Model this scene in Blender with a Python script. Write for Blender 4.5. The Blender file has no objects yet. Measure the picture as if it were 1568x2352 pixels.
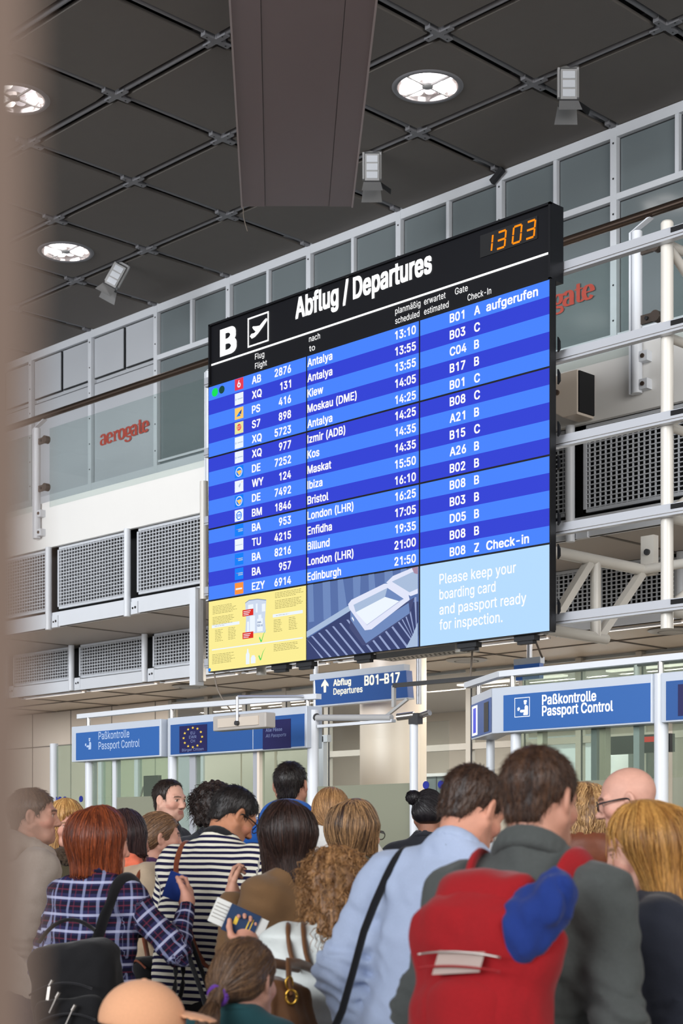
import bpy, math, random
import numpy as np
from mathutils import Matrix, Vector
random.seed(7)
scene = bpy.context.scene
col = scene.collection

# ------------------------------------------------------------------ camera, light, exposure
YAW = math.radians(44.63)          # the view crosses the gallery wall at about 45 degrees
SN, CS = math.sin(YAW), math.cos(YAW)
CAM_Z = 1.5
cam_data = bpy.data.cameras.new('camera')
cam = bpy.data.objects.new('camera', cam_data)
col.objects.link(cam)
cam.location = (0, 0, CAM_Z)
cam.rotation_euler = (math.pi / 2, 0, math.pi / 2 - YAW)
cam_data.sensor_fit = 'HORIZONTAL'
cam_data.sensor_width = 24.0
cam_data.lens = 3669 / 1568 * 24.0
cam_data.shift_y = (1943 - 1176) / 1568
cam_data.clip_start = 0.05
cam_data.dof.use_dof = True
cam_data.dof.focus_distance = 10.5
cam_data.dof.aperture_fstop = 5.2
scene.camera = cam

world = bpy.data.worlds.new('hall_ambient')
scene.world = world
world.use_nodes = True
world.node_tree.nodes['Background'].inputs[0].default_value = (0.86, 0.86, 0.87, 1)
world.node_tree.nodes['Background'].inputs[1].default_value = 0.39

def area(name, loc, target, sx, sy, power, color, spread=math.pi):
    l = bpy.data.lights.new(name, 'AREA')
    l.shape = 'RECTANGLE'; l.size = sx; l.size_y = sy; l.energy = power; l.color = color; l.spread = spread
    o = bpy.data.objects.new(name, l); col.objects.link(o)
    o.location = loc
    d = Vector(target) - Vector(loc)
    o.rotation_euler = d.to_track_quat('-Z', 'Y').to_euler()
    return o
# tall glass front of the hall behind and to the left of the camera: daylight
area('window_daylight', (-9, -11, 6.5), (-11, 12, 5.6), 26, 7, 1250, (0.95, 0.97, 1.0), math.radians(66))
area('side_daylight', (7, 3, 6.0), (-10, 10, 4.2), 9, 6, 380, (1.0, 0.97, 0.94), math.radians(90))

vs = scene.view_settings
vs.view_transform = 'Standard'
vs.look = 'None'
vs.exposure = 0.0
vs.gamma = 1.0
vs.use_curve_mapping = False
scene.cycles.max_bounces = 8
scene.cycles.transparent_max_bounces = 24

# ------------------------------------------------------------------ materials
def lin(c):
    return tuple(((v / 255) / 12.92 if v / 255 <= 0.04045 else ((v / 255 + 0.055) / 1.055) ** 2.4) for v in c)
MATS = {}
def nd(t, kind, **kw):
    n = t.nodes.new(kind)
    for k, v in kw.items(): setattr(n, k, v)
    return n
def mat(name, rgb, rough=0.5, metal=0.0, emit=None, strength=1.0, var=0.06, scale=6.0, spec=0.5, bump=0.0, stretch=None):
    """plain procedural surface: base colour with faint noise mottling"""
    m = bpy.data.materials.new(name); m.use_nodes = True
    t = m.node_tree; b = t.nodes['Principled BSDF']
    c = lin(rgb)
    b.inputs['Roughness'].default_value = rough
    b.inputs['Metallic'].default_value = metal
    b.inputs['Specular IOR Level'].default_value = spec
    if emit is not None:
        b.inputs['Emission Color'].default_value = (*lin(emit), 1)
        b.inputs['Emission Strength'].default_value = strength
    if var > 0:
        tc = nd(t, 'ShaderNodeTexCoord')
        src = tc.outputs['Object']
        if stretch:
            mp = nd(t, 'ShaderNodeMapping'); mp.inputs['Scale'].default_value = stretch
            t.links.new(src, mp.inputs[0]); src = mp.outputs[0]
        nz = nd(t, 'ShaderNodeTexNoise'); nz.inputs['Scale'].default_value = scale; nz.inputs['Detail'].default_value = 4
        t.links.new(src, nz.inputs['Vector'])
        mx = nd(t, 'ShaderNodeMix', data_type='RGBA')
        mx.inputs[6].default_value = (*[v * (1 - var) for v in c], 1)
        mx.inputs[7].default_value = (*[min(1, v * (1 + var)) for v in c], 1)
        t.links.new(nz.outputs['Fac'], mx.inputs[0])
        t.links.new(mx.outputs[2], b.inputs['Base Color'])
        if bump:
            bp = nd(t, 'ShaderNodeBump'); bp.inputs['Strength'].default_value = bump; bp.inputs['Distance'].default_value = 0.004
            t.links.new(nz.outputs['Fac'], bp.inputs['Height']); t.links.new(bp.outputs[0], b.inputs['Normal'])
    else:
        b.inputs['Base Color'].default_value = (*c, 1)
    MATS[name] = m
    return m
def glow(name, rgb, strength=1.0):
    return mat(name, (0, 0, 0), rough=0.35, emit=rgb, strength=strength, var=0, spec=0.15)
def glass(name, tint=(225, 238, 235), ior=1.45, rough=0.0, haze=0.0, haze_rgb=(200, 210, 200)):
    """clear sheet glass: straight-through transparency plus fresnel mirror reflection"""
    m = bpy.data.materials.new(name); m.use_nodes = True
    t = m.node_tree; t.nodes.clear()
    out = nd(t, 'ShaderNodeOutputMaterial'); tr = nd(t, 'ShaderNodeBsdfTransparent'); gl = nd(t, 'ShaderNodeBsdfGlossy')
    ge = nd(t, 'ShaderNodeNewGeometry'); dt = nd(t, 'ShaderNodeVectorMath', operation='DOT_PRODUCT')
    t.links.new(ge.outputs['Incoming'], dt.inputs[0]); t.links.new(ge.outputs['Normal'], dt.inputs[1])
    def mth(op, a, b):
        n = nd(t, 'ShaderNodeMath', operation=op)
        for i, x in enumerate((a, b)):
            if x is None: continue
            if isinstance(x, (int, float)): n.inputs[i].default_value = x
            else: t.links.new(x, n.inputs[i])
        return n.outputs[0]
    f5 = mth('POWER', mth('SUBTRACT', 1.0, mth('ABSOLUTE', dt.outputs['Value'], None)), 5.0)
    fr = mth('ADD', mth('MULTIPLY', f5, 0.95), ((ior - 1) / (ior + 1)) ** 2)
    tr.inputs[0].default_value = (*lin(tint), 1); gl.inputs['Roughness'].default_value = rough
    mx = nd(t, 'ShaderNodeMixShader')
    t.links.new(fr, mx.inputs[0]); t.links.new(gl.outputs[0], mx.inputs[2])
    if haze > 0:
        df = nd(t, 'ShaderNodeBsdfDiffuse'); df.inputs[0].default_value = (*lin(haze_rgb), 1)
        tl = nd(t, 'ShaderNodeBsdfTranslucent'); tl.inputs[0].default_value = (*lin(haze_rgb), 1)
        ad = nd(t, 'ShaderNodeMixShader'); ad.inputs[0].default_value = 0.5
        t.links.new(df.outputs[0], ad.inputs[1]); t.links.new(tl.outputs[0], ad.inputs[2])
        m2 = nd(t, 'ShaderNodeMixShader'); m2.inputs[0].default_value = haze
        t.links.new(tr.outputs[0], m2.inputs[1]); t.links.new(ad.outputs[0], m2.inputs[2])
        t.links.new(m2.outputs[0], mx.inputs[1])
    else:
        t.links.new(tr.outputs[0], mx.inputs[1])
    t.links.new(mx.outputs[0], out.inputs[0])
    MATS[name] = m
    return m

mat('ceiling_panel', (104, 99, 94), rough=0.75, var=0.04)
mat('ceiling_void', (58, 57, 58), rough=0.9, var=0.05)
mat('beam_grey', (122, 122, 126), rough=0.5, var=0.04)
mat('frame_white', (212, 216, 222), rough=0.4, var=0.03)
mat('frame_lower', (172, 168, 160), rough=0.45, var=0.04)
mat('panel_white', (226, 225, 222), rough=0.5, var=0.03, scale=1.2)
mat('wall_panel', (186, 190, 196), rough=0.45, var=0.03, scale=1.5)
mat('pane_grey', (112, 121, 124), rough=0.12, var=0.05, scale=0.8, spec=0.6)
mat('pane_dark', (84, 92, 92), rough=0.1, var=0.1, scale=0.9, spec=0.6)
mat('gasket_black', (24, 26, 30), rough=0.6, var=0)
mat('truss_white', (206, 202, 194), rough=0.32, var=0.03)
mat('rail_alu', (192, 195, 202), rough=0.28, metal=0.35, var=0.03)
mat('steel_dark', (120, 104, 94), rough=0.22, metal=0.95, var=0.03)
mat('steel', (190, 186, 182), rough=0.2, metal=0.9, var=0.03)
mat('clamp_brown', (92, 82, 76), rough=0.35, metal=0.6, var=0.05)
mat('soffit', (176, 170, 164), rough=0.55, var=0.04, scale=1.0)
mat('lower_beige', (204, 192, 178), rough=0.45, var=0.05, scale=1.2)
mat('grille_grey', (196, 200, 206), rough=0.45, var=0.03)
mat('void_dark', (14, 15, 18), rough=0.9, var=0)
mat('mauve_panel', (112, 92, 91), rough=0.42, var=0.05, scale=0.9)
mat('mauve_edge', (158, 142, 140), rough=0.4, var=0.03)
mat('mauve_seam', (72, 58, 60), rough=0.5, var=0)
mat('pillar_brown', (134, 112, 98), rough=0.6, var=0.05, scale=2)
mat('floor_stone', (138, 128, 118), rough=0.3, var=0.15, scale=14)
mat('fixture_grey', (168, 168, 168), rough=0.4, var=0.04)
mat('fixture_dark', (52, 52, 54), rough=0.5, var=0.04)
mat('brand_red', (198, 62, 40), rough=0.5, var=0.03)
mat('board_black', (13, 14, 19), rough=0.35, var=0.05, spec=0.3)
mat('bezel_black', (10, 11, 16), rough=0.4, var=0, spec=0.3)
mat('column_cream', (232, 218, 202), rough=0.35, var=0.03, scale=2)
mat('sign_frame', (190, 198, 210), rough=0.35, var=0.03)
mat('cable_grey', (120, 110, 100), rough=0.6, var=0)
mat('frost', (182, 186, 170), rough=0.5, var=0.04, scale=2)
mat('dot_blue', (22, 40, 140), rough=0.4, var=0)
glow('lamp_glow', (255, 250, 246), 9.0)
glow('lamp_soft', (238, 230, 235), 2.2)
glow('strip_glow', (255, 243, 232), 1.6)
glow('window_glow', (245, 248, 250), 1.1)
mat('reflector', (214, 206, 205), rough=0.12, metal=0.8, var=0.03)
glass('glass_clear', (250, 252, 251))
glass('glass_rail', (242, 247, 246), haze=0.05, haze_rgb=(170, 182, 180))
glass('glass_green', (238, 246, 240), haze=0.12, haze_rgb=(176, 190, 172))
glass('glass_frost', (215, 222, 205), rough=0.25, haze=0.88, haze_rgb=(182, 184, 166))

# ------------------------------------------------------------------ mesh helpers
class MB:
    """collects faces (with material names) for ONE mesh object"""
    def __init__(self, m='frame_white'):
        self.v = []; self.f = []; self.m = []; self.s = []; self.cur = m; self.names = []
    def _mi(self, m):
        m = m or self.cur
        if m not in self.names: self.names.append(m)
        return self.names.index(m)
    def add(self, vs_, fs, m=None, smooth=False):
        o = len(self.v); mi = self._mi(m)
        self.v += [tuple(p) for p in vs_]
        for f in fs:
            self.f.append(tuple(i + o for i in f)); self.m.append(mi); self.s.append(smooth)
    def box(self, x0, x1, y0, y1, z0, z1, m=None):
        if x0 > x1: x0, x1 = x1, x0
        if y0 > y1: y0, y1 = y1, y0
        if z0 > z1: z0, z1 = z1, z0
        self.add([(x, y, z) for z in (z0, z1) for y in (y0, y1) for x in (x0, x1)],
                 [(0, 2, 3, 1), (4, 5, 7, 6), (0, 1, 5, 4), (2, 6, 7, 3), (0, 4, 6, 2), (1, 3, 7, 5)], m)
    def bar(self, p, q, w, h, m=None, up=(0, 0, 1)):
        p = Vector(p); q = Vector(q); d = (q - p).normalized(); u = Vector(up)
        if abs(d.dot(u)) > 0.98: u = Vector((0, 1, 0))
        r = d.cross(u).normalized(); u = r.cross(d).normalized()
        vs_ = []
        for e in (p, q):
            for a, b in ((-1, -1), (1, -1), (1, 1), (-1, 1)): vs_.append(e + r * a * w / 2 + u * b * h / 2)
        self.add(vs_, [(3, 2, 1, 0), (4, 5, 6, 7), (0, 1, 5, 4), (1, 2, 6, 5), (2, 3, 7, 6), (3, 0, 4, 7)], m)
    def tube(self, p, q, r, m=None, n=14, r2=None):
        p = Vector(p); q = Vector(q); d = (q - p).normalized(); u = Vector((0, 0, 1))
        if abs(d.z) > 0.95: u = Vector((0, 1, 0))
        a = d.cross(u).normalized(); b = a.cross(d).normalized(); r2 = r if r2 is None else r2
        vs_ = []
        for e, rr in ((p, r), (q, r2)):
            for i in range(n):
                t = 2 * math.pi * i / n; vs_.append(e + (a * math.cos(t) + b * math.sin(t)) * rr)
        self.add(vs_, [(i, (i + 1) % n, n + (i + 1) % n, n + i) for i in range(n)], m, True)
        self.add(vs_[:n], [tuple(range(n))], m); self.add(vs_[n:], [tuple(reversed(range(n)))], m)
    def path(self, pts, r, m=None, n=8):
        for a, b in zip(pts, pts[1:]): self.tube(a, b, r, m, n)
    def curve(self, pts, r, m=None, n=8, sub=6, flat=1.0, up=(0, 0, 1)):
        """smooth tube (or flat strap) through points, one continuous skin"""
        P = [Vector(p) for p in pts]; out = []
        for i in range(len(P) - 1):
            p0 = P[max(i - 1, 0)]; p1 = P[i]; p2 = P[i + 1]; p3 = P[min(i + 2, len(P) - 1)]
            for k in range(sub):
                t = k / sub
                out.append(0.5 * ((2 * p1) + (p2 - p0) * t + (2 * p0 - 5 * p1 + 4 * p2 - p3) * t * t + (3 * p1 - p0 - 3 * p2 + p3) * t ** 3))
        out.append(P[-1]); vs_ = []; fs = []; u = Vector(up)
        for i, c in enumerate(out):
            d = (out[min(i + 1, len(out) - 1)] - out[max(i - 1, 0)]).normalized()
            a = d.cross(u)
            if a.length < 1e-3: a = d.cross(Vector((1, 0, 0)))
            a.normalize(); b = a.cross(d).normalized()
            for k in range(n):
                t = 2 * math.pi * (k + 0.5) / n; vs_.append(c + a * math.cos(t) * r + b * math.sin(t) * r * flat)
        for i in range(len(out) - 1):
            for k in range(n): fs.append((i * n + k, i * n + (k + 1) % n, (i + 1) * n + (k + 1) % n, (i + 1) * n + k))
        fs.append(tuple(range(n))); fs.append(tuple(reversed(range((len(out) - 1) * n, len(out) * n))))
        self.add(vs_, fs, m, True)
    def lathe(self, prof, c, m=None, n=24, smooth=True):
        vs_ = []; fs = []
        for r, z in prof:
            for i in range(n):
                t = 2 * math.pi * i / n; vs_.append((c[0] + r * math.cos(t), c[1] + r * math.sin(t), c[2] + z))
        for j in range(len(prof) - 1):
            for i in range(n): fs.append((j * n + i, j * n + (i + 1) % n, (j + 1) * n + (i + 1) % n, (j + 1) * n + i))
        self.add(vs_, fs, m, smooth)
    def plate(self, poly, y0, y1, m=None):
        """polygon given in x,z extruded from y0 (front) to y1"""
        n = len(poly)
        vs_ = [(x, y0, z) for x, z in poly] + [(x, y1, z) for x, z in poly]
        self.add(vs_, [tuple(range(n)), tuple(reversed(range(n, 2 * n)))] + [(i, n + i, n + (i + 1) % n, (i + 1) % n) for i in range(n)], m)
    def mesh(self, name, offset=None):
        me = bpy.data.meshes.new(name)
        v = self.v if offset is None else [tuple(offset @ Vector(p)) for p in self.v]
        me.from_pydata(v, [], self.f)
        for n in self.names: me.materials.append(MATS[n])
        me.polygons.foreach_set('material_index', self.m)
        me.polygons.foreach_set('use_smooth', self.s)
        me.update()
        return me
    def bbox(self):
        a = np.array(self.v); return a.min(0), a.max(0)

def tag(o, label=None, cat=None, group=None, kind=None):
    if label: o['label'] = label
    if cat: o['category'] = cat
    if group: o['group'] = group
    if kind: o['kind'] = kind
    return o
def root(name, loc, label, cat, group=None, rz=0.0, kind=None):
    o = bpy.data.objects.new(name, None); col.objects.link(o)
    o.empty_display_size = 0.1
    o.location = loc; o.rotation_euler = (0, 0, rz)
    return tag(o, label, cat, group, kind)
def wm(o):
    m = Matrix.Translation(o.location) @ o.rotation_euler.to_matrix().to_4x4()
    return wm(o.parent) @ m if o.parent else m
def part(name, mb, parent, label=None, bevel=0, world=True):
    """mesh given in world coordinates, linked as a child"""
    me = mb.mesh(name, wm(parent).inverted() if world else None)
    o = bpy.data.objects.new(name, me); col.objects.link(o); o.parent = parent
    if label: o['label'] = label
    if bevel: bv(o, bevel)
    return o
def bv(o, w):
    b = o.modifiers.new('bevel', 'BEVEL'); b.width = w; b.segments = 2; b.limit_method = 'ANGLE'
def solo(name, mb, label, cat, group=None, kind=None, bevel=0):
    lo, hi = mb.bbox(); c = Vector(((lo[0] + hi[0]) / 2, (lo[1] + hi[1]) / 2, lo[2]))
    me = mb.mesh(name, Matrix.Translation(-c))
    o = bpy.data.objects.new(name, me); col.objects.link(o); o.location = c
    if bevel: bv(o, bevel)
    return tag(o, label, cat, group, kind)
def struct(name, mb, label=None, bevel=0):
    return solo(name, mb, label, None, None, 'structure', bevel)
def dup(o, loc, label=None, rz=None):
    c = o.copy(); col.objects.link(c); c.location = loc
    if rz is not None: c.rotation_euler = (0, 0, rz)
    if label: c['label'] = label
    for ch in list(o.children):
        d = ch.copy(); col.objects.link(d); d.parent = c
        for g in list(ch.children):
            e = g.copy(); col.objects.link(e); e.parent = d
    return c
ORD = ['first', 'second', 'third', 'fourth', 'fifth', 'sixth', 'seventh', 'eighth', 'ninth', 'tenth', 'eleventh', 'twelfth', 'thirteenth', 'fourteenth']
# bold grotesque lettering outlines in 1/1000 em: advance, then closed loops of x,y
GLYPH = {
'(': (273, '89,207 90,244 94,283 101,324 109,364 119,403 132,441 145,477 160,510 177,539 236,539 219,503 204,466 191,428 179,390 169,351 161,313 156,276 152,241 151,207 152,176 155,145 160,115 167,83 177,50 188,16 202,-19 218,-57 236,-96 177,-96 150,-46 128,4 111,55 99,106 92,156'),
')': (273, '37,-96 56,-56 72,-18 86,18 97,52 106,85 113,116 118,147 121,177 122,207 121,241 117,276 112,313 104,351 94,390 82,428 69,466 54,503 37,539 97,539 113,510 128,477 142,441 154,403 164,364 173,323 179,283 183,244 184,207 182,156 174,104 161,53 144,3 123,-47 97,-96'),
'-': (453, '337,244 337,188 114,188 114,244'),
'.': (188, '95,-4 83,-3 73,1 63,9 55,18 51,29 50,41 51,53 55,64 63,73 73,81 83,85 95,87 107,85 118,81 128,73 135,64 140,53 141,41 140,29 135,18 128,9 118,1 107,-3'),
'/': (249, '235,533 71,-76 14,-76 178,533'),
'0': (453, '227,-7 191,-3 158,7 130,24 105,48 85,77 69,113 57,155 50,202 48,254 50,306 57,353 69,395 85,431 106,461 130,484 159,502 191,512 227,516 262,512 295,502 323,484 348,461 368,431 384,395 396,353 403,306 405,254 403,202 396,155 384,113 368,77 348,48 323,24 295,7 263,-3|227,50 250,52 271,60 290,74 306,92 320,116 330,144 338,176 342,213 344,254 342,295 338,332 330,365 320,393 306,416 290,435 271,449 250,457 227,460 203,457 182,449 163,435 147,416 134,393 123,365 115,332 111,295 109,254 111,213 115,176 123,144 134,116 147,92 163,74 182,60 203,52'),
'1': (453, '310,0 242,0 242,425 120,345 120,418 250,509 310,509'),
'2': (453, '64,0 64,47 234,229 252,248 268,266 282,282 294,298 303,312 311,327 316,341 319,356 320,371 319,389 315,405 308,419 298,431 287,441 273,449 258,455 241,458 224,460 205,458 188,454 172,447 159,438 148,427 139,413 132,398 128,381 127,362 66,362 68,391 75,418 86,442 102,464 121,482 143,496 168,507 196,513 225,516 254,513 281,507 306,497 328,482 346,465 361,445 372,423 379,398 381,372 380,354 377,336 371,318 363,299 351,280 336,259 317,235 294,209 267,180 153,60 153,57 389,57 389,0'),
'3': (453, '218,-7 188,-5 159,1 133,10 108,22 88,38 70,57 57,79 48,104 44,132 109,132 112,115 118,100 126,87 137,76 150,66 165,59 182,54 200,51 219,50 239,51 258,55 275,61 291,69 304,80 315,93 323,108 328,125 329,145 328,163 323,180 316,196 306,211 292,223 275,234 254,241 229,246 201,248 157,248 157,299 288,448 288,452 70,452 70,509 372,509 372,461 211,278 211,289 247,290 279,286 308,276 333,262 354,244 371,222 383,198 391,173 393,145 390,116 383,90 370,66 354,45 333,27 309,12 281,2 251,-5'),
'4': (453, '40,105 40,158 247,509 311,509 109,166 109,163 413,163 413,105|282,0 282,121 282,146 282,318 343,318 343,0'),
'5': (453, '221,-7 192,-5 165,1 140,11 118,25 99,41 83,60 71,82 63,105 60,130 122,130 125,115 130,102 138,89 148,78 160,68 173,60 188,54 204,51 221,50 241,51 259,56 276,64 291,75 304,89 314,104 322,122 326,141 328,162 326,183 321,203 314,221 303,237 290,251 275,262 257,270 238,275 218,277 201,276 184,273 167,268 152,262 139,255 128,246 67,253 96,509 366,509 366,452 151,452 134,301 148,311 162,318 178,325 194,330 212,333 229,334 252,332 274,328 294,321 313,311 330,299 345,285 358,269 370,251 379,231 386,210 390,187 391,163 388,132 381,102 369,76 352,52 332,32 309,15 282,3 253,-4'),
'6': (453, '226,-7 196,-4 168,3 142,15 119,31 100,51 84,74 73,101 66,130 64,162 65,187 71,212 80,239 93,268 112,302 137,340 252,509 322,509 151,261 145,261 151,270 157,279 165,288 174,295 184,302 196,307 208,311 221,313 235,314 265,312 291,305 316,295 337,280 355,262 370,240 380,215 387,187 389,157 387,127 379,98 368,73 352,50 333,30 310,14 284,3 257,-4|226,48 245,50 263,55 279,63 293,73 304,86 314,101 322,119 326,137 327,157 326,178 322,196 314,213 304,228 293,241 279,251 263,259 245,264 226,265 207,264 190,259 174,252 160,241 148,229 138,214 131,197 126,179 125,158 126,138 131,119 138,102 148,86 160,73 174,63 190,55 207,50'),
'7': (453, '97,0 323,448 323,452 62,452 62,509 391,509 391,449 165,0'),
'8': (453, '226,-7 193,-5 163,1 136,11 111,25 91,42 74,62 62,84 54,109 52,135 53,156 58,176 65,195 75,212 87,228 101,241 117,252 134,260 153,265 129,276 109,289 93,308 80,330 73,354 70,380 73,405 79,429 90,450 106,469 124,485 146,498 170,508 197,514 226,516 255,514 282,508 306,498 328,485 346,469 361,450 373,429 379,405 382,380 379,354 372,330 359,308 343,289 323,276 300,267 319,260 335,252 351,241 365,228 377,212 387,195 395,176 399,156 401,135 398,109 391,84 378,62 362,42 341,25 317,11 289,1 259,-5|226,49 248,50 267,54 285,60 300,69 313,79 323,91 331,106 335,121 337,139 335,157 330,173 322,189 312,202 298,213 283,223 265,230 247,234 226,235 206,234 187,230 169,223 154,213 140,202 130,189 122,173 117,157 115,139 117,121 121,106 129,91 139,79 152,69 167,60 185,54 205,50|226,290 244,291 260,294 274,300 287,308 298,318 307,330 314,344 318,359 319,376 318,392 314,407 308,420 299,432 288,442 275,449 260,455 244,459 226,460 208,459 192,455 177,449 164,442 153,432 145,420 138,407 134,392 133,376 134,359 138,344 145,330 154,318 165,308 178,300 193,294 209,291'),
'9': (453, '226,516 256,513 285,506 310,494 333,478 352,458 368,434 380,408 387,378 389,347 387,322 382,296 373,270 359,240 340,207 315,168 200,0 130,0 301,248 307,248 302,238 295,229 287,221 278,214 268,207 257,202 245,198 232,195 218,195 188,197 161,203 137,214 116,229 98,247 83,269 72,294 66,321 64,352 66,382 73,411 85,436 101,459 120,479 143,494 168,506 196,513|226,460 207,459 190,454 174,446 160,435 148,423 138,407 131,390 127,372 125,352 127,331 131,313 138,295 148,280 160,268 174,257 190,250 207,245 226,243 245,245 263,249 279,257 293,267 305,280 314,295 322,312 326,330 327,350 326,371 322,390 314,407 305,422 293,435 279,446 263,454 245,459'),
':': (188, '95,-4 83,-3 73,1 63,9 55,18 51,29 50,41 51,53 55,64 63,73 73,81 83,85 95,87 107,85 118,81 128,73 135,64 140,53 141,41 140,29 135,18 128,9 118,1 107,-3|95,271 83,272 73,277 63,284 55,294 51,304 50,316 51,328 55,339 63,349 73,356 83,360 95,362 107,360 118,356 128,349 135,339 140,328 141,316 140,304 135,294 128,284 118,277 107,272'),
'A': (480, '16,0 201,509 276,509 463,0 395,0 287,302 280,323 272,346 264,372 255,402 244,438 232,478 245,478 233,437 222,402 213,371 204,345 197,322 191,302 85,0|110,142 110,199 370,199 370,142'),
'B': (456, '60,0 60,509 241,509 274,507 304,501 329,491 350,477 367,461 381,442 390,421 396,398 398,374 397,353 393,336 387,320 378,307 368,295 356,286 343,278 329,272 315,267 315,262 331,260 347,254 363,245 378,234 391,220 402,203 411,184 416,161 418,136 416,111 410,88 400,67 386,48 368,31 344,18 317,8 284,2 247,0|125,57 245,57 281,60 309,67 330,80 344,96 353,115 355,137 354,153 350,169 342,184 333,197 320,209 306,218 289,225 269,229 248,231 125,231|125,285 238,285 256,287 273,290 288,296 302,304 314,314 323,326 330,340 335,355 336,372 333,393 326,412 313,429 294,442 270,449 240,452 125,452'),
'C': (510, '267,-7 225,-3 186,7 150,25 119,49 92,79 70,115 53,157 44,203 40,254 44,305 53,352 70,393 92,429 119,459 150,484 186,501 225,512 267,516 293,514 317,511 340,504 362,496 383,485 402,471 419,456 435,438 448,418 459,397 467,373 473,348 408,348 404,365 397,380 389,395 380,407 369,418 357,428 344,437 330,444 315,449 300,453 284,455 267,456 237,453 209,445 184,432 161,414 141,391 125,364 113,332 106,295 103,254 106,213 113,177 125,145 141,117 161,94 184,76 210,63 237,56 267,53 284,54 300,56 315,60 330,65 344,72 357,81 369,90 380,102 389,114 397,128 404,144 408,160 473,160 467,135 459,112 448,91 435,71 420,53 402,38 383,24 363,13 341,5 317,-2 293,-6'),
'D': (502, '219,0 96,0 96,57 215,57 254,60 288,68 318,81 343,99 363,122 379,149 390,181 397,216 399,255 397,294 390,329 379,361 364,388 344,410 320,428 291,441 258,449 221,452 93,452 93,509 225,509 273,505 315,495 353,478 385,455 412,426 433,391 449,351 458,306 462,255 458,205 449,159 433,119 411,83 384,54 351,31 312,14 268,3|125,509 125,0 60,0 60,509'),
'E': (419, '60,0 60,509 372,509 372,452 125,452 125,286 355,286 355,229 125,229 125,57 375,57 375,0'),
'F': (410, '60,0 60,509 369,509 369,452 125,452 125,278 346,278 346,221 125,221 125,0'),
'G': (520, '269,-7 225,-3 185,7 149,25 118,49 91,79 69,116 53,157 43,203 40,254 43,305 53,352 69,393 91,429 117,459 149,484 184,501 223,512 265,516 291,514 316,510 340,504 363,494 384,483 403,469 421,453 436,436 449,416 460,395 468,373 474,349 408,349 402,365 395,379 387,393 378,406 368,417 356,427 344,436 330,443 315,448 300,453 283,455 265,456 236,453 209,445 183,432 160,414 141,392 125,364 113,332 106,295 103,254 106,213 113,177 125,145 141,117 161,95 184,76 210,63 238,56 269,53 296,55 322,61 345,71 365,85 382,102 396,123 407,147 413,173 415,202 434,199 283,199 283,256 478,256 478,200 475,160 466,124 451,91 431,62 406,38 377,19 344,5 308,-4'),
'H': (517, '60,0 60,509 125,509 125,289 392,289 392,509 457,509 457,0 392,0 392,232 125,232 125,0'),
'I': (190, '60,0 126,0 126,509 60,509'),
'K': (467, '104,145 104,216 116,231 128,246 139,261 151,275 162,289 174,303 187,317 199,331 212,344 364,509 448,509 231,276 228,276|60,0 60,509 125,509 125,334 124,225 125,193 125,0|372,0 188,259 228,309 449,0'),
'L': (393, '60,0 60,509 125,509 125,57 361,57 361,0'),
'M': (628, '60,0 60,509 152,509 277,187 280,179 284,170 287,159 291,147 295,135 299,123 303,110 307,97 311,84 315,71 319,60 322,49 307,49 311,59 314,71 318,83 322,95 326,108 330,121 334,134 338,146 342,158 346,169 349,179 352,187 476,509 568,509 568,0 504,0 504,291 504,302 504,314 504,327 505,340 505,354 505,369 506,413 506,428 507,443 507,457 513,457 508,441 503,425 498,409 492,393 487,378 482,363 477,348 472,335 467,322 463,310 459,300 456,291 342,0 286,0 170,291 167,300 163,310 159,321 155,333 150,347 145,361 140,376 134,392 129,408 124,424 118,441 112,457 119,457 119,444 120,430 120,416 120,401 121,386 121,372 122,328 122,315 122,302 122,291 122,0'),
'P': (445, '60,0 60,509 235,509 272,506 305,499 332,487 356,471 375,452 390,430 400,404 407,377 409,348 407,318 400,291 390,265 375,243 356,223 332,207 305,195 272,188 235,186 109,186 109,242 233,242 257,244 279,248 297,256 312,266 324,279 333,294 339,310 343,328 344,348 343,367 339,385 333,402 324,416 312,428 297,439 279,446 257,451 232,452 125,452 125,0'),
'Q': (533, '245,159 313,159 369,85 384,65 468,-48 401,-48 346,27 331,46|267,-7 225,-3 186,7 150,25 119,49 92,79 70,115 53,157 44,203 40,254 44,305 53,352 70,393 92,429 119,459 150,484 186,501 225,512 267,516 309,512 348,501 384,484 415,459 442,429 464,393 480,352 490,305 493,254 490,203 480,157 464,115 442,79 415,49 384,25 348,7 309,-3|267,53 296,55 324,63 349,76 372,94 392,116 408,144 420,176 428,213 430,254 428,295 420,332 408,365 392,392 372,415 349,433 324,446 296,453 267,456 237,453 210,445 184,433 161,415 142,392 125,364 113,332 106,295 103,254 106,213 113,176 125,144 142,117 161,94 184,76 210,63 237,55'),
'R': (449, '60,0 60,509 236,509 273,506 305,500 333,489 356,473 376,455 390,433 401,408 407,381 409,352 407,323 401,296 390,271 376,250 356,232 333,217 305,206 273,200 236,198 96,198 96,255 234,255 258,256 280,260 298,267 313,276 325,287 334,300 340,316 344,333 345,352 344,371 340,389 334,405 325,419 313,430 298,440 279,446 258,451 233,452 125,452 125,0|353,0 230,229 303,229 428,0'),
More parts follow.
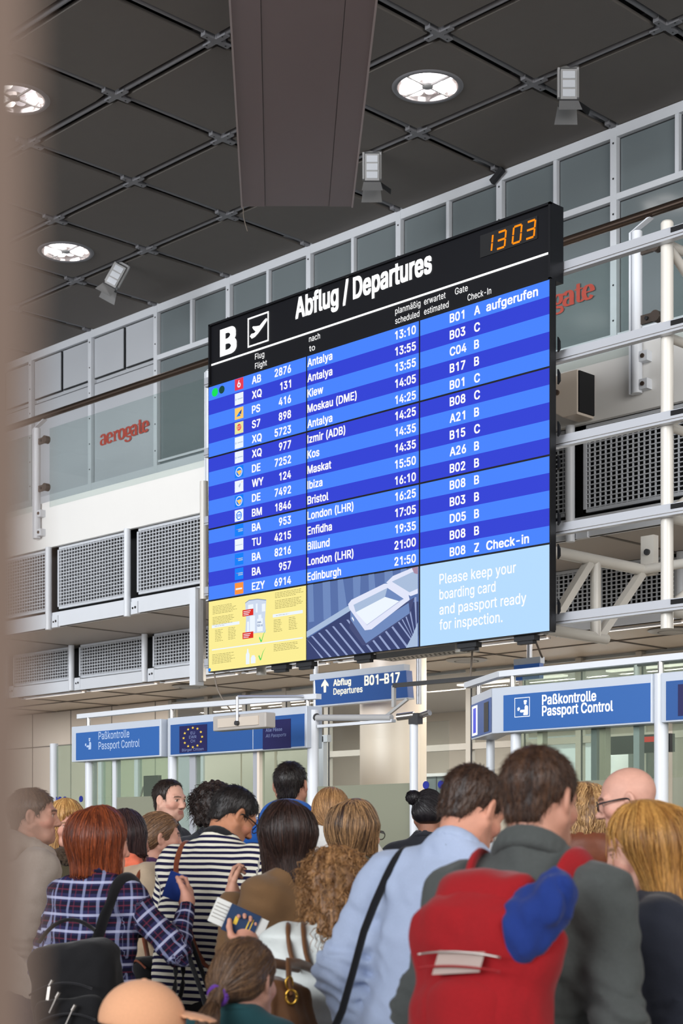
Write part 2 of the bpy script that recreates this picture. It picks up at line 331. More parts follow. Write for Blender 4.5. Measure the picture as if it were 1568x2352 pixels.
'S': (447, '224,-9 188,-7 156,-1 128,9 102,23 81,40 64,60 51,83 42,109 38,137 104,137 108,118 114,102 123,88 136,76 150,66 166,59 185,53 204,50 224,49 246,50 267,54 286,60 303,69 317,79 329,92 338,106 344,122 346,139 344,154 340,168 332,179 322,189 310,197 296,205 280,211 263,217 245,222 184,239 145,253 112,269 86,289 67,313 56,341 52,372 54,400 62,425 75,448 92,468 113,484 138,498 165,508 195,514 227,516 259,514 289,508 316,498 340,484 360,468 377,449 390,427 398,403 401,378 337,378 332,402 320,421 302,437 280,449 254,456 225,459 204,457 185,454 167,448 152,440 139,430 129,418 121,405 117,391 115,376 117,359 122,345 131,334 142,324 155,315 169,308 184,302 198,297 212,293 264,279 279,275 295,270 312,264 328,256 344,248 359,238 372,226 384,213 395,198 402,180 407,161 408,139 406,112 399,87 386,64 370,43 349,25 323,11 294,0 261,-7'),
'T': (449, '32,452 32,509 417,509 417,452 257,452 257,0 193,0 193,452'),
'U': (517, '259,-8 220,-6 186,2 154,15 126,33 103,55 85,80 71,108 63,140 60,173 60,509 124,509 124,178 126,155 132,133 141,113 153,95 169,80 187,68 208,59 232,53 259,52 285,53 309,59 331,68 349,80 364,95 377,113 385,133 391,155 393,178 393,509 457,509 457,173 454,140 446,108 433,80 414,55 391,33 363,15 332,2 297,-6'),
'W': (686, '155,0 16,509 82,509 163,196 167,179 172,162 175,145 179,128 183,111 187,94 190,76 194,58 197,40 189,40 193,58 196,76 200,94 203,111 207,128 211,145 215,162 220,179 224,196 306,509 380,509 462,196 466,179 470,162 474,145 478,128 482,111 486,94 490,76 494,58 497,40 488,40 492,58 495,76 499,94 503,111 506,128 510,145 515,162 519,179 523,196 603,509 670,509 530,0 455,0 368,323 362,345 357,368 351,391 346,417 341,445 336,475 350,475 345,446 340,420 335,395 330,371 324,347 318,323 230,0'),
'X': (474, '18,0 217,284 217,236 29,509 104,509 178,400 188,386 196,373 204,361 211,350 217,340 223,329 230,318 236,305 243,292 232,292 239,305 246,317 252,329 258,339 265,350 272,361 280,373 288,386 298,400 374,509 446,509 259,239 259,287 456,0 382,0 292,129 283,142 275,154 268,165 262,175 256,185 250,195 244,206 237,218 230,231 244,231 238,219 231,207 225,196 219,186 213,176 206,166 199,155 191,143 182,129 91,0'),
'Y': (472, '203,0 203,208 16,509 91,509 192,344 203,327 213,309 222,292 231,274 240,254 250,230 224,230 233,254 242,275 251,293 260,310 270,327 280,344 381,509 455,509 268,208 268,0'),
'Z': (438, '42,0 42,46 273,385 284,400 295,415 306,431 318,446 329,461 341,476 348,454 327,453 306,453 285,452 265,452 244,452 223,452 40,452 40,509 397,509 397,462 169,129 157,113 146,97 134,81 122,65 110,49 97,33 90,54 111,55 131,56 152,57 173,57 193,57 214,57 399,57 399,0'),
'a': (389, '160,-9 137,-7 115,-3 94,5 76,15 60,29 48,45 38,63 32,84 30,108 32,128 36,146 43,161 53,174 64,184 78,193 92,200 108,206 125,211 143,214 161,217 178,220 200,223 218,225 234,227 247,229 257,231 265,235 271,240 274,246 276,255 275,272 272,285 267,297 260,307 251,315 240,322 227,327 212,330 196,331 178,330 163,327 149,322 137,316 127,309 118,301 110,292 104,283 100,274 41,291 51,313 64,331 79,346 95,358 114,368 133,375 153,380 173,383 194,384 208,384 223,382 239,379 255,375 271,369 286,360 300,350 312,336 322,320 330,301 335,278 337,251 337,0 277,0 277,52 272,52 267,43 260,34 252,25 242,16 229,8 215,1 199,-4 181,-7|170,45 192,47 211,51 228,59 242,68 254,80 263,93 270,108 274,122 276,138 276,190 272,187 267,184 259,182 251,180 241,178 231,176 221,174 210,173 200,171 191,170 182,169 175,168 161,166 147,163 134,159 122,153 112,147 103,139 97,130 93,118 92,105 93,93 96,82 102,72 109,64 119,57 130,52 142,48 156,46'),
'b': (424, '229,-8 208,-7 189,-3 172,4 159,12 147,21 138,31 130,41 123,50 118,59 112,59 112,0 53,0 53,509 114,509 114,319 118,319 123,327 130,336 137,346 147,355 158,364 171,373 188,379 207,383 229,384 259,382 287,374 313,361 335,342 354,320 370,293 381,261 388,227 390,189 388,151 381,116 370,84 355,57 336,34 313,16 288,3 260,-6|220,47 242,49 262,55 279,66 294,80 306,97 316,117 323,139 327,163 328,189 327,215 323,239 316,261 307,281 295,298 280,311 262,322 243,328 220,330 198,328 178,322 161,312 147,299 134,282 125,263 118,241 114,216 113,189 114,162 118,138 125,115 135,95 147,78 162,65 179,55 198,49'),
'c': (396, '207,-8 174,-5 144,3 117,16 93,35 72,58 56,85 44,116 37,150 34,187 37,225 44,260 56,291 72,318 93,341 117,360 144,374 174,382 207,384 226,384 243,381 260,377 276,371 291,364 305,356 318,346 330,335 340,322 349,308 356,293 362,277 303,262 300,272 295,281 290,289 284,297 278,304 270,311 261,316 252,321 242,325 231,328 220,329 207,330 184,328 163,321 145,310 130,296 118,278 108,258 102,236 98,212 96,187 98,163 102,139 108,117 118,97 130,80 145,66 163,55 184,49 207,46 220,47 232,49 243,52 253,55 262,60 271,66 279,73 285,80 292,89 297,98 301,107 304,117 363,102 357,86 350,70 341,56 331,43 319,32 306,21 292,12 277,5 261,-1 244,-5 226,-7'),
'd': (424, '195,-8 165,-6 137,3 111,16 89,34 70,57 55,84 43,116 36,151 34,189 36,227 43,261 55,293 70,320 89,342 112,361 137,374 165,382 196,384 218,383 237,379 253,373 267,364 278,355 287,346 295,336 301,327 306,319 311,319 311,509 372,509 372,0 313,0 313,59 307,59 301,50 295,41 287,31 277,21 266,12 252,4 236,-3 217,-7|205,47 226,49 246,55 263,65 278,78 290,95 299,115 306,138 310,162 312,189 310,216 306,241 300,263 290,282 278,299 263,312 246,322 227,328 205,330 182,328 162,322 145,311 130,298 118,281 108,261 102,239 98,215 96,189 98,163 102,139 109,117 118,97 130,80 145,66 162,55 182,49'),
'e': (404, '212,-8 177,-5 145,3 117,16 92,35 72,58 56,85 44,116 37,150 34,187 36,224 44,258 55,290 71,317 91,340 115,359 142,373 172,382 205,384 226,383 246,380 266,374 285,366 303,355 319,341 334,324 347,305 357,282 365,256 370,227 371,194 371,169 75,169 75,221 338,221 310,202 308,226 304,248 298,269 288,286 277,301 263,314 246,323 227,328 205,330 183,328 164,323 146,313 131,301 119,286 109,270 102,251 97,231 96,211 96,178 98,151 102,127 110,106 121,88 135,73 151,61 169,53 190,48 212,46 227,47 241,49 254,53 265,58 276,65 285,73 294,82 300,93 306,105 365,91 358,72 348,55 335,39 320,26 302,14 283,4 261,-3 237,-7'),
'f': (254, '228,379 228,327 6,327 6,379|81,0 81,432 82,452 87,470 96,486 107,499 120,510 135,519 152,525 169,529 187,530 201,530 212,529 222,527 231,525 238,523 243,521 227,468 224,470 220,471 215,472 209,473 202,474 195,474 178,472 164,468 154,460 147,449 143,435 142,419 142,0'),
'g': (425, '207,-151 180,-149 156,-146 134,-140 114,-132 97,-122 82,-110 70,-97 59,-84 51,-69 101,-41 107,-49 114,-57 122,-66 131,-74 142,-82 154,-88 169,-93 187,-96 207,-97 236,-95 261,-87 282,-75 298,-58 308,-34 311,-6 311,68 306,68 301,60 294,51 287,41 277,32 266,23 252,16 236,10 217,6 195,5 165,7 138,14 113,27 90,43 71,65 55,90 43,120 36,154 34,191 36,229 43,263 55,293 71,320 90,342 112,361 138,374 166,382 196,384 218,383 237,379 253,373 267,365 279,356 288,346 296,336 302,327 308,319 313,319 313,379 372,379 372,-9 370,-40 363,-67 350,-90 334,-109 314,-124 291,-136 265,-144 237,-149|205,59 227,61 246,66 264,75 278,87 290,103 300,121 307,142 311,166 312,193 311,219 307,242 300,264 291,283 279,299 264,312 247,322 227,328 205,330 182,328 163,322 145,312 130,298 118,282 109,262 102,241 98,218 96,193 98,167 102,144 109,123 118,104 131,88 145,76 163,66 183,61'),
'h': (410, '114,227 114,0 53,0 53,509 114,509 114,287 102,287 116,319 132,344 152,362 175,374 200,382 227,384 252,383 275,377 295,369 313,356 328,340 341,321 350,298 355,271 357,240 357,0 296,0 296,235 293,263 286,286 273,304 256,318 235,326 210,329 192,328 176,324 161,317 147,308 136,297 126,283 119,266 115,248'),
'i': (167, '53,0 53,379 114,379 114,0|84,443 73,444 63,448 54,455 47,463 43,472 41,483 43,494 47,504 54,512 63,518 73,522 84,524 95,522 105,518 114,512 121,504 125,494 126,483 125,472 121,463 114,455 105,448 95,444'),
'k': (381, '110,137 110,212 121,212 284,379 360,379 184,199 177,199|53,0 53,509 114,509 114,0|294,0 148,186 191,229 372,0'),
'l': (189, '139,-2 112,0 91,8 74,20 62,37 55,59 53,84 53,509 114,509 114,99 114,83 117,71 120,62 126,57 135,53 146,52 152,52 157,52 160,53 164,53 167,54 170,54 181,3 175,1 169,0 162,-1 154,-2 147,-2'),
'm': (610, '53,0 53,379 112,379 112,295 108,295 114,314 122,331 132,346 144,358 158,368 172,376 187,382 203,385 219,386 245,383 268,375 287,361 303,342 314,320 321,295 312,295 318,312 326,329 337,343 350,356 364,366 381,375 398,381 417,385 437,386 458,385 478,380 497,372 514,361 529,346 541,328 550,307 555,283 557,255 557,0 496,0 496,254 493,279 485,298 473,313 456,323 438,329 419,330 402,329 387,326 374,320 363,312 353,302 345,290 340,277 336,263 335,247 335,0 274,0 274,260 272,280 265,297 253,311 238,322 220,328 199,330 185,329 171,326 158,320 145,312 135,302 126,289 119,274 115,257 114,238 114,0'),
'n': (410, '114,227 114,0 53,0 53,379 112,379 112,287 102,287 116,319 132,344 152,362 175,374 200,382 227,384 252,383 275,377 295,369 313,356 328,340 341,321 350,298 355,271 357,240 357,0 296,0 296,235 293,263 286,286 273,304 256,318 235,326 210,329 192,328 176,324 161,317 147,308 136,297 126,283 119,266 115,248'),
'o': (415, '207,-8 174,-5 144,3 117,16 93,35 72,58 56,85 44,116 37,150 34,187 37,225 44,260 56,291 72,318 93,341 117,360 144,374 174,382 207,384 241,382 271,374 299,360 323,341 343,318 359,291 371,260 379,225 381,187 379,150 371,116 359,85 343,58 323,35 299,16 271,3 241,-5|207,46 231,49 252,55 270,66 285,80 298,97 307,117 314,139 318,163 319,187 318,212 314,236 307,258 298,278 285,296 270,310 252,321 231,328 207,330 184,328 163,321 145,310 130,296 118,278 108,258 102,236 98,212 96,187 98,163 102,139 108,117 118,97 130,80 145,66 163,55 184,49'),
'p': (424, '53,-143 53,379 112,379 112,319 118,319 123,327 130,336 137,346 147,355 158,364 171,373 188,379 207,383 229,384 259,382 287,374 313,361 335,342 354,320 370,293 381,261 388,227 390,189 388,151 381,116 370,84 355,57 336,34 313,16 288,3 260,-6 229,-8 208,-7 189,-3 173,4 159,12 147,21 138,31 130,41 124,50 118,59 114,59 114,-143|220,47 242,49 262,55 279,66 294,80 306,97 316,117 323,139 327,163 328,189 327,215 323,239 316,261 307,281 295,298 280,311 262,322 243,328 220,330 198,328 178,322 161,312 147,299 134,282 125,263 118,241 114,216 113,189 114,162 118,138 125,115 135,95 147,78 162,65 179,55 198,49'),
'r': (259, '53,0 53,379 112,379 112,321 115,321 124,339 137,354 152,367 171,377 191,383 213,385 218,385 223,385 229,384 235,384 240,384 243,384 243,322 241,323 236,324 230,324 223,325 215,326 207,326 190,324 174,321 159,315 146,306 135,296 126,284 119,269 115,254 114,237 114,0'),
's': (365, '182,-8 157,-7 133,-3 112,3 93,12 76,24 62,38 50,54 41,73 36,94 94,107 101,87 111,72 124,60 141,52 160,47 181,45 206,47 227,53 244,62 258,74 265,88 268,103 266,115 262,126 254,136 243,144 229,150 212,155 149,170 118,180 92,192 72,208 58,227 50,249 47,274 49,295 55,314 65,332 79,347 95,360 115,370 137,378 161,383 187,384 212,383 234,379 254,372 271,363 286,352 299,339 309,324 318,308 324,290 268,277 262,291 254,304 243,316 228,325 210,331 187,333 166,331 147,326 131,317 119,305 111,292 109,277 110,264 115,253 124,243 136,235 152,229 172,223 229,209 261,200 287,187 306,171 320,153 328,131 331,107 329,85 323,65 312,47 298,31 281,18 260,6 236,-2 210,-7'),
't': (227, '204,379 204,327 6,327 6,379|65,471 126,471 126,98 127,83 130,70 136,61 144,55 156,51 170,50 175,50 180,50 185,51 191,52 197,53 202,54 213,2 207,0 200,-2 192,-3 184,-3 176,-4 168,-4 138,-1 113,7 92,21 77,41 68,64 65,93'),
'u': (410, '182,-5 158,-3 135,2 115,11 97,23 82,39 69,59 60,82 54,109 53,139 53,379 114,379 114,144 116,117 124,94 137,75 154,61 175,53 200,50 218,51 234,55 249,62 263,71 274,83 283,97 290,113 295,132 296,153 296,379 357,379 357,0 298,0 298,92 307,92 294,60 277,35 257,17 234,5 209,-3'),
'w': (567, '138,0 23,379 87,379 133,214 140,190 147,164 154,137 161,107 168,75 175,41 165,41 172,74 179,105 186,135 192,163 199,189 206,214 252,379 316,379 362,214 368,189 375,163 382,136 388,106 395,75 402,41 391,41 399,75 406,106 413,135 420,163 427,189 434,214 480,379 545,379 429,0 368,0 319,172 314,189 309,207 305,225 300,243 295,262 291,280 286,299 281,318 277,338 291,338 286,319 281,299 277,280 272,262 267,243 263,225 258,207 253,189 248,172 199,0'),
'x': (379, '21,0 171,218 171,171 29,379 100,379 147,306 159,287 170,270 179,253 188,237 198,221 207,206 175,206 185,221 194,237 202,253 211,270 222,287 233,306 282,379 352,379 209,169 209,214 358,0 287,0 231,85 219,103 209,120 200,136 191,152 182,167 173,182 205,182 195,167 187,152 178,136 170,120 160,103 148,85 91,0'),
'y': (389, '47,-139 61,-86 71,-87 83,-89 94,-90 104,-89 113,-86 122,-81 130,-74 138,-64 145,-51 151,-36 163,-1 17,379 84,379 165,155 173,132 180,109 187,87 193,64 199,42 206,21 184,21 190,42 196,64 202,87 209,110 216,132 224,155 305,379 371,379 204,-58 196,-77 187,-93 177,-107 165,-119 153,-128 139,-136 125,-141 109,-144 91,-145 82,-145 73,-144 65,-143 57,-142 52,-140'),
'z': (380, '42,0 42,46 254,320 254,323 48,323 48,379 333,379 333,331 126,60 126,56 339,56 339,0'),
'ß': (441, '122,362 122,0 60,0 60,362 64,409 77,447 99,477 127,498 160,511 197,516 218,514 240,510 260,503 280,493 297,479 312,463 323,443 330,420 332,393 331,377 329,363 325,351 320,340 315,331 309,322 303,314 297,306 292,299 289,291 286,282 285,272 287,261 291,250 297,241 306,232 316,224 327,215 339,207 350,198 362,188 373,177 383,165 391,152 398,137 402,120 403,100 401,79 396,59 386,42 374,27 358,15 340,6 319,-1 295,-5 269,-7 247,-6 227,-3 207,1 190,7 175,14 164,20 187,74 196,69 206,64 217,58 231,54 247,51 265,50 287,51 306,56 321,64 333,75 339,88 342,104 340,117 336,129 330,139 321,149 311,158 300,167 288,175 276,184 264,194 253,204 243,215 235,227 228,240 224,255 223,272 223,285 226,297 230,306 235,314 241,322 247,329 254,337 259,345 264,353 269,363 271,374 272,388 269,410 262,428 250,442 234,451 217,457 197,459 174,456 156,448 141,435 130,417 124,393'),
'ä': (389, '160,-9 137,-7 115,-3 94,5 76,15 60,29 48,45 38,63 32,84 30,108 32,128 36,146 43,161 53,174 64,184 78,193 92,200 108,206 125,211 143,214 161,217 178,220 200,223 218,225 234,227 247,229 257,231 265,235 271,240 274,246 276,255 275,272 272,285 267,297 260,307 251,315 240,322 227,327 212,330 196,331 178,330 163,327 149,322 137,316 127,309 118,301 110,292 104,283 100,274 41,291 51,313 64,331 79,346 95,358 114,368 133,375 153,380 173,383 194,384 208,384 223,382 239,379 255,375 271,369 286,360 300,350 312,336 322,320 330,301 335,278 337,251 337,0 277,0 277,52 272,52 267,43 260,34 252,25 242,16 229,8 215,1 199,-4 181,-7|170,45 192,47 211,51 228,59 242,68 254,80 263,93 270,108 274,122 276,138 276,190 272,187 267,184 259,182 251,180 241,178 231,176 221,174 210,173 200,171 191,170 182,169 175,168 161,166 147,163 134,159 122,153 112,147 103,139 97,130 93,118 92,105 93,93 96,82 102,72 109,64 119,57 130,52 142,48 156,46|261,443 251,444 241,448 233,455 226,463 222,472 221,483 222,494 226,503 233,512 241,518 251,522 261,523 272,522 281,518 290,512 296,503 300,494 301,483 300,472 296,463 290,455 281,448 272,444|117,443 107,444 97,448 89,455 82,463 78,472 77,483 78,494 82,503 89,512 97,518 107,522 117,523 128,522 138,518 146,512 152,503 156,494 158,483 156,472 152,463 146,455 138,448 128,444'),
'ü': (410, '182,-5 158,-3 135,2 115,11 97,23 82,39 69,59 60,82 54,109 53,139 53,379 114,379 114,144 116,117 124,94 137,75 154,61 175,53 200,50 218,51 234,55 249,62 263,71 274,83 283,97 290,113 295,132 296,153 296,379 357,379 357,0 298,0 298,92 307,92 294,60 277,35 257,17 234,5 209,-3|277,443 266,444 257,448 248,455 242,463 238,472 236,483 238,494 242,503 248,512 257,518 266,522 277,523 287,522 297,518 305,512 312,503 316,494 317,483 316,472 312,463 305,455 297,448 287,444|133,443 123,444 113,448 104,455 98,463 94,472 93,483 94,494 98,503 104,512 113,518 123,522 133,523 144,522 153,518 162,512 168,503 172,494 173,483 172,472 168,463 162,455 153,448 144,444'),
'–': (350, '350,244 350,188 0,188 0,244')}
import mathutils.geometry as mg
def winding(loops, x, y):
    w = 0
    for l in loops:
        for (x0, y0), (x1, y1) in zip(l, l[1:] + l[:1]):
            s_ = (x1 - x0) * (y - y0) - (x - x0) * (y1 - y0)
            if y0 <= y < y1 and s_ > 0: w += 1
            elif y1 <= y < y0 and s_ < 0: w -= 1
    return w
FILL = {}
def glyph(ch):
    """filled triangles of one letter (non-zero winding, so strokes may cross)"""
    if ch not in FILL:
        loops = [[tuple(float(v) / 1000 for v in p.split(',')) for p in l.split()] for l in GLYPH[ch][1].split('|')]
        pts = []; ed = []
        for l in loops:
            o = len(pts); pts += [Vector(p) for p in l]; ed += [(o + i, o + (i + 1) % len(l)) for i in range(len(l))]
        v, _, f, *_ = mg.delaunay_2d_cdt(pts, ed, [], 0, 1e-5)
        keep = []
        for t in f:
            cx = sum(v[i].x for i in t) / len(t); cy = sum(v[i].y for i in t) / len(t)
            if winding(loops, cx, cy): keep.append(tuple(t))
        FILL[ch] = ([(p.x, p.y) for p in v], keep)
    return FILL[ch]
TEXT = {}
def text_geo(s):
    if s not in TEXT:
        x = 0; V = []; F = []
        for ch in s:
            if ch == ' ': x += 0.20; continue
            v, f = glyph(ch); o = len(V)
            F += [tuple(o + i for i in t) for t in f]; V += [(a + x, b) for a, b in v]
            x += GLYPH[ch][0] / 1000 + 0.012
        TEXT[s] = (np.array(V), F)
    return TEXT[s]
CAP = 0.53
def write(mb, s, x, z, cap, y, m, width=None, align='L', bold=1.0, xs=0.92, slant=0.0):
    """lettering standing in the plane facing -Y; cap = capital height, x,z = baseline start (or end)"""
    v, f = text_geo(s)
    k = cap / CAP
    w = (v[:, 0].max() - v[:, 0].min()) * k
    sx = k * xs if width is None else k * width / w
    vx = (v[:, 0] - v[:, 0].min()) * sx + v[:, 1] * k * slant; w = vx.max()
    if align == 'R': vx = vx - w
    if align == 'C': vx = vx - w / 2
    e = 0.024 * sx * bold; h_ = 0.015 * k * bold
    for i, (dx, dz) in enumerate(((-e, -h_), (e, -h_), (e, h_), (-e, h_), (0, 0))[0 if bold else 4:]):     # heavier weight: the same outline set four times around itself
        mb.add([(x + a + dx, y - i * 0.0001, z + b * k + dz) for a, b in zip(vx, v[:, 1])], f, m)
    return w

# ------------------------------------------------------------------ the hall: floor, ceiling, walls
CEIL = 8.8; WALL_Y = 13.4; MOD = 1.5; ROW = 1.346; X0 = -20.10
f = MB('floor_stone'); f.box(-28, 12, -6, 16, -0.2, 0); struct('floor', f)
c = MB('ceiling_panel')
ncol = range(-4, 15); nrow = range(0, 11)
GW = 0.075
LIGHTS = [(-10.35, 11.38), (-16.35, 11.38), (-13.35, 8.69)]
for i in ncol:
    for j in nrow:
        x0 = X0 + i * MOD + GW; x1 = x0 + MOD - 2 * GW
        y1 = WALL_Y - j * ROW - GW * (1 if j else 0.3); y0 = WALL_Y - (j + 1) * ROW + GW
        hole = [(lx, ly) for lx, ly in LIGHTS if x0 < lx < x1 and y0 < ly < y1]
        if not hole:
            c.box(x0, x1, y0, y1, CEIL, CEIL + 0.035); continue
        lx, ly = hole[0]; n = 40; vs_ = []
        for z in (CEIL, CEIL + 0.035):
            for k in range(n):
                a = 2 * math.pi * (k + 0.5) / n; ca, sa = math.cos(a), math.sin(a)
                t = min(((x1 if ca > 0 else x0) - lx) / ca, ((y1 if sa > 0 else y0) - ly) / sa)
                vs_.append((lx + ca * 0.30, ly + sa * 0.30, z)); vs_.append((lx + ca * t, ly + sa * t, z))
        c.add(vs_, [(2 * k, 2 * ((k + 1) % n), 2 * ((k + 1) % n) + 1, 2 * k + 1) for k in range(n)] + [(2 * k + 1, 2 * ((k + 1) % n) + 1, 2 * n + 2 * ((k + 1) % n) + 1, 2 * n + 2 * k + 1) for k in range(n)])
c.box(-27, 2.6, -2.5, WALL_Y, CEIL + 0.26, CEIL + 0.3, 'ceiling_void')
ceiling = struct('ceiling', c)
def ibeam(mb, p, q):
    p = Vector(p); q = Vector(q); up = Vector((0, 0, 1))
    mb.tube(p, q, 0.03, 'beam_grey', 10)
    mb.bar(p + up * 0.08, q + up * 0.08, 0.012, 0.15, 'beam_grey')
    mb.bar(p + up * 0.16, q + up * 0.16, 0.07, 0.016, 'beam_grey')
for j in range(1, 6):
    y = WALL_Y - j * ROW; b = MB('beam_grey'); ibeam(b, (-26, y, CEIL + 0.03), (2, y, CEIL + 0.03)); part('ceiling_beam', b, ceiling)
for i in range(-3, 10):
    x = X0 + i * MOD; b = MB('beam_grey'); ibeam(b, (x, 4.2, CEIL + 0.045), (x, WALL_Y - 0.02, CEIL + 0.045)); part('ceiling_beam', b, ceiling)
nodes = []
for j in range(0, 5):
    for i in range(-2, 9):
        x = X0 + i * MOD; y = WALL_Y - j * ROW
        if (Vector((x, y)).length > 24): continue
        n = MB('beam_grey')
        for dx, dy in ((1, 0), (-1, 0), (0, 1), (0, -1)):
            if j == 0 and dy > 0: continue
            n.box(x + dx * 0.10 - 0.055 * abs(dx) - 0.03 * abs(dy), x + dx * 0.10 + 0.055 * abs(dx) + 0.03 * abs(dy), y + dy * 0.10 - 0.055 * abs(dy) - 0.03 * abs(dx), y + dy * 0.10 + 0.055 * abs(dy) + 0.03 * abs(dx), CEIL - 0.012, CEIL + 0.10)
            n.tube((x + dx * 0.11, y + dy * 0.11 - 0.02 * abs(dx), CEIL - 0.016), (x + dx * 0.11, y + dy * 0.11 - 0.02 * abs(dx), CEIL), 0.008, 'gasket_black', 8)
        n.tube((x, y, CEIL - 0.012), (x, y, CEIL + 0.2), 0.05, 'frame_white' if j == 0 else 'beam_grey', 12)
        part('node_bracket', n, ceiling)

# upper gallery wall: bays of glazing between white mullions
w = MB('wall_panel'); w.box(-27, 2.6, WALL_Y + 0.05, WALL_Y + 0.2, 3.43, CEIL + 0.3); struct('wall_back', w)
Z0, ZT, Z1 = 5.5, 8.08, 8.8
for i in range(-3, 13):
    xa = X0 + i * MOD; xb = xa + MOD
    solid = i < 2
    r = root('window_%d' % (i + 4), ((xa + xb) / 2, WALL_Y, Z0), None, None, kind='structure')
    fr = MB('frame_white')
    fr.box(xa - 0.038, xa + 0.038, WALL_Y - 0.05, WALL_Y + 0.05, Z0, Z1 - 0.03)
    for z in np.arange(Z0 + 0.25, Z1, 0.36):
        fr.tube((xa, WALL_Y - 0.053, z), (xa, WALL_Y - 0.05, z), 0.011, 'gasket_black', 8)
    fr.box(xa, xb, WALL_Y - 0.045, WALL_Y + 0.05, Z1 - 0.11, Z1 - 0.005)
    fr.box(xa, xb, WALL_Y - 0.045, WALL_Y + 0.05, Z0, Z0 + 1.13)
    if not solid:
        fr.box(xa, xb, WALL_Y - 0.045, WALL_Y + 0.05, ZT - 0.032, ZT + 0.032)
        fr.box((xa + xb) / 2 - 0.022, (xa + xb) / 2 + 0.022, WALL_Y - 0.04, WALL_Y + 0.05, ZT, Z1 - 0.1)
        fr.box(xa, xb, WALL_Y - 0.03, WALL_Y + 0.04, Z0 + 1.17, Z0 + 1.2)
    part('window_frame', fr, r)
    for (a, b, za, zb) in ((xa + 0.038, (xa + xb) / 2 - 0.022, ZT + 0.032, Z1 - 0.11), ((xa + xb) / 2 + 0.022, xb - 0.038, ZT + 0.032, Z1 - 0.11), (xa + 0.038, xb - 0.038, Z0 + 1.13, ZT - 0.032)):
        p = MB('wall_panel' if solid else 'pane_grey')
        g = 0.016
        p.box(a, b, WALL_Y + 0.012, WALL_Y + 0.03, za, zb, 'gasket_black')
        p.box(a + g, b - g * 0.3, WALL_Y + (0.0 if solid else 0.004), WALL_Y + 0.014, za + g * 0.6, zb - g)
        part('wall_panel' if solid else 'pane', p, r)

# a serif display face drawn with thick and thin strokes, for the red shop lettering
def arc(cx, cz, rx, rz, a0, a1, n=14):
    return [(cx + rx * math.cos(math.radians(a0 + (a1 - a0) * k / n)), cz + rz * math.sin(math.radians(a0 + (a1 - a0) * k / n))) for k in range(n + 1)]
def ribbon(mb, pts, wv, y, m, hthin=0.35):
    L = []; R = []
    for i, (x, z) in enumerate(pts):
        a = pts[max(i - 1, 0)]; b = pts[min(i + 1, len(pts) - 1)]
        dx, dz = b[0] - a[0], b[1] - a[1]; l = math.hypot(dx, dz) or 1
        nx, nz = -dz / l, dx / l; wd = wv * (hthin + (1 - hthin) * abs(nx)) / 2
        L.append((x + nx * wd, y, z + nz * wd)); R.append((x - nx * wd, y, z - nz * wd))
    n = len(pts); mb.add(L + R, [(i, i + 1, n + i + 1, n + i) for i in range(n - 1)], m)
def serif_word(mb, word, x0_, z, h, y, m, wide=1.34):
    W = h * 0.30; x = 0.0; start = len(mb.v)
    def bar_(x0, z0, x1, z1): mb.add([(x0, y, z0), (x1, y, z0), (x1, y, z1), (x0, y, z1)], [(0, 1, 2, 3)], m)
    for n_, ch in enumerate(word):
        if ch == 'a':
            ribbon(mb, arc(x + .30 * h, z + .68 * h, .24 * h, .30 * h, 165, 0) + [(x + .54 * h, z + .12 * h), (x + .60 * h, z + .02 * h), (x + .70 * h, z + .05 * h)], W, y, m)
            ribbon(mb, arc(x + .32 * h, z + .26 * h, .26 * h, .26 * h, 80, 330), W * .9, y, m)
            adv = .74
        elif ch == 'e':
            ribbon(mb, arc(x + .36 * h, z + .49 * h, .29 * h, .48 * h, 0, 325), W, y, m); bar_(x + .08 * h, z + .47 * h, x + .68 * h, z + .55 * h); adv = .74
        elif ch == 'o':
            ribbon(mb, arc(x + .38 * h, z + .49 * h, .30 * h, .48 * h, 0, 360, 24), W, y, m); adv = .80
        elif ch == 'r':
            bar_(x + .12 * h, z, x + .36 * h, z + .95 * h); bar_(x, z, x + .48 * h, z + .07 * h); bar_(x, z + .9 * h, x + .24 * h, z + .97 * h)
            ribbon(mb, arc(x + .52 * h, z + .66 * h, .17 * h, .29 * h, 170, 20), W * .9, y, m); adv = .68
        elif ch == 't':
            bar_(x + .12 * h, z + .1 * h, x + .36 * h, z + 1.3 * h); bar_(x, z + .88 * h, x + .52 * h, z + .96 * h)
            ribbon(mb, arc(x + .40 * h, z + .18 * h, .16 * h, .18 * h, 180, 340), W * .7, y, m); adv = .54
        elif ch == 'g':
            ribbon(mb, arc(x + .33 * h, z + .64 * h, .25 * h, .32 * h, 0, 360, 24), W * .9, y, m)
            ribbon(mb, [(x + .16 * h, z + .36 * h), (x + .08 * h, z + .2 * h), (x + .3 * h, z + .08 * h), (x + .6 * h, z + .02 * h)] + arc(x + .34 * h, z - .18 * h, .30 * h, .19 * h, 20, -190), W * .75, y, m, .55)
            bar_(x + .5 * h, z + .86 * h, x + .74 * h, z + .95 * h); adv = .74
        x += adv * h
    for i in range(start, len(mb.v)):
        p = mb.v[i]; mb.v[i] = (x0_ + p[0] * wide, p[1] - 0.00004 * (i - start), p[2])
    return x0_ + x * wide
for xs_, lab in ((-18.40, 'red serif word lettered on the glazed gallery bay left of the board'), (-10.98, 'red serif word on the gallery glazing, half hidden by the board edge')):
    b = MB('brand_red'); serif_word(b, 'aerogate', xs_, 7.14, 0.146, WALL_Y - 0.004, 'brand_red')
    solo('window_lettering', b, lab, 'lettering', 'red shop lettering on the gallery glass')

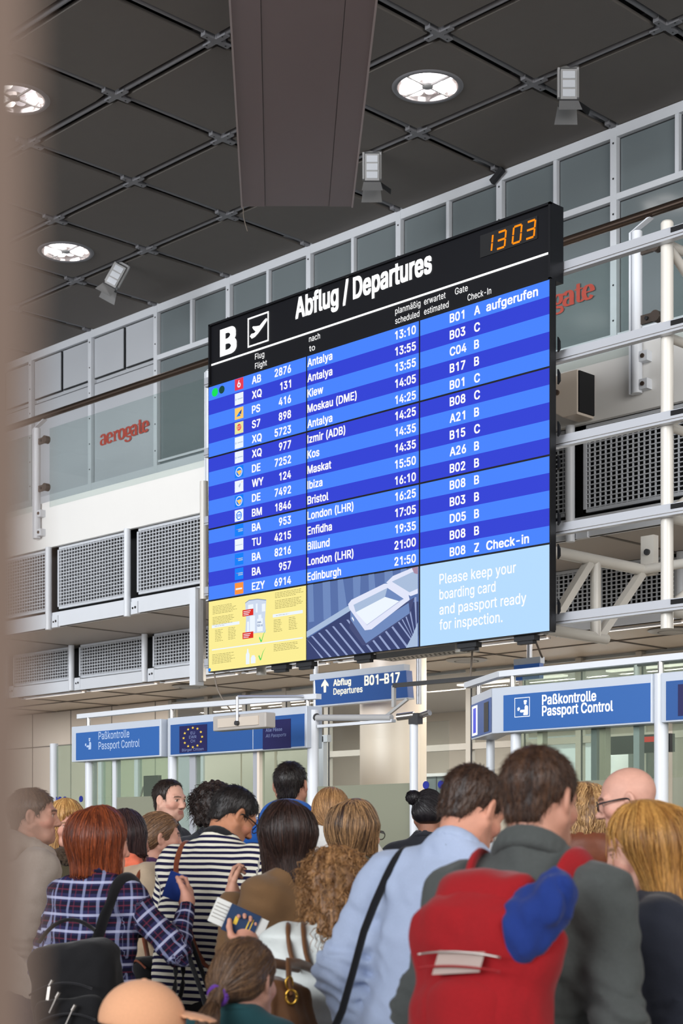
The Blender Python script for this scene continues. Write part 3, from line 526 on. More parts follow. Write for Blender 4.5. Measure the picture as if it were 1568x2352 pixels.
# ------------------------------------------------------------------ gallery front: fascia, soffits, grilles
GY = 10.62; GB = 11.78; SOF1 = 4.03; SOF2 = 3.45
g = MB('panel_white'); g.box(-27, 2, GY - 0.03, GY + 0.02, 4.955, 5.49); struct('trim_1', g, 'white fascia band along the gallery edge', 0.004)
g = MB('soffit'); g.box(-27, 2, GY, WALL_Y, 5.30, 5.46); struct('trim_2', g)
g = MB('frame_white'); g.box(-27, 2, GY - 0.02, GY + 0.03, SOF1, 4.196)
g.box(-27, 2, GY, GY + 0.06, SOF1, SOF1 + 0.03)
struct('trim_3', g)
g = MB('soffit'); g.box(-27, 2, GY + 0.03, GB + 0.35, SOF1 + 0.005, SOF1 + 0.12)
for k in range(12):
    x = -19.03 + 1.5 * k + 0.75
    g.box(x - 0.015, x + 0.015, GY + 0.04, GB, SOF1 - 0.002, SOF1 + 0.01, 'ceiling_panel')
struct('trim_4', g)
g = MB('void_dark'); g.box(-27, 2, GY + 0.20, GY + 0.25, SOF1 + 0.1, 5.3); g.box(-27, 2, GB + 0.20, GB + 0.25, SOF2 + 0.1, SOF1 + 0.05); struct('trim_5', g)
g = MB('frame_white'); g.box(-27, 2, GB - 0.03, GB + 0.03, SOF2 + 0.01, SOF2 + 0.145); struct('trim_6', g)
g = MB('lower_beige'); g.box(-27, 2, GB - 0.02, WALL_Y + 0.05, SOF2 + 0.01, SOF2 + 0.07)
for k in range(14):
    x = -21 + 1.5 * k
    g.box(x - 0.012, x + 0.012, GB, WALL_Y, SOF2, SOF2 + 0.02, 'ceiling_panel')
g.box(-27, 2, 12.55, 12.57, SOF2, SOF2 + 0.02, 'ceiling_panel')
struct('trim_7', g)

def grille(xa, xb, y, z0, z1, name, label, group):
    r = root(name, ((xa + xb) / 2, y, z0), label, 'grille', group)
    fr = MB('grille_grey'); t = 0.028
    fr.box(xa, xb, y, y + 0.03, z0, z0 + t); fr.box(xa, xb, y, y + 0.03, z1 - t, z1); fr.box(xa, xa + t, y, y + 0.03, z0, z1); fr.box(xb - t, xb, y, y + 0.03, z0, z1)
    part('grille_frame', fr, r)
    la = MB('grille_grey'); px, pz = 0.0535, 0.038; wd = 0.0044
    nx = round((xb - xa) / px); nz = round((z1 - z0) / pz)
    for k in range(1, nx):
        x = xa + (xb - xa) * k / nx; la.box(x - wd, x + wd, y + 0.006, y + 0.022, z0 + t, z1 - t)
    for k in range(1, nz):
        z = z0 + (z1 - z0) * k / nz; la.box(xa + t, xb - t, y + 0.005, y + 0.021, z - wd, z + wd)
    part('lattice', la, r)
    return r
def gpost(x, y, z0, z1, label, group, rad=0.038):
    r = root('gallery_post', (x, y, z0), label, 'post', group)
    t = MB('frame_white'); t.tube((x, y - 0.05, z0), (x, y - 0.05, z1), rad, 'frame_white', 16); part('tube', t, r)
    k = MB('frame_white')
    k.box(x + 0.045, x + 0.16, y - 0.035, y, z0 + 0.02, z0 + 0.155)
    for zz in (0.055, 0.055): k.tube((x + 0.08, y - 0.042, z0 + 0.085), (x + 0.08, y - 0.03, z0 + 0.085), 0.011, 'gasket_black', 8)
    k.tube((x + 0.125, y - 0.042, z0 + 0.09), (x + 0.125, y - 0.03, z0 + 0.09), 0.014, 'gasket_black', 8)
    part('bracket_plate', k, r)
    return r
WHERE = ['leftmost, fading behind the blurred pillar', 'second from the left', 'third from the left, just left of the board', 'left one of two behind the board', 'right one of two behind the board', 'just right of the board', 'behind the truss post at the right edge', 'cut off at the right edge', 'last at right']
for k in range(9):
    x = -15.53 - 1.5 + 1.5 * k
    if x + 1.44 > -6.2: break
    side = WHERE[k]
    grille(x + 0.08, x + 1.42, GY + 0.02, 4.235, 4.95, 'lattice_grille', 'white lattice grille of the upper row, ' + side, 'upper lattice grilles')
    gpost(x, GY, 4.0, 4.955, 'white post left of the upper grille ' + WHERE[k], 'upper gallery posts')
for k in range(9):
    x = -16.73 - 1.5 + 1.5 * k
    if x + 1.44 > -6.0: break
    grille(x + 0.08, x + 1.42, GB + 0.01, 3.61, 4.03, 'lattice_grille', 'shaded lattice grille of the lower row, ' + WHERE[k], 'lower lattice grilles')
    gpost(x, GB, 3.46, 4.03, 'white post left of the lower grille ' + WHERE[k], 'lower gallery posts')

# gallery railing
HZ = 6.50
h = MB('steel_dark'); h.tube((-22, GY - 0.02, HZ), (-5.5, GY - 0.02, HZ), 0.036, 'steel_dark', 18)
solo('handrail', h, 'polished dark steel handrail running along the upper gallery', 'handrail')
PX = [-15.75, -12.62, -7.375]
for k, x in enumerate(PX):
    lab = ['white railing post at the left end beside the blurred pillar', 'white railing post just left of the departure board', 'white railing post right of the departure board beside the truss'][k]
    r = root('railing_post', (x, GY - 0.06, 5.08), lab, 'railing post', 'gallery railing posts')
    t = MB('frame_white'); t.tube((x + 0.02, GY - 0.075, 5.08), (x + 0.02, GY - 0.075, 6.36), 0.042, 'frame_white', 18); part('tube', t, r)
    p = MB('frame_white'); p.box(x - 0.04, x - 0.022, GY - 0.1, GY - 0.045, 5.08, 6.36)
    p.add([(x - 0.04, GY - 0.1, 6.36), (x - 0.022, GY - 0.1, 6.36), (x - 0.022, GY - 0.045, 6.36), (x - 0.04, GY - 0.045, 6.36),
           (x + 0.10, GY - 0.06, HZ - 0.045), (x + 0.13, GY - 0.06, HZ - 0.045), (x + 0.13, GY - 0.0, HZ - 0.045), (x + 0.10, GY - 0.0, HZ - 0.045)],
          [(3, 2, 1, 0), (4, 5, 6, 7), (0, 1, 5, 4), (1, 2, 6, 5), (2, 3, 7, 6), (3, 0, 4, 7)])
    part('flat_plate', p, r)
    for z in (5.65, 6.2):
        c_ = MB('clamp_brown'); c_.box(x + 0.05, x + 0.2, GY - 0.085, GY - 0.06, z - 0.035, z + 0.035)
        c_.tube((x + 0.2, GY - 0.10, z), (x + 0.2, GY - 0.04, z), 0.045, 'clamp_brown', 14); c_.tube((x + 0.12, GY - 0.1, z), (x + 0.12, GY - 0.085, z), 0.016, 'gasket_black', 10)
        part('glass_clamp', c_, r)
    for z in (5.14, 5.36):
        c_ = MB('frame_white'); c_.box(x + 0.05, x + 0.13, GY - 0.10, GY - 0.03, z - 0.04, z + 0.04); c_.tube((x + 0.09, GY - 0.11, z), (x + 0.09, GY - 0.1, z), 0.018, 'steel_dark', 10)
        part('fascia_bracket', c_, r)
for k in range(3):
    xa = PX[k] + 0.16; xb = (PX[k + 1] if k < 2 else -4.8) - 0.05
    p = MB('glass_rail'); p.box(xa + 0.06, xb, GY - 0.036, GY - 0.028, 5.42, 6.33)
    solo('railing_glass', p, 'clear glass railing pane ' + ['in front of the red lettering left of the board', 'mostly behind the departure board', 'behind the truss at the right edge'][k], 'glass pane', 'gallery railing panes')
p = MB('glass_rail'); p.box(-20.5, PX[0] - 0.05, GY - 0.036, GY - 0.028, 5.42, 6.33)
solo('railing_glass', p, 'clear glass railing pane partly hidden by the blurred pillar', 'glass pane', 'gallery railing panes')
# loudspeaker box on the fascia, right of the board
r = root('wall_speaker', (-7.93, GY - 0.12, 4.98), 'beige angular loudspeaker mounted on the fascia right of the board', 'loudspeaker')
b = MB('lower_beige')
prof = [(-8.09, 5.06), (-8.11, 5.16), (-8.06, 5.30), (-7.98, 5.33), (-7.80, 5.33), (-7.80, 4.97), (-7.95, 4.97)]
b.plate(prof, GY - 0.26, GY - 0.04, 'lower_beige'); part('speaker_body', b, r, bevel=0.006)
b = MB('void_dark'); b.box(-7.80, -7.785, GY - 0.25, GY - 0.05, 4.99, 5.32); part('speaker_front', b, r)
b = MB('steel_dark'); b.tube((-8.0, GY - 0.28, 5.18), (-8.0, GY - 0.26, 5.18), 0.022, 'steel_dark', 12); part('knob', b, r)

# ------------------------------------------------------------------ recessed downlights and spot heads
def downlight(x, y, label):
    r = root('ceiling_downlight', (x, y, CEIL), label, 'light', 'round ceiling downlights')
    m = MB('fixture_dark'); m.lathe([(0.292, -0.004), (0.30, -0.012), (0.335, -0.012), (0.345, 0.0)], (x, y, CEIL), 'beam_grey', 40); part('trim_ring', m, r)
    m = MB('reflector'); m.lathe([(0.292, -0.006), (0.28, 0.05), (0.2, 0.15), (0.05, 0.18), (0.0, 0.18)], (x, y, CEIL), 'reflector', 40); part('reflector', m, r)
    m = MB('lamp_glow')
    for k in range(10):
        a = k * 2 * math.pi / 10 + 0.3; rr = 0.16 if k % 2 else 0.2
        m.lathe([(0.0, 0.0), (0.045, 0.01), (0.06, 0.03), (0.045, 0.05), (0.0, 0.055)], (x + rr * math.cos(a), y + rr * math.sin(a), CEIL + 0.01), 'lamp_glow' if k % 3 else 'lamp_soft', 12)
    m.lathe([(0.11, 0.02), (0.12, 0.03), (0.11, 0.06)], (x, y, CEIL), 'lamp_soft', 24)
    part('lamp', m, r)
    m = MB('fixture_grey')
    m.box(x - 0.285, x + 0.285, y - 0.006, y + 0.006, CEIL - 0.004, CEIL + 0.012); m.box(x - 0.006, x + 0.006, y - 0.285, y + 0.285, CEIL - 0.004, CEIL + 0.012)
    m.lathe([(0.0, -0.008), (0.05, -0.006), (0.055, 0.012)], (x, y, CEIL), 'fixture_grey', 18)
    part('cross_bar', m, r)
    l = bpy.data.lights.new('downlight_beam', 'SPOT'); l.energy = 120; l.spot_size = 1.5; l.spot_blend = 0.6; l.color = (1, 0.93, 0.86); l.shadow_soft_size = 0.2
    o = bpy.data.objects.new('downlight_beam', l); col.objects.link(o); o.parent = r; o.location = (0, 0, -0.03)
    return r
downlight(-10.35, 11.38, 'round recessed downlight right of the mauve ceiling beam')
downlight(-16.35, 11.38, 'round recessed downlight low at left, above the small spotlight')
downlight(-13.35, 8.69, 'round recessed downlight half hidden by the pillar at far left')

def spot(x, y, label, tilt):
    r = root('spotlight', (x, y, CEIL), label, 'spotlight', 'spotlights hung from the ceiling beams')
    M = Matrix.Translation((x, y, CEIL - 0.16)) @ Matrix.Rotation(math.radians(45.37), 4, 'Z') @ Matrix.Rotation(tilt, 4, 'Y')
    def tp(mb): mb.v = [tuple(M @ Vector(p)) for p in mb.v]; return mb
    a = MB('fixture_grey'); a.box(-0.10, -0.08, -0.02, 0.02, -0.12, 0.18); a.box(0.08, 0.10, -0.02, 0.02, -0.12, 0.18); a.box(-0.1, 0.1, -0.02, 0.02, 0.16, 0.18); part('yoke', tp(a), r)
    a = MB('fixture_grey'); a.box(-0.075, 0.075, -0.055, 0.055, -0.16, 0.13)
    for k in range(3): a.box(-0.058, 0.058, -0.062, -0.054, -0.13 + k * 0.085, -0.062 + k * 0.085, 'frame_white')
    part('housing', tp(a), r)
    a = MB('fixture_grey')
    a.add([(-0.09, -0.06, -0.17), (0.09, -0.06, -0.17), (0.11, -0.16, -0.30), (-0.11, -0.16, -0.30)], [(0, 1, 2, 3), (3, 2, 1, 0)], 'fixture_grey')
    a.add([(-0.09, 0.06, -0.17), (0.09, 0.06, -0.17), (0.11, 0.15, -0.30), (-0.11, 0.15, -0.30)], [(0, 1, 2, 3), (3, 2, 1, 0)], 'fixture_grey')
    a.add([(0.09, -0.06, -0.17), (0.09, 0.06, -0.17), (0.2, 0.07, -0.25), (0.2, -0.07, -0.25)], [(0, 1, 2, 3), (3, 2, 1, 0)], 'fixture_dark')
    a.box(-0.085, 0.085, -0.06, 0.06, -0.175, -0.155, 'fixture_dark')
    part('barn_door', tp(a), r)
    a = MB('gasket_black'); a.curve([tuple(M @ Vector(p)) for p in ((-0.06, 0, 0.12), (-0.10, 0, 0.2), (-0.02, 0.0, 0.24), (0.05, 0, 0.2))], 0.006, 'gasket_black', 6); part('power_cord', a, r)
spot(-9.18, 12.05, 'grey spotlight with barn doors near the right ceiling corner', 0.0)
spot(-11.75, 12.05, 'grey spotlight with barn doors right below the mauve beam end', 0.0)
spot(-16.22, 12.05, 'small tilted spotlight with open barn doors at lower left of the ceiling', 0.5)
b = MB('gasket_black'); b.bar((-11.16, 13.3, 8.68), (-11.0, 13.3, 8.78), 0.05, 0.06); solo('camera_stub', b, 'small black camera stub at the top of the gallery mullion', 'camera')
b = MB('cable_grey'); b.curve([(-13.75, 12.0, CEIL - 0.002), (-13.74, 12.0, 8.66), (-13.70, 12.02, 8.5)], 0.006, 'cable_grey'); solo('loose_cable', b, 'thin loose cable dangling from the ceiling beam', 'cable')

# long mauve box beam hung below the ceiling (runs nearly along the view)
def beam_pt(d, r, z): return (-CS * d + SN * r, SN * d + CS * r, z)
HB = 7.8
dA, dB = 9.0, 15.74
def lat(d, e): # left/right edge lines of the beam at distance d
    l = np.interp(d, [11.9, 15.77], [-0.840, -0.990]); rr = np.interp(d, [11.9, 15.77], [0.269, 0.112])
    sl = (-0.990 + 0.840) / 3.87; sr = (0.112 - 0.269) / 3.87
    return (-0.840 + sl * (d - 11.9)) if e < 0 else (0.269 + sr * (d - 11.9))
def q(d, t, z):
    return beam_pt(d, lat(d, -1) * (1 - t) + lat(d, 1) * t, z)
hb = root('hanging_beam', q((dA + dB) / 2, 0.5, HB), 'long mauve boxed beam hanging below the ceiling above the board', 'beam')
m = MB('mauve_panel')
def slab(mb, t0, t1, z0, z1, mm, a=dA, b=dB):
    mb.add([q(a, t0, z0), q(a, t1, z0), q(b, t1, z0), q(b, t0, z0), q(a, t0, z1), q(a, t1, z1), q(b, t1, z1), q(b, t0, z1)],
           [(3, 2, 1, 0), (4, 5, 6, 7), (0, 1, 5, 4), (1, 2, 6, 5), (2, 3, 7, 6), (3, 0, 4, 7)], mm)
slab(m, 0.012, 0.213, HB, HB + 0.35, 'mauve_panel'); slab(m, 0.218, 0.782, HB + 0.004, HB + 0.35, 'mauve_panel'); slab(m, 0.787, 0.988, HB, HB + 0.35, 'mauve_panel')
slab(m, 0.205, 0.225, HB + 0.012, HB + 0.2, 'mauve_seam'); slab(m, 0.775, 0.795, HB + 0.012, HB + 0.2, 'mauve_seam')
part('beam_casing', m, hb)
m = MB('mauve_edge'); slab(m, 0.0, 0.014, HB - 0.012, HB + 0.35, 'mauve_edge'); part('edge_trim', m, hb)
m = MB('mauve_edge'); slab(m, 0.986, 1.0, HB - 0.012, HB + 0.35, 'mauve_edge'); part('edge_trim', m, hb)
for d in (10.5, 14.5):
    m = MB('fixture_grey'); m.tube(q(d, 0.5, HB + 0.3), q(d, 0.5, CEIL), 0.03); part('hanger_rod', m, hb)

# foreground pillar, far out of focus
p = MB('pillar_brown')
def cp(d, r, z): return (-CS * d + SN * r, SN * d + CS * r, z)
vs_ = [cp(d, r, z) for z in (0, CEIL) for d, r in ((0.24, -0.5), (0.28, -0.0541), (0.50, -0.13), (0.7, -0.6))]
p.add(vs_, [(0, 1, 2, 3), (7, 6, 5, 4), (0, 4, 5, 1), (1, 5, 6, 2), (2, 6, 7, 3), (3, 7, 4, 0)])
struct('pillar', p, 'brown pillar edge close to the camera')
# ------------------------------------------------------------------ departure board
BX, BY, BZ = -9.868, 8.24, 2.89         # lower left front corner
CW = 1.1487; RH = 0.5727; RW = RH * 3 / 15
glow('row_light', (72, 132, 255), 1.0); glow('row_dark', (50, 66, 214), 1.0)
glow('text_white', (255, 255, 255), 1.0); glow('screen_yellow', (252, 238, 150), 1.0); glow('screen_pale', (182, 220, 255), 1.0)
glow('text_bright', (255, 255, 255), 1.25); glow('led_orange', (255, 140, 10), 1.15); glow('dot_green', (20, 226, 92)); glow('dot_off', (22, 70, 62))
for n_, rgb in dict(red=(232, 60, 84), white=(238, 246, 255), amber=(255, 206, 110), cream=(236, 232, 160), sky=(10, 128, 250), orange=(255, 148, 60), navy=(20, 70, 150), ink=(150, 140, 84), skin=(168, 138, 162), rust=(222, 40, 30), leaf=(70, 210, 90), bag=(206, 218, 238), bagline=(120, 140, 180), steelblue=(88, 112, 168), steel2=(112, 138, 190), roll=(56, 66, 112), rollhi=(150, 164, 206), tray=(226, 230, 250), trayin=(190, 198, 228), traysh=(70, 78, 122), grey=(170, 190, 220)).items():
    glow('px_' + n_, rgb)
board = root('departure_board', (BX + 1.5 * CW, BY + 0.06, BZ), 'large black departures board with blue flight rows, hung before the gallery', 'departure board')
def X(u): return BX + u
def Z(w): return BZ + w
# header box
m = MB('board_black')
m.box(X(0), X(3.446), BY + 0.02, BY + 0.14, Z(2.29), Z(2.79))
for a, b, c_, d in ((0, 3.446, 2.775, 2.79), (0, 3.446, 2.29, 2.30), (0, 0.015, 2.29, 2.79), (3.43, 3.446, 2.29, 2.79)):
    m.box(X(a), X(b), BY, BY + 0.02, Z(c_), Z(d), 'bezel_black')
hd = part('header_box', m, board)
def sub(name, mb, parent, label=None):
    return part(name, mb, parent, label)
TY = BY - 0.004
HY = BY + 0.016
def word(name, parent, s, x, z, cap, y, mm, label=None, **kw):
    t_ = MB(mm); write(t_, s, x, z, cap, y, mm, **kw); return part(name, t_, parent, label)
word('gate_letter', hd, 'B', X(0.145), Z(2.516), 0.204, HY, 'text_bright', width=0.165, bold=1.7)
word('title_lettering', hd, 'Abflug / Departures', X(1.014), Z(2.606), 0.155, HY, 'text_bright', width=1.378, bold=1.4)
m = MB('text_bright'); m.box(X(0.022), X(3.425), HY - 0.002, HY, Z(2.458), Z(2.472)); sub('header_line', m, hd)
for s_, u, w_, wd in (('Flug', .547, 2.395, .107), ('Flight', .547, 2.322, .137), ('nach', 1.158, 2.395, .118), ('to', 1.16, 2.322, .062), ('planmäßig', 2.049, 2.392, .242), ('scheduled', 2.049, 2.322, .232), ('erwartet', 2.326, 2.392, .20), ('estimated', 2.326, 2.322, .228), ('Gate', 2.613, 2.392, .115), ('Check-In', 2.727, 2.322, .208)):
    word('column_heading', hd, s_, X(u), Z(w_), 0.046, HY, 'text_bright', width=wd, bold=0.03)
m = MB('text_bright')
def frame(mb, u0, u1, w0, w1, t, y, mm):
    for a, b, c_, d in ((u0, u1, w1 - t, w1), (u0, u1, w0, w0 + t), (u0, u0 + t, w0, w1), (u1 - t, u1, w0, w1)):
        mb.box(X(a), X(b), y - 0.002, y, Z(c_), Z(d), mm)
frame(m, .462, .706, 2.505, 2.735, .012, HY, 'text_bright')
def flat(mb, pts, y, mm): mb.add([(X(a), y, Z(b)) for a, b in pts], [tuple(range(len(pts)))], mm)
def flatc(mb, pts, y, mm):
    tr = mg.tessellate_polygon([[Vector((a, b, 0)) for a, b in pts]])
    def ori(t):
        (ax, ay), (bx, by), (cx, cy) = (pts[i] for i in t)
        return t if (bx - ax) * (cy - ay) - (by - ay) * (cx - ax) > 0 else (t[0], t[2], t[1])
    mb.add([(X(a), y, Z(b)) for a, b in pts], [ori(t) for t in tr], mm)
flatc(m, [(.485, 2.590), (.505, 2.606), (.535, 2.604), (.555, 2.612), (.530, 2.632), (.515, 2.652), (.522, 2.660), (.560, 2.652), (.600, 2.648), (.655, 2.680), (.676, 2.688), (.688, 2.680), (.686, 2.666), (.640, 2.630), (.585, 2.592), (.545, 2.572), (.508, 2.566), (.500, 2.576)], HY, 'text_bright')
sub('plane_symbol', m, hd)
m = MB('void_dark'); m.box(X(2.84), X(3.33), HY - 0.002, HY, Z(2.585), Z(2.735)); ck = sub('clock_window', m, hd)
m = MB('led_orange')
SEG = {'a': ((0, 1), (.5, 1)), 'b': ((.5, 1), (.5, .5)), 'c': ((.5, .5), (.5, 0)), 'd': ((0, 0), (.5, 0)), 'e': ((0, 0), (0, .5)), 'f': ((0, .5), (0, 1)), 'g': ((0, .5), (.5, .5))}
DIG = {'1': 'bc', '3': 'abcdg', '0': 'abcdef'}
for ch, u in (('1', 2.872), ('3', 2.986), ('0', 3.12), ('3', 3.234)):
    for s_ in DIG[ch]:
        (a, b), (c_, d) = SEG[s_]; k = .108
        p = Vector((X(u + (a + b * .10) * k * 1.25), HY - .003, Z(2.605 + b * k))); qv = Vector((X(u + (c_ + d * .10) * k * 1.25), HY - .003, Z(2.605 + d * k)))
        dv = (qv - p); p2 = p + dv * .06; q2 = qv - dv * .06
        m.bar(p2, q2, .002, .0125, 'led_orange', up=(0, 0, 1) if abs(dv.z) < abs(dv.x) else (1, 0, 0))
sub('clock_digits', m, hd)

ROWS = [('AB', '2876', 'Antalya', '13:10', 'B01', 'A', 'aufgerufen'), ('XQ', '131', 'Antalya', '13:55', 'B03', 'C', ''), ('PS', '416', 'Kiew', '13:55', 'C04', 'B', ''), ('S7', '898', 'Moskau (DME)', '14:05', 'B17', 'B', ''), ('XQ', '5723', 'Antalya', '14:25', 'B01', 'C', ''),
        ('XQ', '977', 'Izmir (ADB)', '14:25', 'B08', 'C', ''), ('DE', '7252', 'Kos', '14:35', 'A21', 'B', ''), ('WY', '124', 'Maskat', '14:35', 'B15', 'C', ''), ('DE', '7492', 'Ibiza', '15:50', 'A26', 'B', ''), ('BM', '1846', 'Bristol', '16:10', 'B02', 'B', ''),
        ('BA', '953', 'London (LHR)', '16:25', 'B08', 'B', ''), ('TU', '4215', 'Enfidha', '17:05', 'B03', 'B', ''), ('BA', '8216', 'Billund', '19:35', 'D05', 'B', ''), ('BA', '957', 'London (LHR)', '21:00', 'B08', 'B', ''), ('EZY', '6914', 'Edinburgh', '21:50', 'B08', 'Z', 'Check-in')]
LOGO = ['red', 'white', 'amber', 'cream', 'white', 'white', 'sky', 'white', 'sky', 'white', 'sky', 'white', 'sky', 'sky', 'orange']
TOP = 2.2908
def disc(mb, u, w, r, y, mm, n=20, r0=0.0, sx=1.0):
    if r0 <= 0: mb.add([(X(u + r * sx * math.cos(2 * math.pi * k / n)), y, Z(w + r * math.sin(2 * math.pi * k / n))) for k in range(n)], [tuple(range(n))], mm)
    else:
        vs_ = [(X(u + q_ * sx * math.cos(2 * math.pi * k / n)), y, Z(w + q_ * math.sin(2 * math.pi * k / n))) for q_ in (r, r0) for k in range(n)]
        mb.add(vs_, [(k, (k + 1) % n, n + (k + 1) % n, n + k) for k in range(n)], mm)
def rect(mb, u0, u1, w0, w1, y, mm): mb.add([(X(u0), y, Z(w0)), (X(u1), y, Z(w0)), (X(u1), y, Z(w1)), (X(u0), y, Z(w1))], [(0, 1, 2, 3)], mm)
def logo(mb, k, w):
    c_ = LOGO[k]; u0, u1 = .33, .432; rect(mb, u0, u1, w - .043, w + .047, TY, 'px_' + c_); y = TY - .001; uc = (u0 + u1) / 2
    code = ROWS[k][0]
    if code == 'AB':
        disc(mb, uc, w - .006, .020, y, 'px_white', r0=.009); flat(mb, [(uc - .019, w), (uc - .010, w), (uc + .006, w + .030), (uc - .002, w + .032)], y, 'px_white')
    elif code == 'XQ':
        disc(mb, u0 + .014, w, .008, y, 'px_grey', r0=.004); rect(mb, u0 + .034, u1 - .006, w - .003, w + .003, y, 'px_grey')
    elif code == 'PS':
        flat(mb, [(u0 + .018, w - .022), (u0 + .07, w - .022), (u0 + .055, w + .012)], y, 'px_sky'); flat(mb, [(u0 + .05, w + .006), (u0 + .075, w - .012), (u0 + .085, w + .028)], y, 'px_navy')
    elif code == 'S7':
        disc(mb, uc, w + .006, .026, y, 'px_red'); write(mb, 'S7', X(uc), Z(w - .008), .026, y - .001, 'px_cream', align='C')
    elif code == 'DE':
        disc(mb, uc, w, .038, y, 'px_white', r0=.031, sx=1.05); flat(mb, [(uc - .028, w + .008), (uc + .004, w - .030), (uc + .030, w - .004), (uc + .022, w + .012)], y, 'px_amber')
    elif code == 'WY':
        flat(mb, [(u0 + .045, w + .004), (u0 + .055, w - .012), (u0 + .068, w + .006), (u0 + .07, w + .026)], y, 'px_grey'); flat(mb, [(u0 + .072, w + .028), (u1 - .012, w + .028), (u1 - .012, w + .034)], y, 'px_amber')
    elif code == 'BM':
        disc(mb, uc, w, .034, y, 'px_sky', r0=.026); write(mb, 'bmi', X(uc), Z(w - .012), .03, y - .001, 'px_sky', align='C')
    elif code == 'BA':
        rect(mb, u0 + .042, u1 - .006, w + .002, w + .010, y, 'px_grey'); rect(mb, u0 + .042, u1 - .006, w - .012, w - .003, y, 'px_grey'); flat(mb, [(u0 + .014, w + .010), (u0 + .038, w + .004), (u0 + .036, w + .009)], y, 'px_red')
    elif code == 'TU':
        rect(mb, u0 + .010, u1 - .010, w - .003, w + .001, y, 'px_grey')
    elif code == 'EZY':
        rect(mb, u0 + .012, u1 - .014, w - .008, w + .005, y, 'px_white')
BZL = .0065
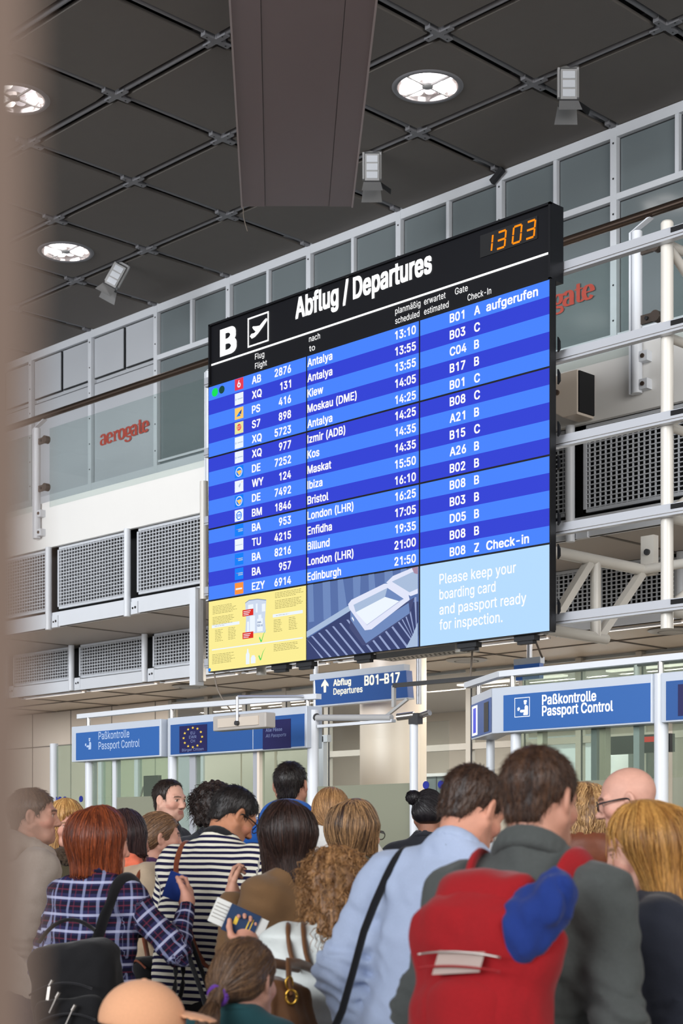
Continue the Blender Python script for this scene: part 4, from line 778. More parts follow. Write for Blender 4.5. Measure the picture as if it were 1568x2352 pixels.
for r_ in range(4):
    for c_ in range(3):
        u0, u1 = c_ * CW, (c_ + 1) * CW; w1 = TOP - r_ * RH; w0 = w1 - RH
        m = MB('bezel_black'); m.box(X(u0), X(u1), BY + 0.001, BY + 0.055, Z(w0), Z(w1), 'bezel_black')
        if r_ < 3:
            for k in range(5):
                kk = r_ * 5 + k; a = w1 - k * RW; b = a - RW
                rect(m, u0 + BZL, u1 - BZL, max(b, w0 + BZL), min(a, w1 - BZL), BY, 'row_light' if kk % 2 == 0 else 'row_dark')
        else:
            rect(m, u0 + BZL, u1 - BZL, w0 + BZL, w1 - BZL, BY, ['screen_yellow', 'px_steelblue', 'screen_pale'][c_])
        scr = part('screen', m, board)
        t = MB('text_white')
        if r_ < 3:
            for k in range(5):
                kk = r_ * 5 + k; w = w1 - (k + .5) * RW; rr = ROWS[kk]; bl = w - .031
                if c_ == 0:
                    t = MB('text_white'); logo(t, kk, w); sub('airline_logo', t, scr)
                    word('flight_code', scr, rr[0], X(.536), Z(bl), .060, TY, 'text_white', xs=1.0)
                    word('flight_number', scr, rr[1], X(.978), Z(bl), .060, TY, 'text_white', align='R', xs=.92)
                    if kk == 0:
                        t = MB('dot_green'); disc(t, .088, w - .004, .034, TY, 'dot_green', sx=1.1); sub('status_dot', t, scr)
                        t = MB('dot_off'); disc(t, .172, w, .031, TY, 'dot_off', sx=1.1); sub('status_dot', t, scr)
                elif c_ == 1:
                    word('destination', scr, rr[2], X(1.163), Z(bl), .060, TY, 'text_white', xs=.94)
                    word('departure_time', scr, rr[3], X(2.264), Z(bl), .060, TY, 'text_white', align='R', xs=.92)
                else:
                    word('gate_code', scr, rr[4], X(2.585), Z(bl), .060, TY, 'text_white', xs=.95)
                    word('hall_letter', scr, rr[5], X(2.805), Z(bl), .060, TY, 'text_white', xs=.95)
                    if rr[6]: word('remark', scr, rr[6], X(2.912), Z(bl), .060, TY, 'text_white', width=.435 if kk == 0 else .36)
        elif c_ == 2:
            for s_, w, wd in (('Please keep your', .418, .675), ('boarding card', .312, .50), ('and passport ready', .207, .762), ('for inspection.', .102, .56)):
                word('notice_line', scr, s_, X(2.489), Z(w), .072, TY, 'text_white', width=wd, bold=0.45)
        elif c_ == 0:
            rnd = random.Random(3)
            def lines(u, w, n, wd, h=.0036, dz=.0118):
                for k in range(n):
                    x = u; e = u + wd * rnd.uniform(.72, 1.0)
                    while x < e:
                        l = rnd.uniform(.012, .04); rect(t, x, min(x + l, e), w - k * dz, w - k * dz + h, TY, 'px_ink'); x += l + .006
            lines(.06, .520, 6, .30); lines(.06, .432, 6, .28); lines(.80, .545, 4, .32); lines(.80, .485, 6, .32)
            for u, w in ((.05, .350), (.775, .362)):
                rect(t, u, u + .335, w, w + .024, TY, 'px_white'); lines(u + .035, w + .010, 1, .17)
            for u, w in ((.09, .328), (.25, .330), (.785, .338), (.955, .340)): lines(u, w, 8, .10, dz=.0125)
            flatc(t, [(.455, .505), (.50, .522), (.60, .520), (.70, .502), (.695, .45), (.685, .36), (.695, .255), (.60, .262), (.50, .262), (.455, .282), (.465, .38), (.458, .45)], TY, 'px_bag')
            flat(t, [(.455, .505), (.50, .522), (.60, .520), (.70, .502), (.70, .508), (.60, .526), (.50, .528), (.455, .511)][::-1], TY - .001, 'px_bagline')
            for u0_, u1_, a, b in ((.51, .57, .27, .40), (.478, .50, .28, .36), (.595, .66, .27, .37), (.61, .645, .37, .40), (.65, .69, .42, .48), (.58, .60, .42, .49), (.49, .55, .45, .49)):
                rect(t, u0_, u1_, a, b, TY - .001, 'px_white')
            write(t, 'max.', X(.60), Z(.335), .018, TY - .002, 'px_bagline'); write(t, '100 ml', X(.595), Z(.308), .018, TY - .002, 'px_bagline', width=.065)
            for w in (.405, .228):
                rect(t, .425, .552, w, w + .05, TY - .002, 'px_rust')
                for k in range(3): rect(t, .437, .437 + .085 - .012 * k, w + .034 - k * .013, w + .039 - k * .013, TY - .003, 'px_white')
            for u, w, h in ((.618, .185, .10), (.610, .045, .10)):
                flat(t, [(u, w + .035), (u + .02, w), (u + .032, w + .005), (u + .018, w + .025), (u + .008, w + .045)], TY - .001, 'px_leaf'); flat(t, [(u + .02, w), (u + .032, w + .005), (u + .055, w + .06), (u + .088, w + h), (u + .05, w + .062)], TY - .001, 'px_leaf')
            rect(t, .05, 1.11, .172, .181, TY, 'px_white')
            flatc(t, [(.462, .028), (.505, .028), (.505, .105), (.495, .118), (.490, .148), (.478, .148), (.472, .118), (.462, .105)], TY, 'px_white'); flatc(t, [(.52, .03), (.575, .03), (.575, .075), (.565, .083), (.565, .092), (.53, .092), (.53, .083), (.52, .075)], TY, 'px_white')
            lines(.055, .135, 7, .29); lines(.785, .150, 5, .32)
            disc(t, .022, .020, .014, TY, 'px_sky', sx=1.1)
            sub('liquids_notice', t, scr)
        else:
            # picture of white security trays on a roller table
            y = TY; a0, a1 = CW + .006, 2 * CW - .006; b0, b1 = .006, RH - .006
            def U(u, w): return (a0 + (a1 - a0) * u, b0 + (b1 - b0) * w)
            def pf(pts, mm, dy): flatc(t, [U(*p_) for p_ in pts], y - dy * .0006, mm)
            for k in range(7):
                u = .02 + k * .14; pf([(u, .5), (u + .05 + .02 * (k % 3), .5), (u + .04 + .02 * (k % 2), 1), (u - .01, 1)], 'px_steel2', 1)
            pf([(0, .30), (.42, .58), (.42, .66), (0, .38)], 'px_grey', 2)
            pf([(0, .0), (.98, .0), (1, .15), (1, .56), (.42, .58), (0, .28)], 'px_roll', 3)
            for k in range(16):
                u0 = -.03 + k * .066; sh = .20 + .012 * k; top_ = min(.28 + .03 * k, .62)
                bl_ = max(u0, 0); br = min(u0 + sh, .985)
                def cl(u_, w_): return (min(max(u_, 0.0), .99), w_)
                pf([cl(u0 + sh * .85, 0.0), cl(u0 + sh * .85 + .020, 0.0), cl(u0 + .024, top_), cl(u0 + .006, top_)], 'px_rollhi', 4)
            pf([(.40, .35), (.42, .62), (.40, .70), (.55, .33), (.97, .62), (.93, .42), (.56, .10), (.52, .10)], 'px_traysh', 5)
            pf([(.55, .12), (.93, .43), (.92, .56), (.55, .30), (.41, .62), (.41, .46)], 'px_steel2', 6)
            pf([(.39, .66), (.40, .60), (.54, .29), (.60, .29), (.93, .60), (.92, .66), (.77, .84), (.71, .85), (.42, .71)], 'px_tray', 7)
            pf([(.44, .64), (.56, .35), (.88, .62), (.74, .79)], 'px_trayin', 8)
            pf([(.46, .54), (.56, .36), (.84, .60), (.72, .68)], 'px_white', 9)
            pf([(.44, .64), (.46, .54), (.72, .68), (.74, .79)], 'px_grey', 9)
            pf([(.74, .79), (.88, .62), (.84, .60), (.72, .68)], 'px_steel2', 10)
            pf([(.73, .86), (.79, .93), (.95, .99), (1, .995), (1, .66), (.94, .64)], 'px_tray', 11)
            pf([(.78, .86), (.93, .69), (1, .72), (1, .92), (.96, .94)], 'px_grey', 12)
            pf([(.95, .99), (.97, .92), (1, .90), (1, .995)], 'px_skin', 13)
            pf([(.90, .0), (1, .0), (1, .30), (.96, .16)], 'px_grey', 12)
            pf([(.425, .47), (.445, .42), (.445, .45), (.43, .49)], 'px_white', 12)
            sub('tray_picture', t, scr)
# carcass behind the screens, side clips, underside brackets
m = MB('bezel_black'); m.box(X(.03), X(3.416), BY + .055, BY + .10, Z(.02), Z(2.29))
part('screen_backing', m, board)
for k, w in enumerate((1.93, 1.72, 1.38, 1.16, .80, .58, .22)):
    m = MB('bezel_black'); m.plate([(X(3.446), Z(w)), (X(3.462), Z(w - .03)), (X(3.464), Z(w - .08)), (X(3.446), Z(w - .10))], BY + .075, BY + .09); part('side_clip', m, board)
for u in (.72, 1.0, 1.62, 2.62, 3.12):
    m = MB('gasket_black'); m.box(X(u), X(u + .17), BY + .03, BY + .09, Z(-.035), Z(.0)); m.box(X(u + .02), X(u + .15), BY + .04, BY + .08, Z(-.055), Z(-.03)); part('underside_bracket', m, board)
m = MB('cable_grey'); m.curve([(X(.04), BY + .03, Z(.0)), (X(.05), BY + .05, Z(-.12)), (X(.12), BY + .08, Z(-.25)), (X(.10), BY + .3, Z(-.42))], .006); part('hanging_cable', m, board)

# ------------------------------------------------------------------ white truss that carries the board
RY = 8.43
truss = root('board_truss', (-7.6, RY + .3, 2.82), 'white tubular truss behind and right of the departure board', 'truss')
for z in (5.293, 4.717, 4.16, 3.583, 2.993):
    m = MB('rail_alu'); m.box(-10.1, -3.9, RY - .04, RY + .012, z - .036, z + .036); m.box(-10.1, -3.9, RY - .044, RY - .038, z - .022, z - .018, 'steel')
    for xx in (-5.60, -4.6): m.box(xx, xx + .12, RY - .045, RY - .039, z + .0, z + .03, 'void_dark')
    part('rail', m, truss)
for x in (-5.69, -7.4, -9.5):
    m = MB('truss_white'); m.tube((x, RY + .052, 2.86), (x, RY + .052, 5.40), .040, 'truss_white', 18); m.lathe([(.040, 0), (.034, .012), (.0, .016)], (x, RY + .052, 5.40), 'truss_white', 18); part('post', m, truss)
BK = RY + 1.05
for x in (-5.69,):
    m = MB('truss_white'); m.tube((x, BK, 2.9), (x, BK, 5.3), .036); part('rear_post', m, truss)
    for z in (5.27, 4.69, 4.13, 3.56, 2.97):
        m = MB('truss_white'); m.tube((x, RY + .06, z), (x, BK, z), .030); part('cross_tube', m, truss)
    for za, zb in ((5.25, 4.70), (4.15, 4.66), (3.60, 4.10), (3.0, 3.54)):
        m = MB('truss_white'); m.tube((x, RY + .08, za), (x, BK - .03, zb), .030); part('brace', m, truss)
# outrigger frame reaching back to the gallery
x = -6.62
m = MB('truss_white'); m.tube((x, RY + .02, 3.472), (x, 9.62, 3.475), .040); part('upper_chord', m, truss)
m = MB('truss_white'); m.tube((x, RY + .02, 2.945), (x, 9.12, 2.94), .038); part('lower_chord', m, truss)
m = MB('truss_white'); m.tube((x, 9.0, 2.945), (x, 9.0, 3.47), .038); part('strut', m, truss)
for ya, za, yb, zb in ((8.48, 2.95, 8.93, 3.45), (9.04, 2.95, 9.55, 3.45)):
    m = MB('truss_white'); m.bar((x, ya, za), (x, yb, zb), .055, .055); part('brace', m, truss)
m = MB('truss_white'); m.tube((x, 9.56, 3.475), (-4.2, 9.56, 3.50), .034); part('rear_chord', m, truss)
m = MB('truss_white'); m.box(x - .03, x + .08, 9.58, 9.64, 3.44, 3.72); m.tube((x + .03, 9.56, 3.6), (x + .03, 9.58, 3.6), .022, 'fixture_dark'); part('hanger_plate', m, truss)
# left end post and boxed bracket
m = MB('truss_white'); m.tube((-10.15, RY, 3.53), (-10.15, RY, 4.50), .034); part('end_post', m, truss)
m = MB('frame_white'); m.box(-10.30, -10.225, RY - .03, RY + .06, 2.83, 3.635); m.box(-10.30, -10.16, RY + .0, RY + .03, 2.86, 3.62, 'steel'); part('bracket_box', m, truss)
# perforated cable tray under the board, round tray, droopy wires
m = MB('fixture_grey'); m.box(-8.36, -7.50, 8.62, 8.80, 2.90, 2.93)
for k in range(18):
    m.tube((-8.30 + k * .045, 8.66, 2.898), (-8.30 + k * .045, 8.66, 2.9), .009, 'void_dark', 8); m.tube((-8.30 + k * .045, 8.72, 2.898), (-8.30 + k * .045, 8.72, 2.9), .009, 'void_dark', 8)
m.box(-8.36, -7.50, 8.61, 8.62, 2.90, 2.985); solo('cable_tray', m, 'perforated grey cable tray under the departure board', 'cable tray')
# ------------------------------------------------------------------ lower level: strip lights, glass wall, room behind
for k in range(9):
    xa = -18.05 + 1.48 * k
    r = root('strip_light', (xa + .67, GB + .11, SOF2), 'slim strip light in the lower ceiling, %s from the left' % ORD[k], 'light', 'strip lights along the lower ceiling')
    m = MB('strip_glow'); m.box(xa + .02, xa + 1.34, GB + .085, GB + .135, SOF2 - .004, SOF2 + .004); part('diffuser', m, r)
    m = MB('frame_white'); m.box(xa, xa + 1.36, GB + .07, GB + .085, SOF2 - .008, SOF2 + .009); m.box(xa, xa + 1.36, GB + .135, GB + .15, SOF2 - .008, SOF2 + .009); part('light_frame', m, r)
    l = bpy.data.lights.new('strip_beam', 'AREA'); l.shape = 'RECTANGLE'; l.size = 1.3; l.size_y = .06; l.energy = 26; l.color = (1, .93, .84)
    o = bpy.data.objects.new('strip_beam', l); col.objects.link(o); o.parent = r; o.location = (0, 0, -.012)
for x, y in ((-11.0, 12.7), (-15.2, 12.4), (-8.2, 12.3)):
    m = MB('fixture_grey'); m.lathe([(0, -.012), (.1, -.014), (.2, -.012), (.22, 0)], (x, y, SOF2), 'fixture_grey', 24); m.lathe([(.12, -.016), (.13, -.016)], (x, y, SOF2), 'fixture_dark', 24)
    solo('ceiling_vent', m, 'round grey air vent in the lower ceiling ' + {-11.0: 'behind the white column', -15.2: 'above the left passport booth', -8.2: 'behind the truss'}[x], 'vent', 'round air vents in the lower ceiling')
# back glass wall of the lower level
LY = WALL_Y
xs_ = [X0 + .75 * k for k in range(2, 26)]
m = MB('lower_beige')
m.box(-27, X0 + 1.5 * 2 + .3, LY - .02, LY + .1, 0, SOF2)
for k in range(8): m.box(-24 + .98 * k, -24 + .98 * k + .012, LY - .024, LY - .02, 0, SOF2, 'ceiling_panel')
m.box(-27, -16.8, LY - .025, LY - .02, 2.95, 2.965, 'ceiling_panel')
struct('wall_left', m)
for k in range(10):
    xa = -16.8 + 1.5 * k; xb = xa + 1.5
    r = root('window_%d' % (k + 20), ((xa + xb) / 2, LY, 0), None, None, kind='structure')
    fr = MB('frame_lower')
    for x in (xa, xa + .75):
        fr.box(x - .035, x + .035, LY - .04, LY + .04, 0, SOF2)
    for z in (SOF2 - .07, 2.60, 1.05): fr.box(xa, xb, LY - .03, LY + .04, z - .035, z + .035)
    for x in (xa + .038, xa + .788): fr.box(x, x + .014, LY - .042, LY - .03, 0, SOF2 - .1, 'gasket_black')
    part('window_frame', fr, r)
    p = MB('glass_clear'); p.box(xa, xb, LY + .0, LY + .01, 0, SOF2); part('pane', p, r)
m = MB('lower_beige'); m.box(-20, 3, 17.6, 17.7, 0, 4); struct('wall_far', m)
m = MB('soffit'); m.box(-20, 3, LY + .1, 17.6, 3.46, 3.52); struct('trim_8', m)
for k in range(7):
    xa = -17.2 + 2.2 * k
    m = MB('strip_glow'); m.box(xa, xa + 1.6, 14.6, 14.7, 3.44, 3.46)
    o = solo('strip_light', m, 'bright strip light in the room behind the glass wall, %s from the left' % ORD[k], 'light', 'strip lights behind the glass wall')
    l = bpy.data.lights.new('strip_beam', 'AREA'); l.shape = 'RECTANGLE'; l.size = 1.6; l.size_y = .1; l.energy = 60; l.color = (1, .95, .9)
    o2 = bpy.data.objects.new('strip_beam', l); col.objects.link(o2); o2.parent = o; o2.location = (0, 0, -.012)
for x0, x1, z0, z1, mm, nm, lab, cat in ((-14.3, -13.4, 0, 2.4, 'pane_dark', 'cabinet', 'tall dark cabinet behind the glass wall left of the white column', 'cabinet'),
        (-12.0, -10.8, 0, 2.75, 'pane_dark', 'cabinet', 'dark grey cabinet behind the glass wall right of the white column', 'cabinet'),
        (-9.3, -7.9, 0, 2.3, 'fixture_dark', 'cabinet', 'dark cabinet seen under the right passport sign', 'cabinet')):
    m = MB(mm); m.box(x0, x1, 15.4, 15.9, z0, z1); m.box(x0 - .02, x1 + .02, 15.38, 15.92, z1, z1 + .04, 'fixture_grey'); m.box((x0 + x1) / 2 - .006, (x0 + x1) / 2 + .006, 15.395, 15.4, z0, z1, 'gasket_black'); solo(nm, m, lab, cat)
r = root('vending_kiosk', (-11.2, 14.6, 0), 'bright white lit kiosk with a pink stripe behind the right booth', 'kiosk')
m = MB('frame_white'); m.box(-11.75, -10.65, 14.5, 15.1, 0, 2.75); part('kiosk_body', m, r)
m = MB('window_glow'); m.box(-11.68, -11.3, 14.485, 14.5, .9, 2.6); m.box(-11.22, -10.72, 14.485, 14.5, .9, 2.6); part('lit_panel', m, r)
glow('pink_glow', (238, 96, 140), 1.0)
m = MB('pink_glow'); m.box(-11.70, -11.05, 14.475, 14.485, 2.32, 2.42); m.box(-11.62, -11.58, 14.475, 14.485, 1.2, 2.6); part('pink_stripe', m, r)
# round column
m = MB('column_cream'); m.lathe([(.325, 0), (.325, SOF1)], (-10.73, 11.3, 0), 'column_cream', 40); struct('pillar_round', m)
m = MB('column_cream'); m.lathe([(.27, 0), (.27, SOF1)], (-15.03, 11.3, 0), 'column_cream', 32)

# ------------------------------------------------------------------ passport booths
SY = 7.6
mat('sign_blue_base', (34, 82, 146), rough=0.4, var=0.04, scale=3, emit=(44, 104, 178), strength=0.26)
mat('sign_blue_dim', (28, 72, 132), rough=0.4, var=0.04, scale=3, emit=(36, 92, 164), strength=0.24)
mat('sign_navy', (14, 14, 66), rough=0.4, var=0.0, emit=(14, 12, 78), strength=0.35)
mat('sign_abflug', (28, 66, 124), rough=0.4, var=0.04, emit=(28, 68, 128), strength=0.5)
mat('letter_dim', (176, 196, 226), rough=0.5, var=0)
mat('letter_grey', (120, 132, 176), rough=0.5, var=0)
mat('star_gold', (235, 200, 70), rough=0.5, var=0)
glow('letter_lit', (255, 255, 255), 1.25); glow('letter_warm', (255, 250, 226), 1.2)
def sign_panel(r, x0, x1, z0, z1, blue, name='sign_box'):
    m = MB('sign_frame')
    m.box(x0, x1, SY - .05, SY + .10, z0, z1)
    part('sign_frame', m, r, bevel=.004)
def txt(name, r, s_, x, z, cap, width, mm, y, **kw):
    m = MB(mm); write(m, s_, x, z, cap, y, mm, width=width, **kw); return part(name, m, r)
def figure(r, x, z, h, y, mm, boxed):
    """officer-at-desk pictogram"""
    m = MB(mm); k = h
    def P(pts): m.add([(x + a * k, y, z + b * k) for a, b in pts], [tuple(range(len(pts)))], mm)
    P([(.52, .00), (.86, .00), (.88, .10), (.88, .52), (.80, .60), (.66, .60), (.62, .50), (.62, .34), (.30, .34), (.24, .26), (.30, .18), (.60, .18), (.52, .12)][:])
    P([(.66 + .10 * math.cos(t), .74 + .10 * math.sin(t)) for t in np.linspace(0, 2 * math.pi, 14, endpoint=False)])
    P([(.54, .80), (.80, .80), (.78, .92), (.56, .92)])
    P([(.06, .30), (.14, .28), (.26, .40), (.20, .50), (.16, .52), (.05, .46)])
    if boxed:
        for a, b, c_, d in ((-.18, 1.02, 1.06, 1.10), (-.18, 1.02, -.10, -.06), (-.18, -.14, -.10, 1.10), (.98, 1.02, -.10, 1.10)):
            m.add([(x + a * k, y, z + c_ * k), (x + b * k, y, z + c_ * k), (x + b * k, y, z + d * k), (x + a * k, y, z + d * k)], [(0, 1, 2, 3)], mm)
    part('pictogram', m, r)
FY = SY - .054
# left booth, first sign
r = root('passport_sign', (-10.19, SY, 2.18), 'blue passport control sign with dim lettering on the left booth', 'sign')
sign_panel(r, -10.765, -9.60, 2.180, 2.466, None)
m = MB('sign_blue_base'); m.box(-10.70, -9.62, SY - .053, SY - .049, 2.192, 2.412, 'sign_blue_base'); part('sign_face', m, r)
txt('sign_line', r, 'Paßkontrolle', -10.39, 2.345, .062, .40, 'letter_dim', FY, bold=.3); txt('sign_line', r, 'Passport Control', -10.39, 2.266, .062, .53, 'letter_dim', FY, bold=.3)
figure(r, -10.58, 2.272, .10, FY, 'letter_dim', False)
# left booth, second sign
r = root('passport_sign', (-8.76, SY, 2.17), 'blue sign with a ring of gold stars and two navy squares on the left booth', 'sign')
sign_panel(r, -9.51, -7.99, 2.176, 2.466, None)
m = MB('sign_blue_dim'); m.box(-9.48, -8.01, SY - .053, SY - .049, 2.188, 2.412, 'sign_blue_dim'); m.box(-8.545, -8.539, SY - .0545, SY - .053, 2.19, 2.41, 'sign_frame'); part('sign_face', m, r)
m = MB('sign_navy'); m.box(-9.37, -9.05, SY - .056, SY - .053, 2.196, 2.396, 'sign_navy'); sq = part('star_square', m, r)
for k in range(12):
    a = math.pi * 2 * k / 12; cx, cz = -9.21 + .108 * math.cos(a), 2.305 + .072 * math.sin(a); m = MB('star_gold')
    m.add([(cx + (.014 if j % 2 == 0 else .006) * 1.2 * math.sin(math.pi * j / 5), SY - .058, cz + (.011 if j % 2 == 0 else .0046) * math.cos(math.pi * j / 5)) for j in range(10)], [tuple(reversed(range(10)))], 'star_gold')
    part('gold_star', m, sq)
for s_, z, w in (('EU', 2.328, .05), ('EWR', 2.298, .085), ('CH', 2.268, .05)): txt('square_line', sq, s_, -9.21, z, .022, w, 'letter_grey', SY - .058, align='C', bold=.3)
txt('square_line', sq, 'Bürger Citizen', -9.21, 2.206, .020, .25, 'letter_grey', SY - .058, align='C', bold=.3)
m = MB('sign_navy'); m.box(-8.435, -8.145, SY - .056, SY - .053, 2.182, 2.385, 'sign_navy'); sq = part('navy_square', m, r)
txt('square_line', sq, 'Alle Pässe', -8.40, 2.305, .024, .17, 'letter_grey', SY - .058, bold=.5); txt('square_line', sq, 'All Passports', -8.40, 2.265, .024, .21, 'letter_grey', SY - .058, bold=.3, slant=.2)
# right booth sign with chamfered end
r = root('passport_sign', (-5.76, SY, 2.19), 'blue passport control sign with bright white lettering on the right booth', 'sign')
sign_panel(r, -6.335, -5.165, 2.19, 2.468, None)
m = MB('sign_frame')
C0 = (-6.335, SY - .05); C1 = (-6.80, SY + .30)
m.add([(C0[0], C0[1], 2.19), (C1[0], C1[1], 2.19), (C1[0] + .1, C1[1] + .13, 2.19), (C0[0], C0[1] + .15, 2.19), (C0[0], C0[1], 2.468), (C1[0], C1[1], 2.468), (C1[0] + .1, C1[1] + .13, 2.468), (C0[0], C0[1] + .15, 2.468)],
      [(0, 1, 2, 3), (7, 6, 5, 4), (1, 0, 4, 5), (2, 1, 5, 6), (3, 2, 6, 7), (0, 3, 7, 4)], 'sign_frame'); part('angled_end', m, r)
def cham(t, z, e=.004): # point on the angled face
    nx, ny = -(C0[1] - C1[1]), (C0[0] - C1[0]); l = math.hypot(nx, ny)
    return (C0[0] + (C1[0] - C0[0]) * t - e * .60, C0[1] + (C1[1] - C0[1]) * t - e * .8, z)
def cq(t0, t1, z0, z1, e, mm, nm):
    m_ = MB(mm); m_.add([cham(t1, z0, e), cham(t0, z0, e), cham(t0, z1, e), cham(t1, z1, e)], [(0, 1, 2, 3)], mm); return part(nm, m_, r)
cq(.0, 1, 2.20, 2.415, .003, 'sign_abflug', 'angled_face'); cq(.66, .93, 2.21, 2.40, .005, 'letter_lit', 'lit_strip'); cq(.72, .87, 2.225, 2.385, .006, 'row_dark', 'strip_marks'); cq(.12, .34, 2.21, 2.395, .005, 'fixture_dark', 'dark_square')
m = MB('sign_blue_base'); m.box(-6.24, -5.175, SY - .053, SY - .049, 2.20, 2.418, 'sign_blue_base'); part('sign_face', m, r)
txt('sign_line', r, 'Paßkontrolle', -5.94, 2.342, .060, .392, 'letter_lit', FY, bold=.9); txt('sign_line', r, 'Passport Control', -5.94, 2.276, .060, .51, 'letter_lit', FY, bold=.9)
figure(r, -6.135, 2.288, .098, FY, 'letter_lit', True)
r = root('passport_sign', (-4.6, SY, 2.19), 'blue sign with navy square cut off by the right picture edge', 'sign')
sign_panel(r, -5.105, -4.0, 2.19, 2.468, None)
m = MB('sign_blue_dim'); m.box(-5.07, -4.02, SY - .053, SY - .049, 2.20, 2.418, 'sign_blue_dim'); m.box(-4.99, -4.70, SY - .056, SY - .053, 2.22, 2.395, 'sign_navy'); part('sign_face', m, r)
# booths: posts, rails, glass
def booth(name, loc, label, posts, rail_pts, stubs):
    r = root(name, loc, label, 'booth')
    for x, y, rad, zt in posts:
        m = MB('frame_white'); m.tube((x, y, 0), (x, y, zt), rad, 'frame_white', 18); part('post', m, r)
    m = MB('frame_white')
    for a, b in zip(rail_pts, rail_pts[1:]): m.bar(a, b, .05, .036)
    part('top_rail', m, r)
    for x, y in stubs:
        m = MB('steel'); m.tube((x, y, 2.46), (x, y, 2.545), .018, 'steel', 12); part('rail_stub', m, r)
    return r
bl = booth('passport_booth', (-9.3, 8.8, 0), 'glass passport booth with frosted lower panes at left', [(-10.63, SY + .03, .036, 2.18), (-9.553, SY + .03, .04, 2.47), (-8.01, SY + .03, .04, 2.44), (-11.26, SY + .12, .035, 2.36)],
    [(-10.73, SY, 2.55), (-9.5, SY, 2.553), (-7.90, SY - .02, 2.525)], [(-10.60, SY), (-9.53, SY), (-8.03, SY)])
br = booth('passport_booth', (-5.4, 8.8, 0), 'glass passport booth under the bright sign at right', [(-6.21, SY + .03, .033, 2.2), (-5.137, SY + .0, .04, 2.47), (-6.74, SY + .42, .028, 2.2), (-3.6, SY + .03, .04, 2.4)],
    [(-6.86, 7.93, 2.55), (-6.30, SY, 2.556), (-5.13, SY, 2.556), (-3.4, SY, 2.556)], [(-6.21, SY), (-5.14, SY), (-6.72, SY + .28)])
def pane(r, x0, x1, y, z0, z1, mm, nm='glass_pane', dy=.01):
    m = MB(mm); m.box(x0, x1, y, y + dy, z0, z1); return part(nm, m, r)
def paney(r, x, y0, y1, z0, z1, mm, nm='side_pane'):
    m = MB(mm); m.box(x, x + .01, y0, y1, z0, z1); return part(nm, m, r)
def fr(r, x0, x1, y, z0, z1, mm='frame_white', nm='frame_bar', d=.05):
    m = MB(mm); m.box(x0, x1, y, y + d, z0, z1); return part(nm, m, r)
pane(bl, -11.22, -10.70, SY + .12, .1, 2.34, 'glass_green'); fr(bl, -10.73, -10.69, SY + .1, 0, 2.30)
for k, x in enumerate((-11.56, -11.50, -11.43, -11.20, -11.08)):
    m = MB('dot_blue'); m.tube((x + .33, SY + .115, 1.887), (x + .33, SY + .119, 1.887), .026, 'dot_blue', 18); part('blue_dot', m, bl)
pane(bl, -10.60, -9.60, SY + .03, 1.885, 2.18, 'glass_green'); pane(bl, -10.60, -10.30, SY + .03, .1, 1.885, 'glass_green'); pane(bl, -10.26, -9.60, SY + .03, .1, 1.885, 'glass_frost', 'frosted_pane')
fr(bl, -10.31, -10.265, SY + .02, 0, 2.18)
pane(bl, -9.51, -9.34, SY + .03, .1, 2.18, 'glass_green'); fr(bl, -9.345, -9.275, SY + .02, 0, 2.18, 'rail_alu')
pane(bl, -9.27, -8.62, SY + .03, .1, 2.18, 'glass_green'); fr(bl, -8.625, -8.555, SY + .02, 0, 2.18, 'rail_alu'); pane(bl, -8.55, -8.05, SY + .03, .1, 2.18, 'glass_green')
fr(bl, -8.56, -8.535, SY + .0, 0, 2.18, 'column_cream')
# booth back wall: cream blinds and pale panels
for x0, x1, mm in ((-12.0, -11.62, 'wall_panel'), (-11.58, -11.06, 'column_cream'), (-11.04, -10.6, 'column_cream'), (-10.56, -10.0, 'column_cream')): fr(bl, x0, x1, 9.62, 0.2, 2.42, mm, 'back_panel', .03)
for x in (-13.2, -12.6, -11.60, -9.98): fr(bl, x - .03, x + .03, 9.6, 0, 2.45, 'frame_white', 'back_mullion')
fr(bl, -13.3, -9.9, 9.6, 2.40, 2.46, 'frame_white', 'back_rail')
pane(bl, -13.2, -12.0, 9.62, .1, 2.4, 'glass_green', 'back_pane')
fr(bl, -10.95, -8.6, 8.2, .98, 1.02, 'lower_beige', 'counter', .6)
r = root('monitor', (-10.58, 8.25, 1.02), 'small dark monitor inside the left booth beside the smiling man', 'monitor')
m = MB('fixture_dark'); m.box(-10.66, -10.47, 8.2, 8.24, 1.86, 2.085); part('screen_back', m, r); m = MB('fixture_grey'); m.tube((-10.565, 8.22, 1.02), (-10.565, 8.22, 1.9), .015); part('stand', m, r)
r = root('desk_lamp', (-10.95, 8.4, 1.02), 'small silver desk lamp inside the left booth', 'lamp')
m = MB('steel'); m.curve([(-10.95, 8.4, 1.02), (-10.97, 8.4, 1.8), (-10.93, 8.4, 1.98), (-10.86, 8.38, 2.02)], .010, 'steel'); part('arm', m, r)
m = MB('steel'); m.lathe([(0, 0), (.035, .005), (.02, .05), (0, .055)], (-10.85, 8.38, 1.98), 'steel', 14); part('lamp_head', m, r)
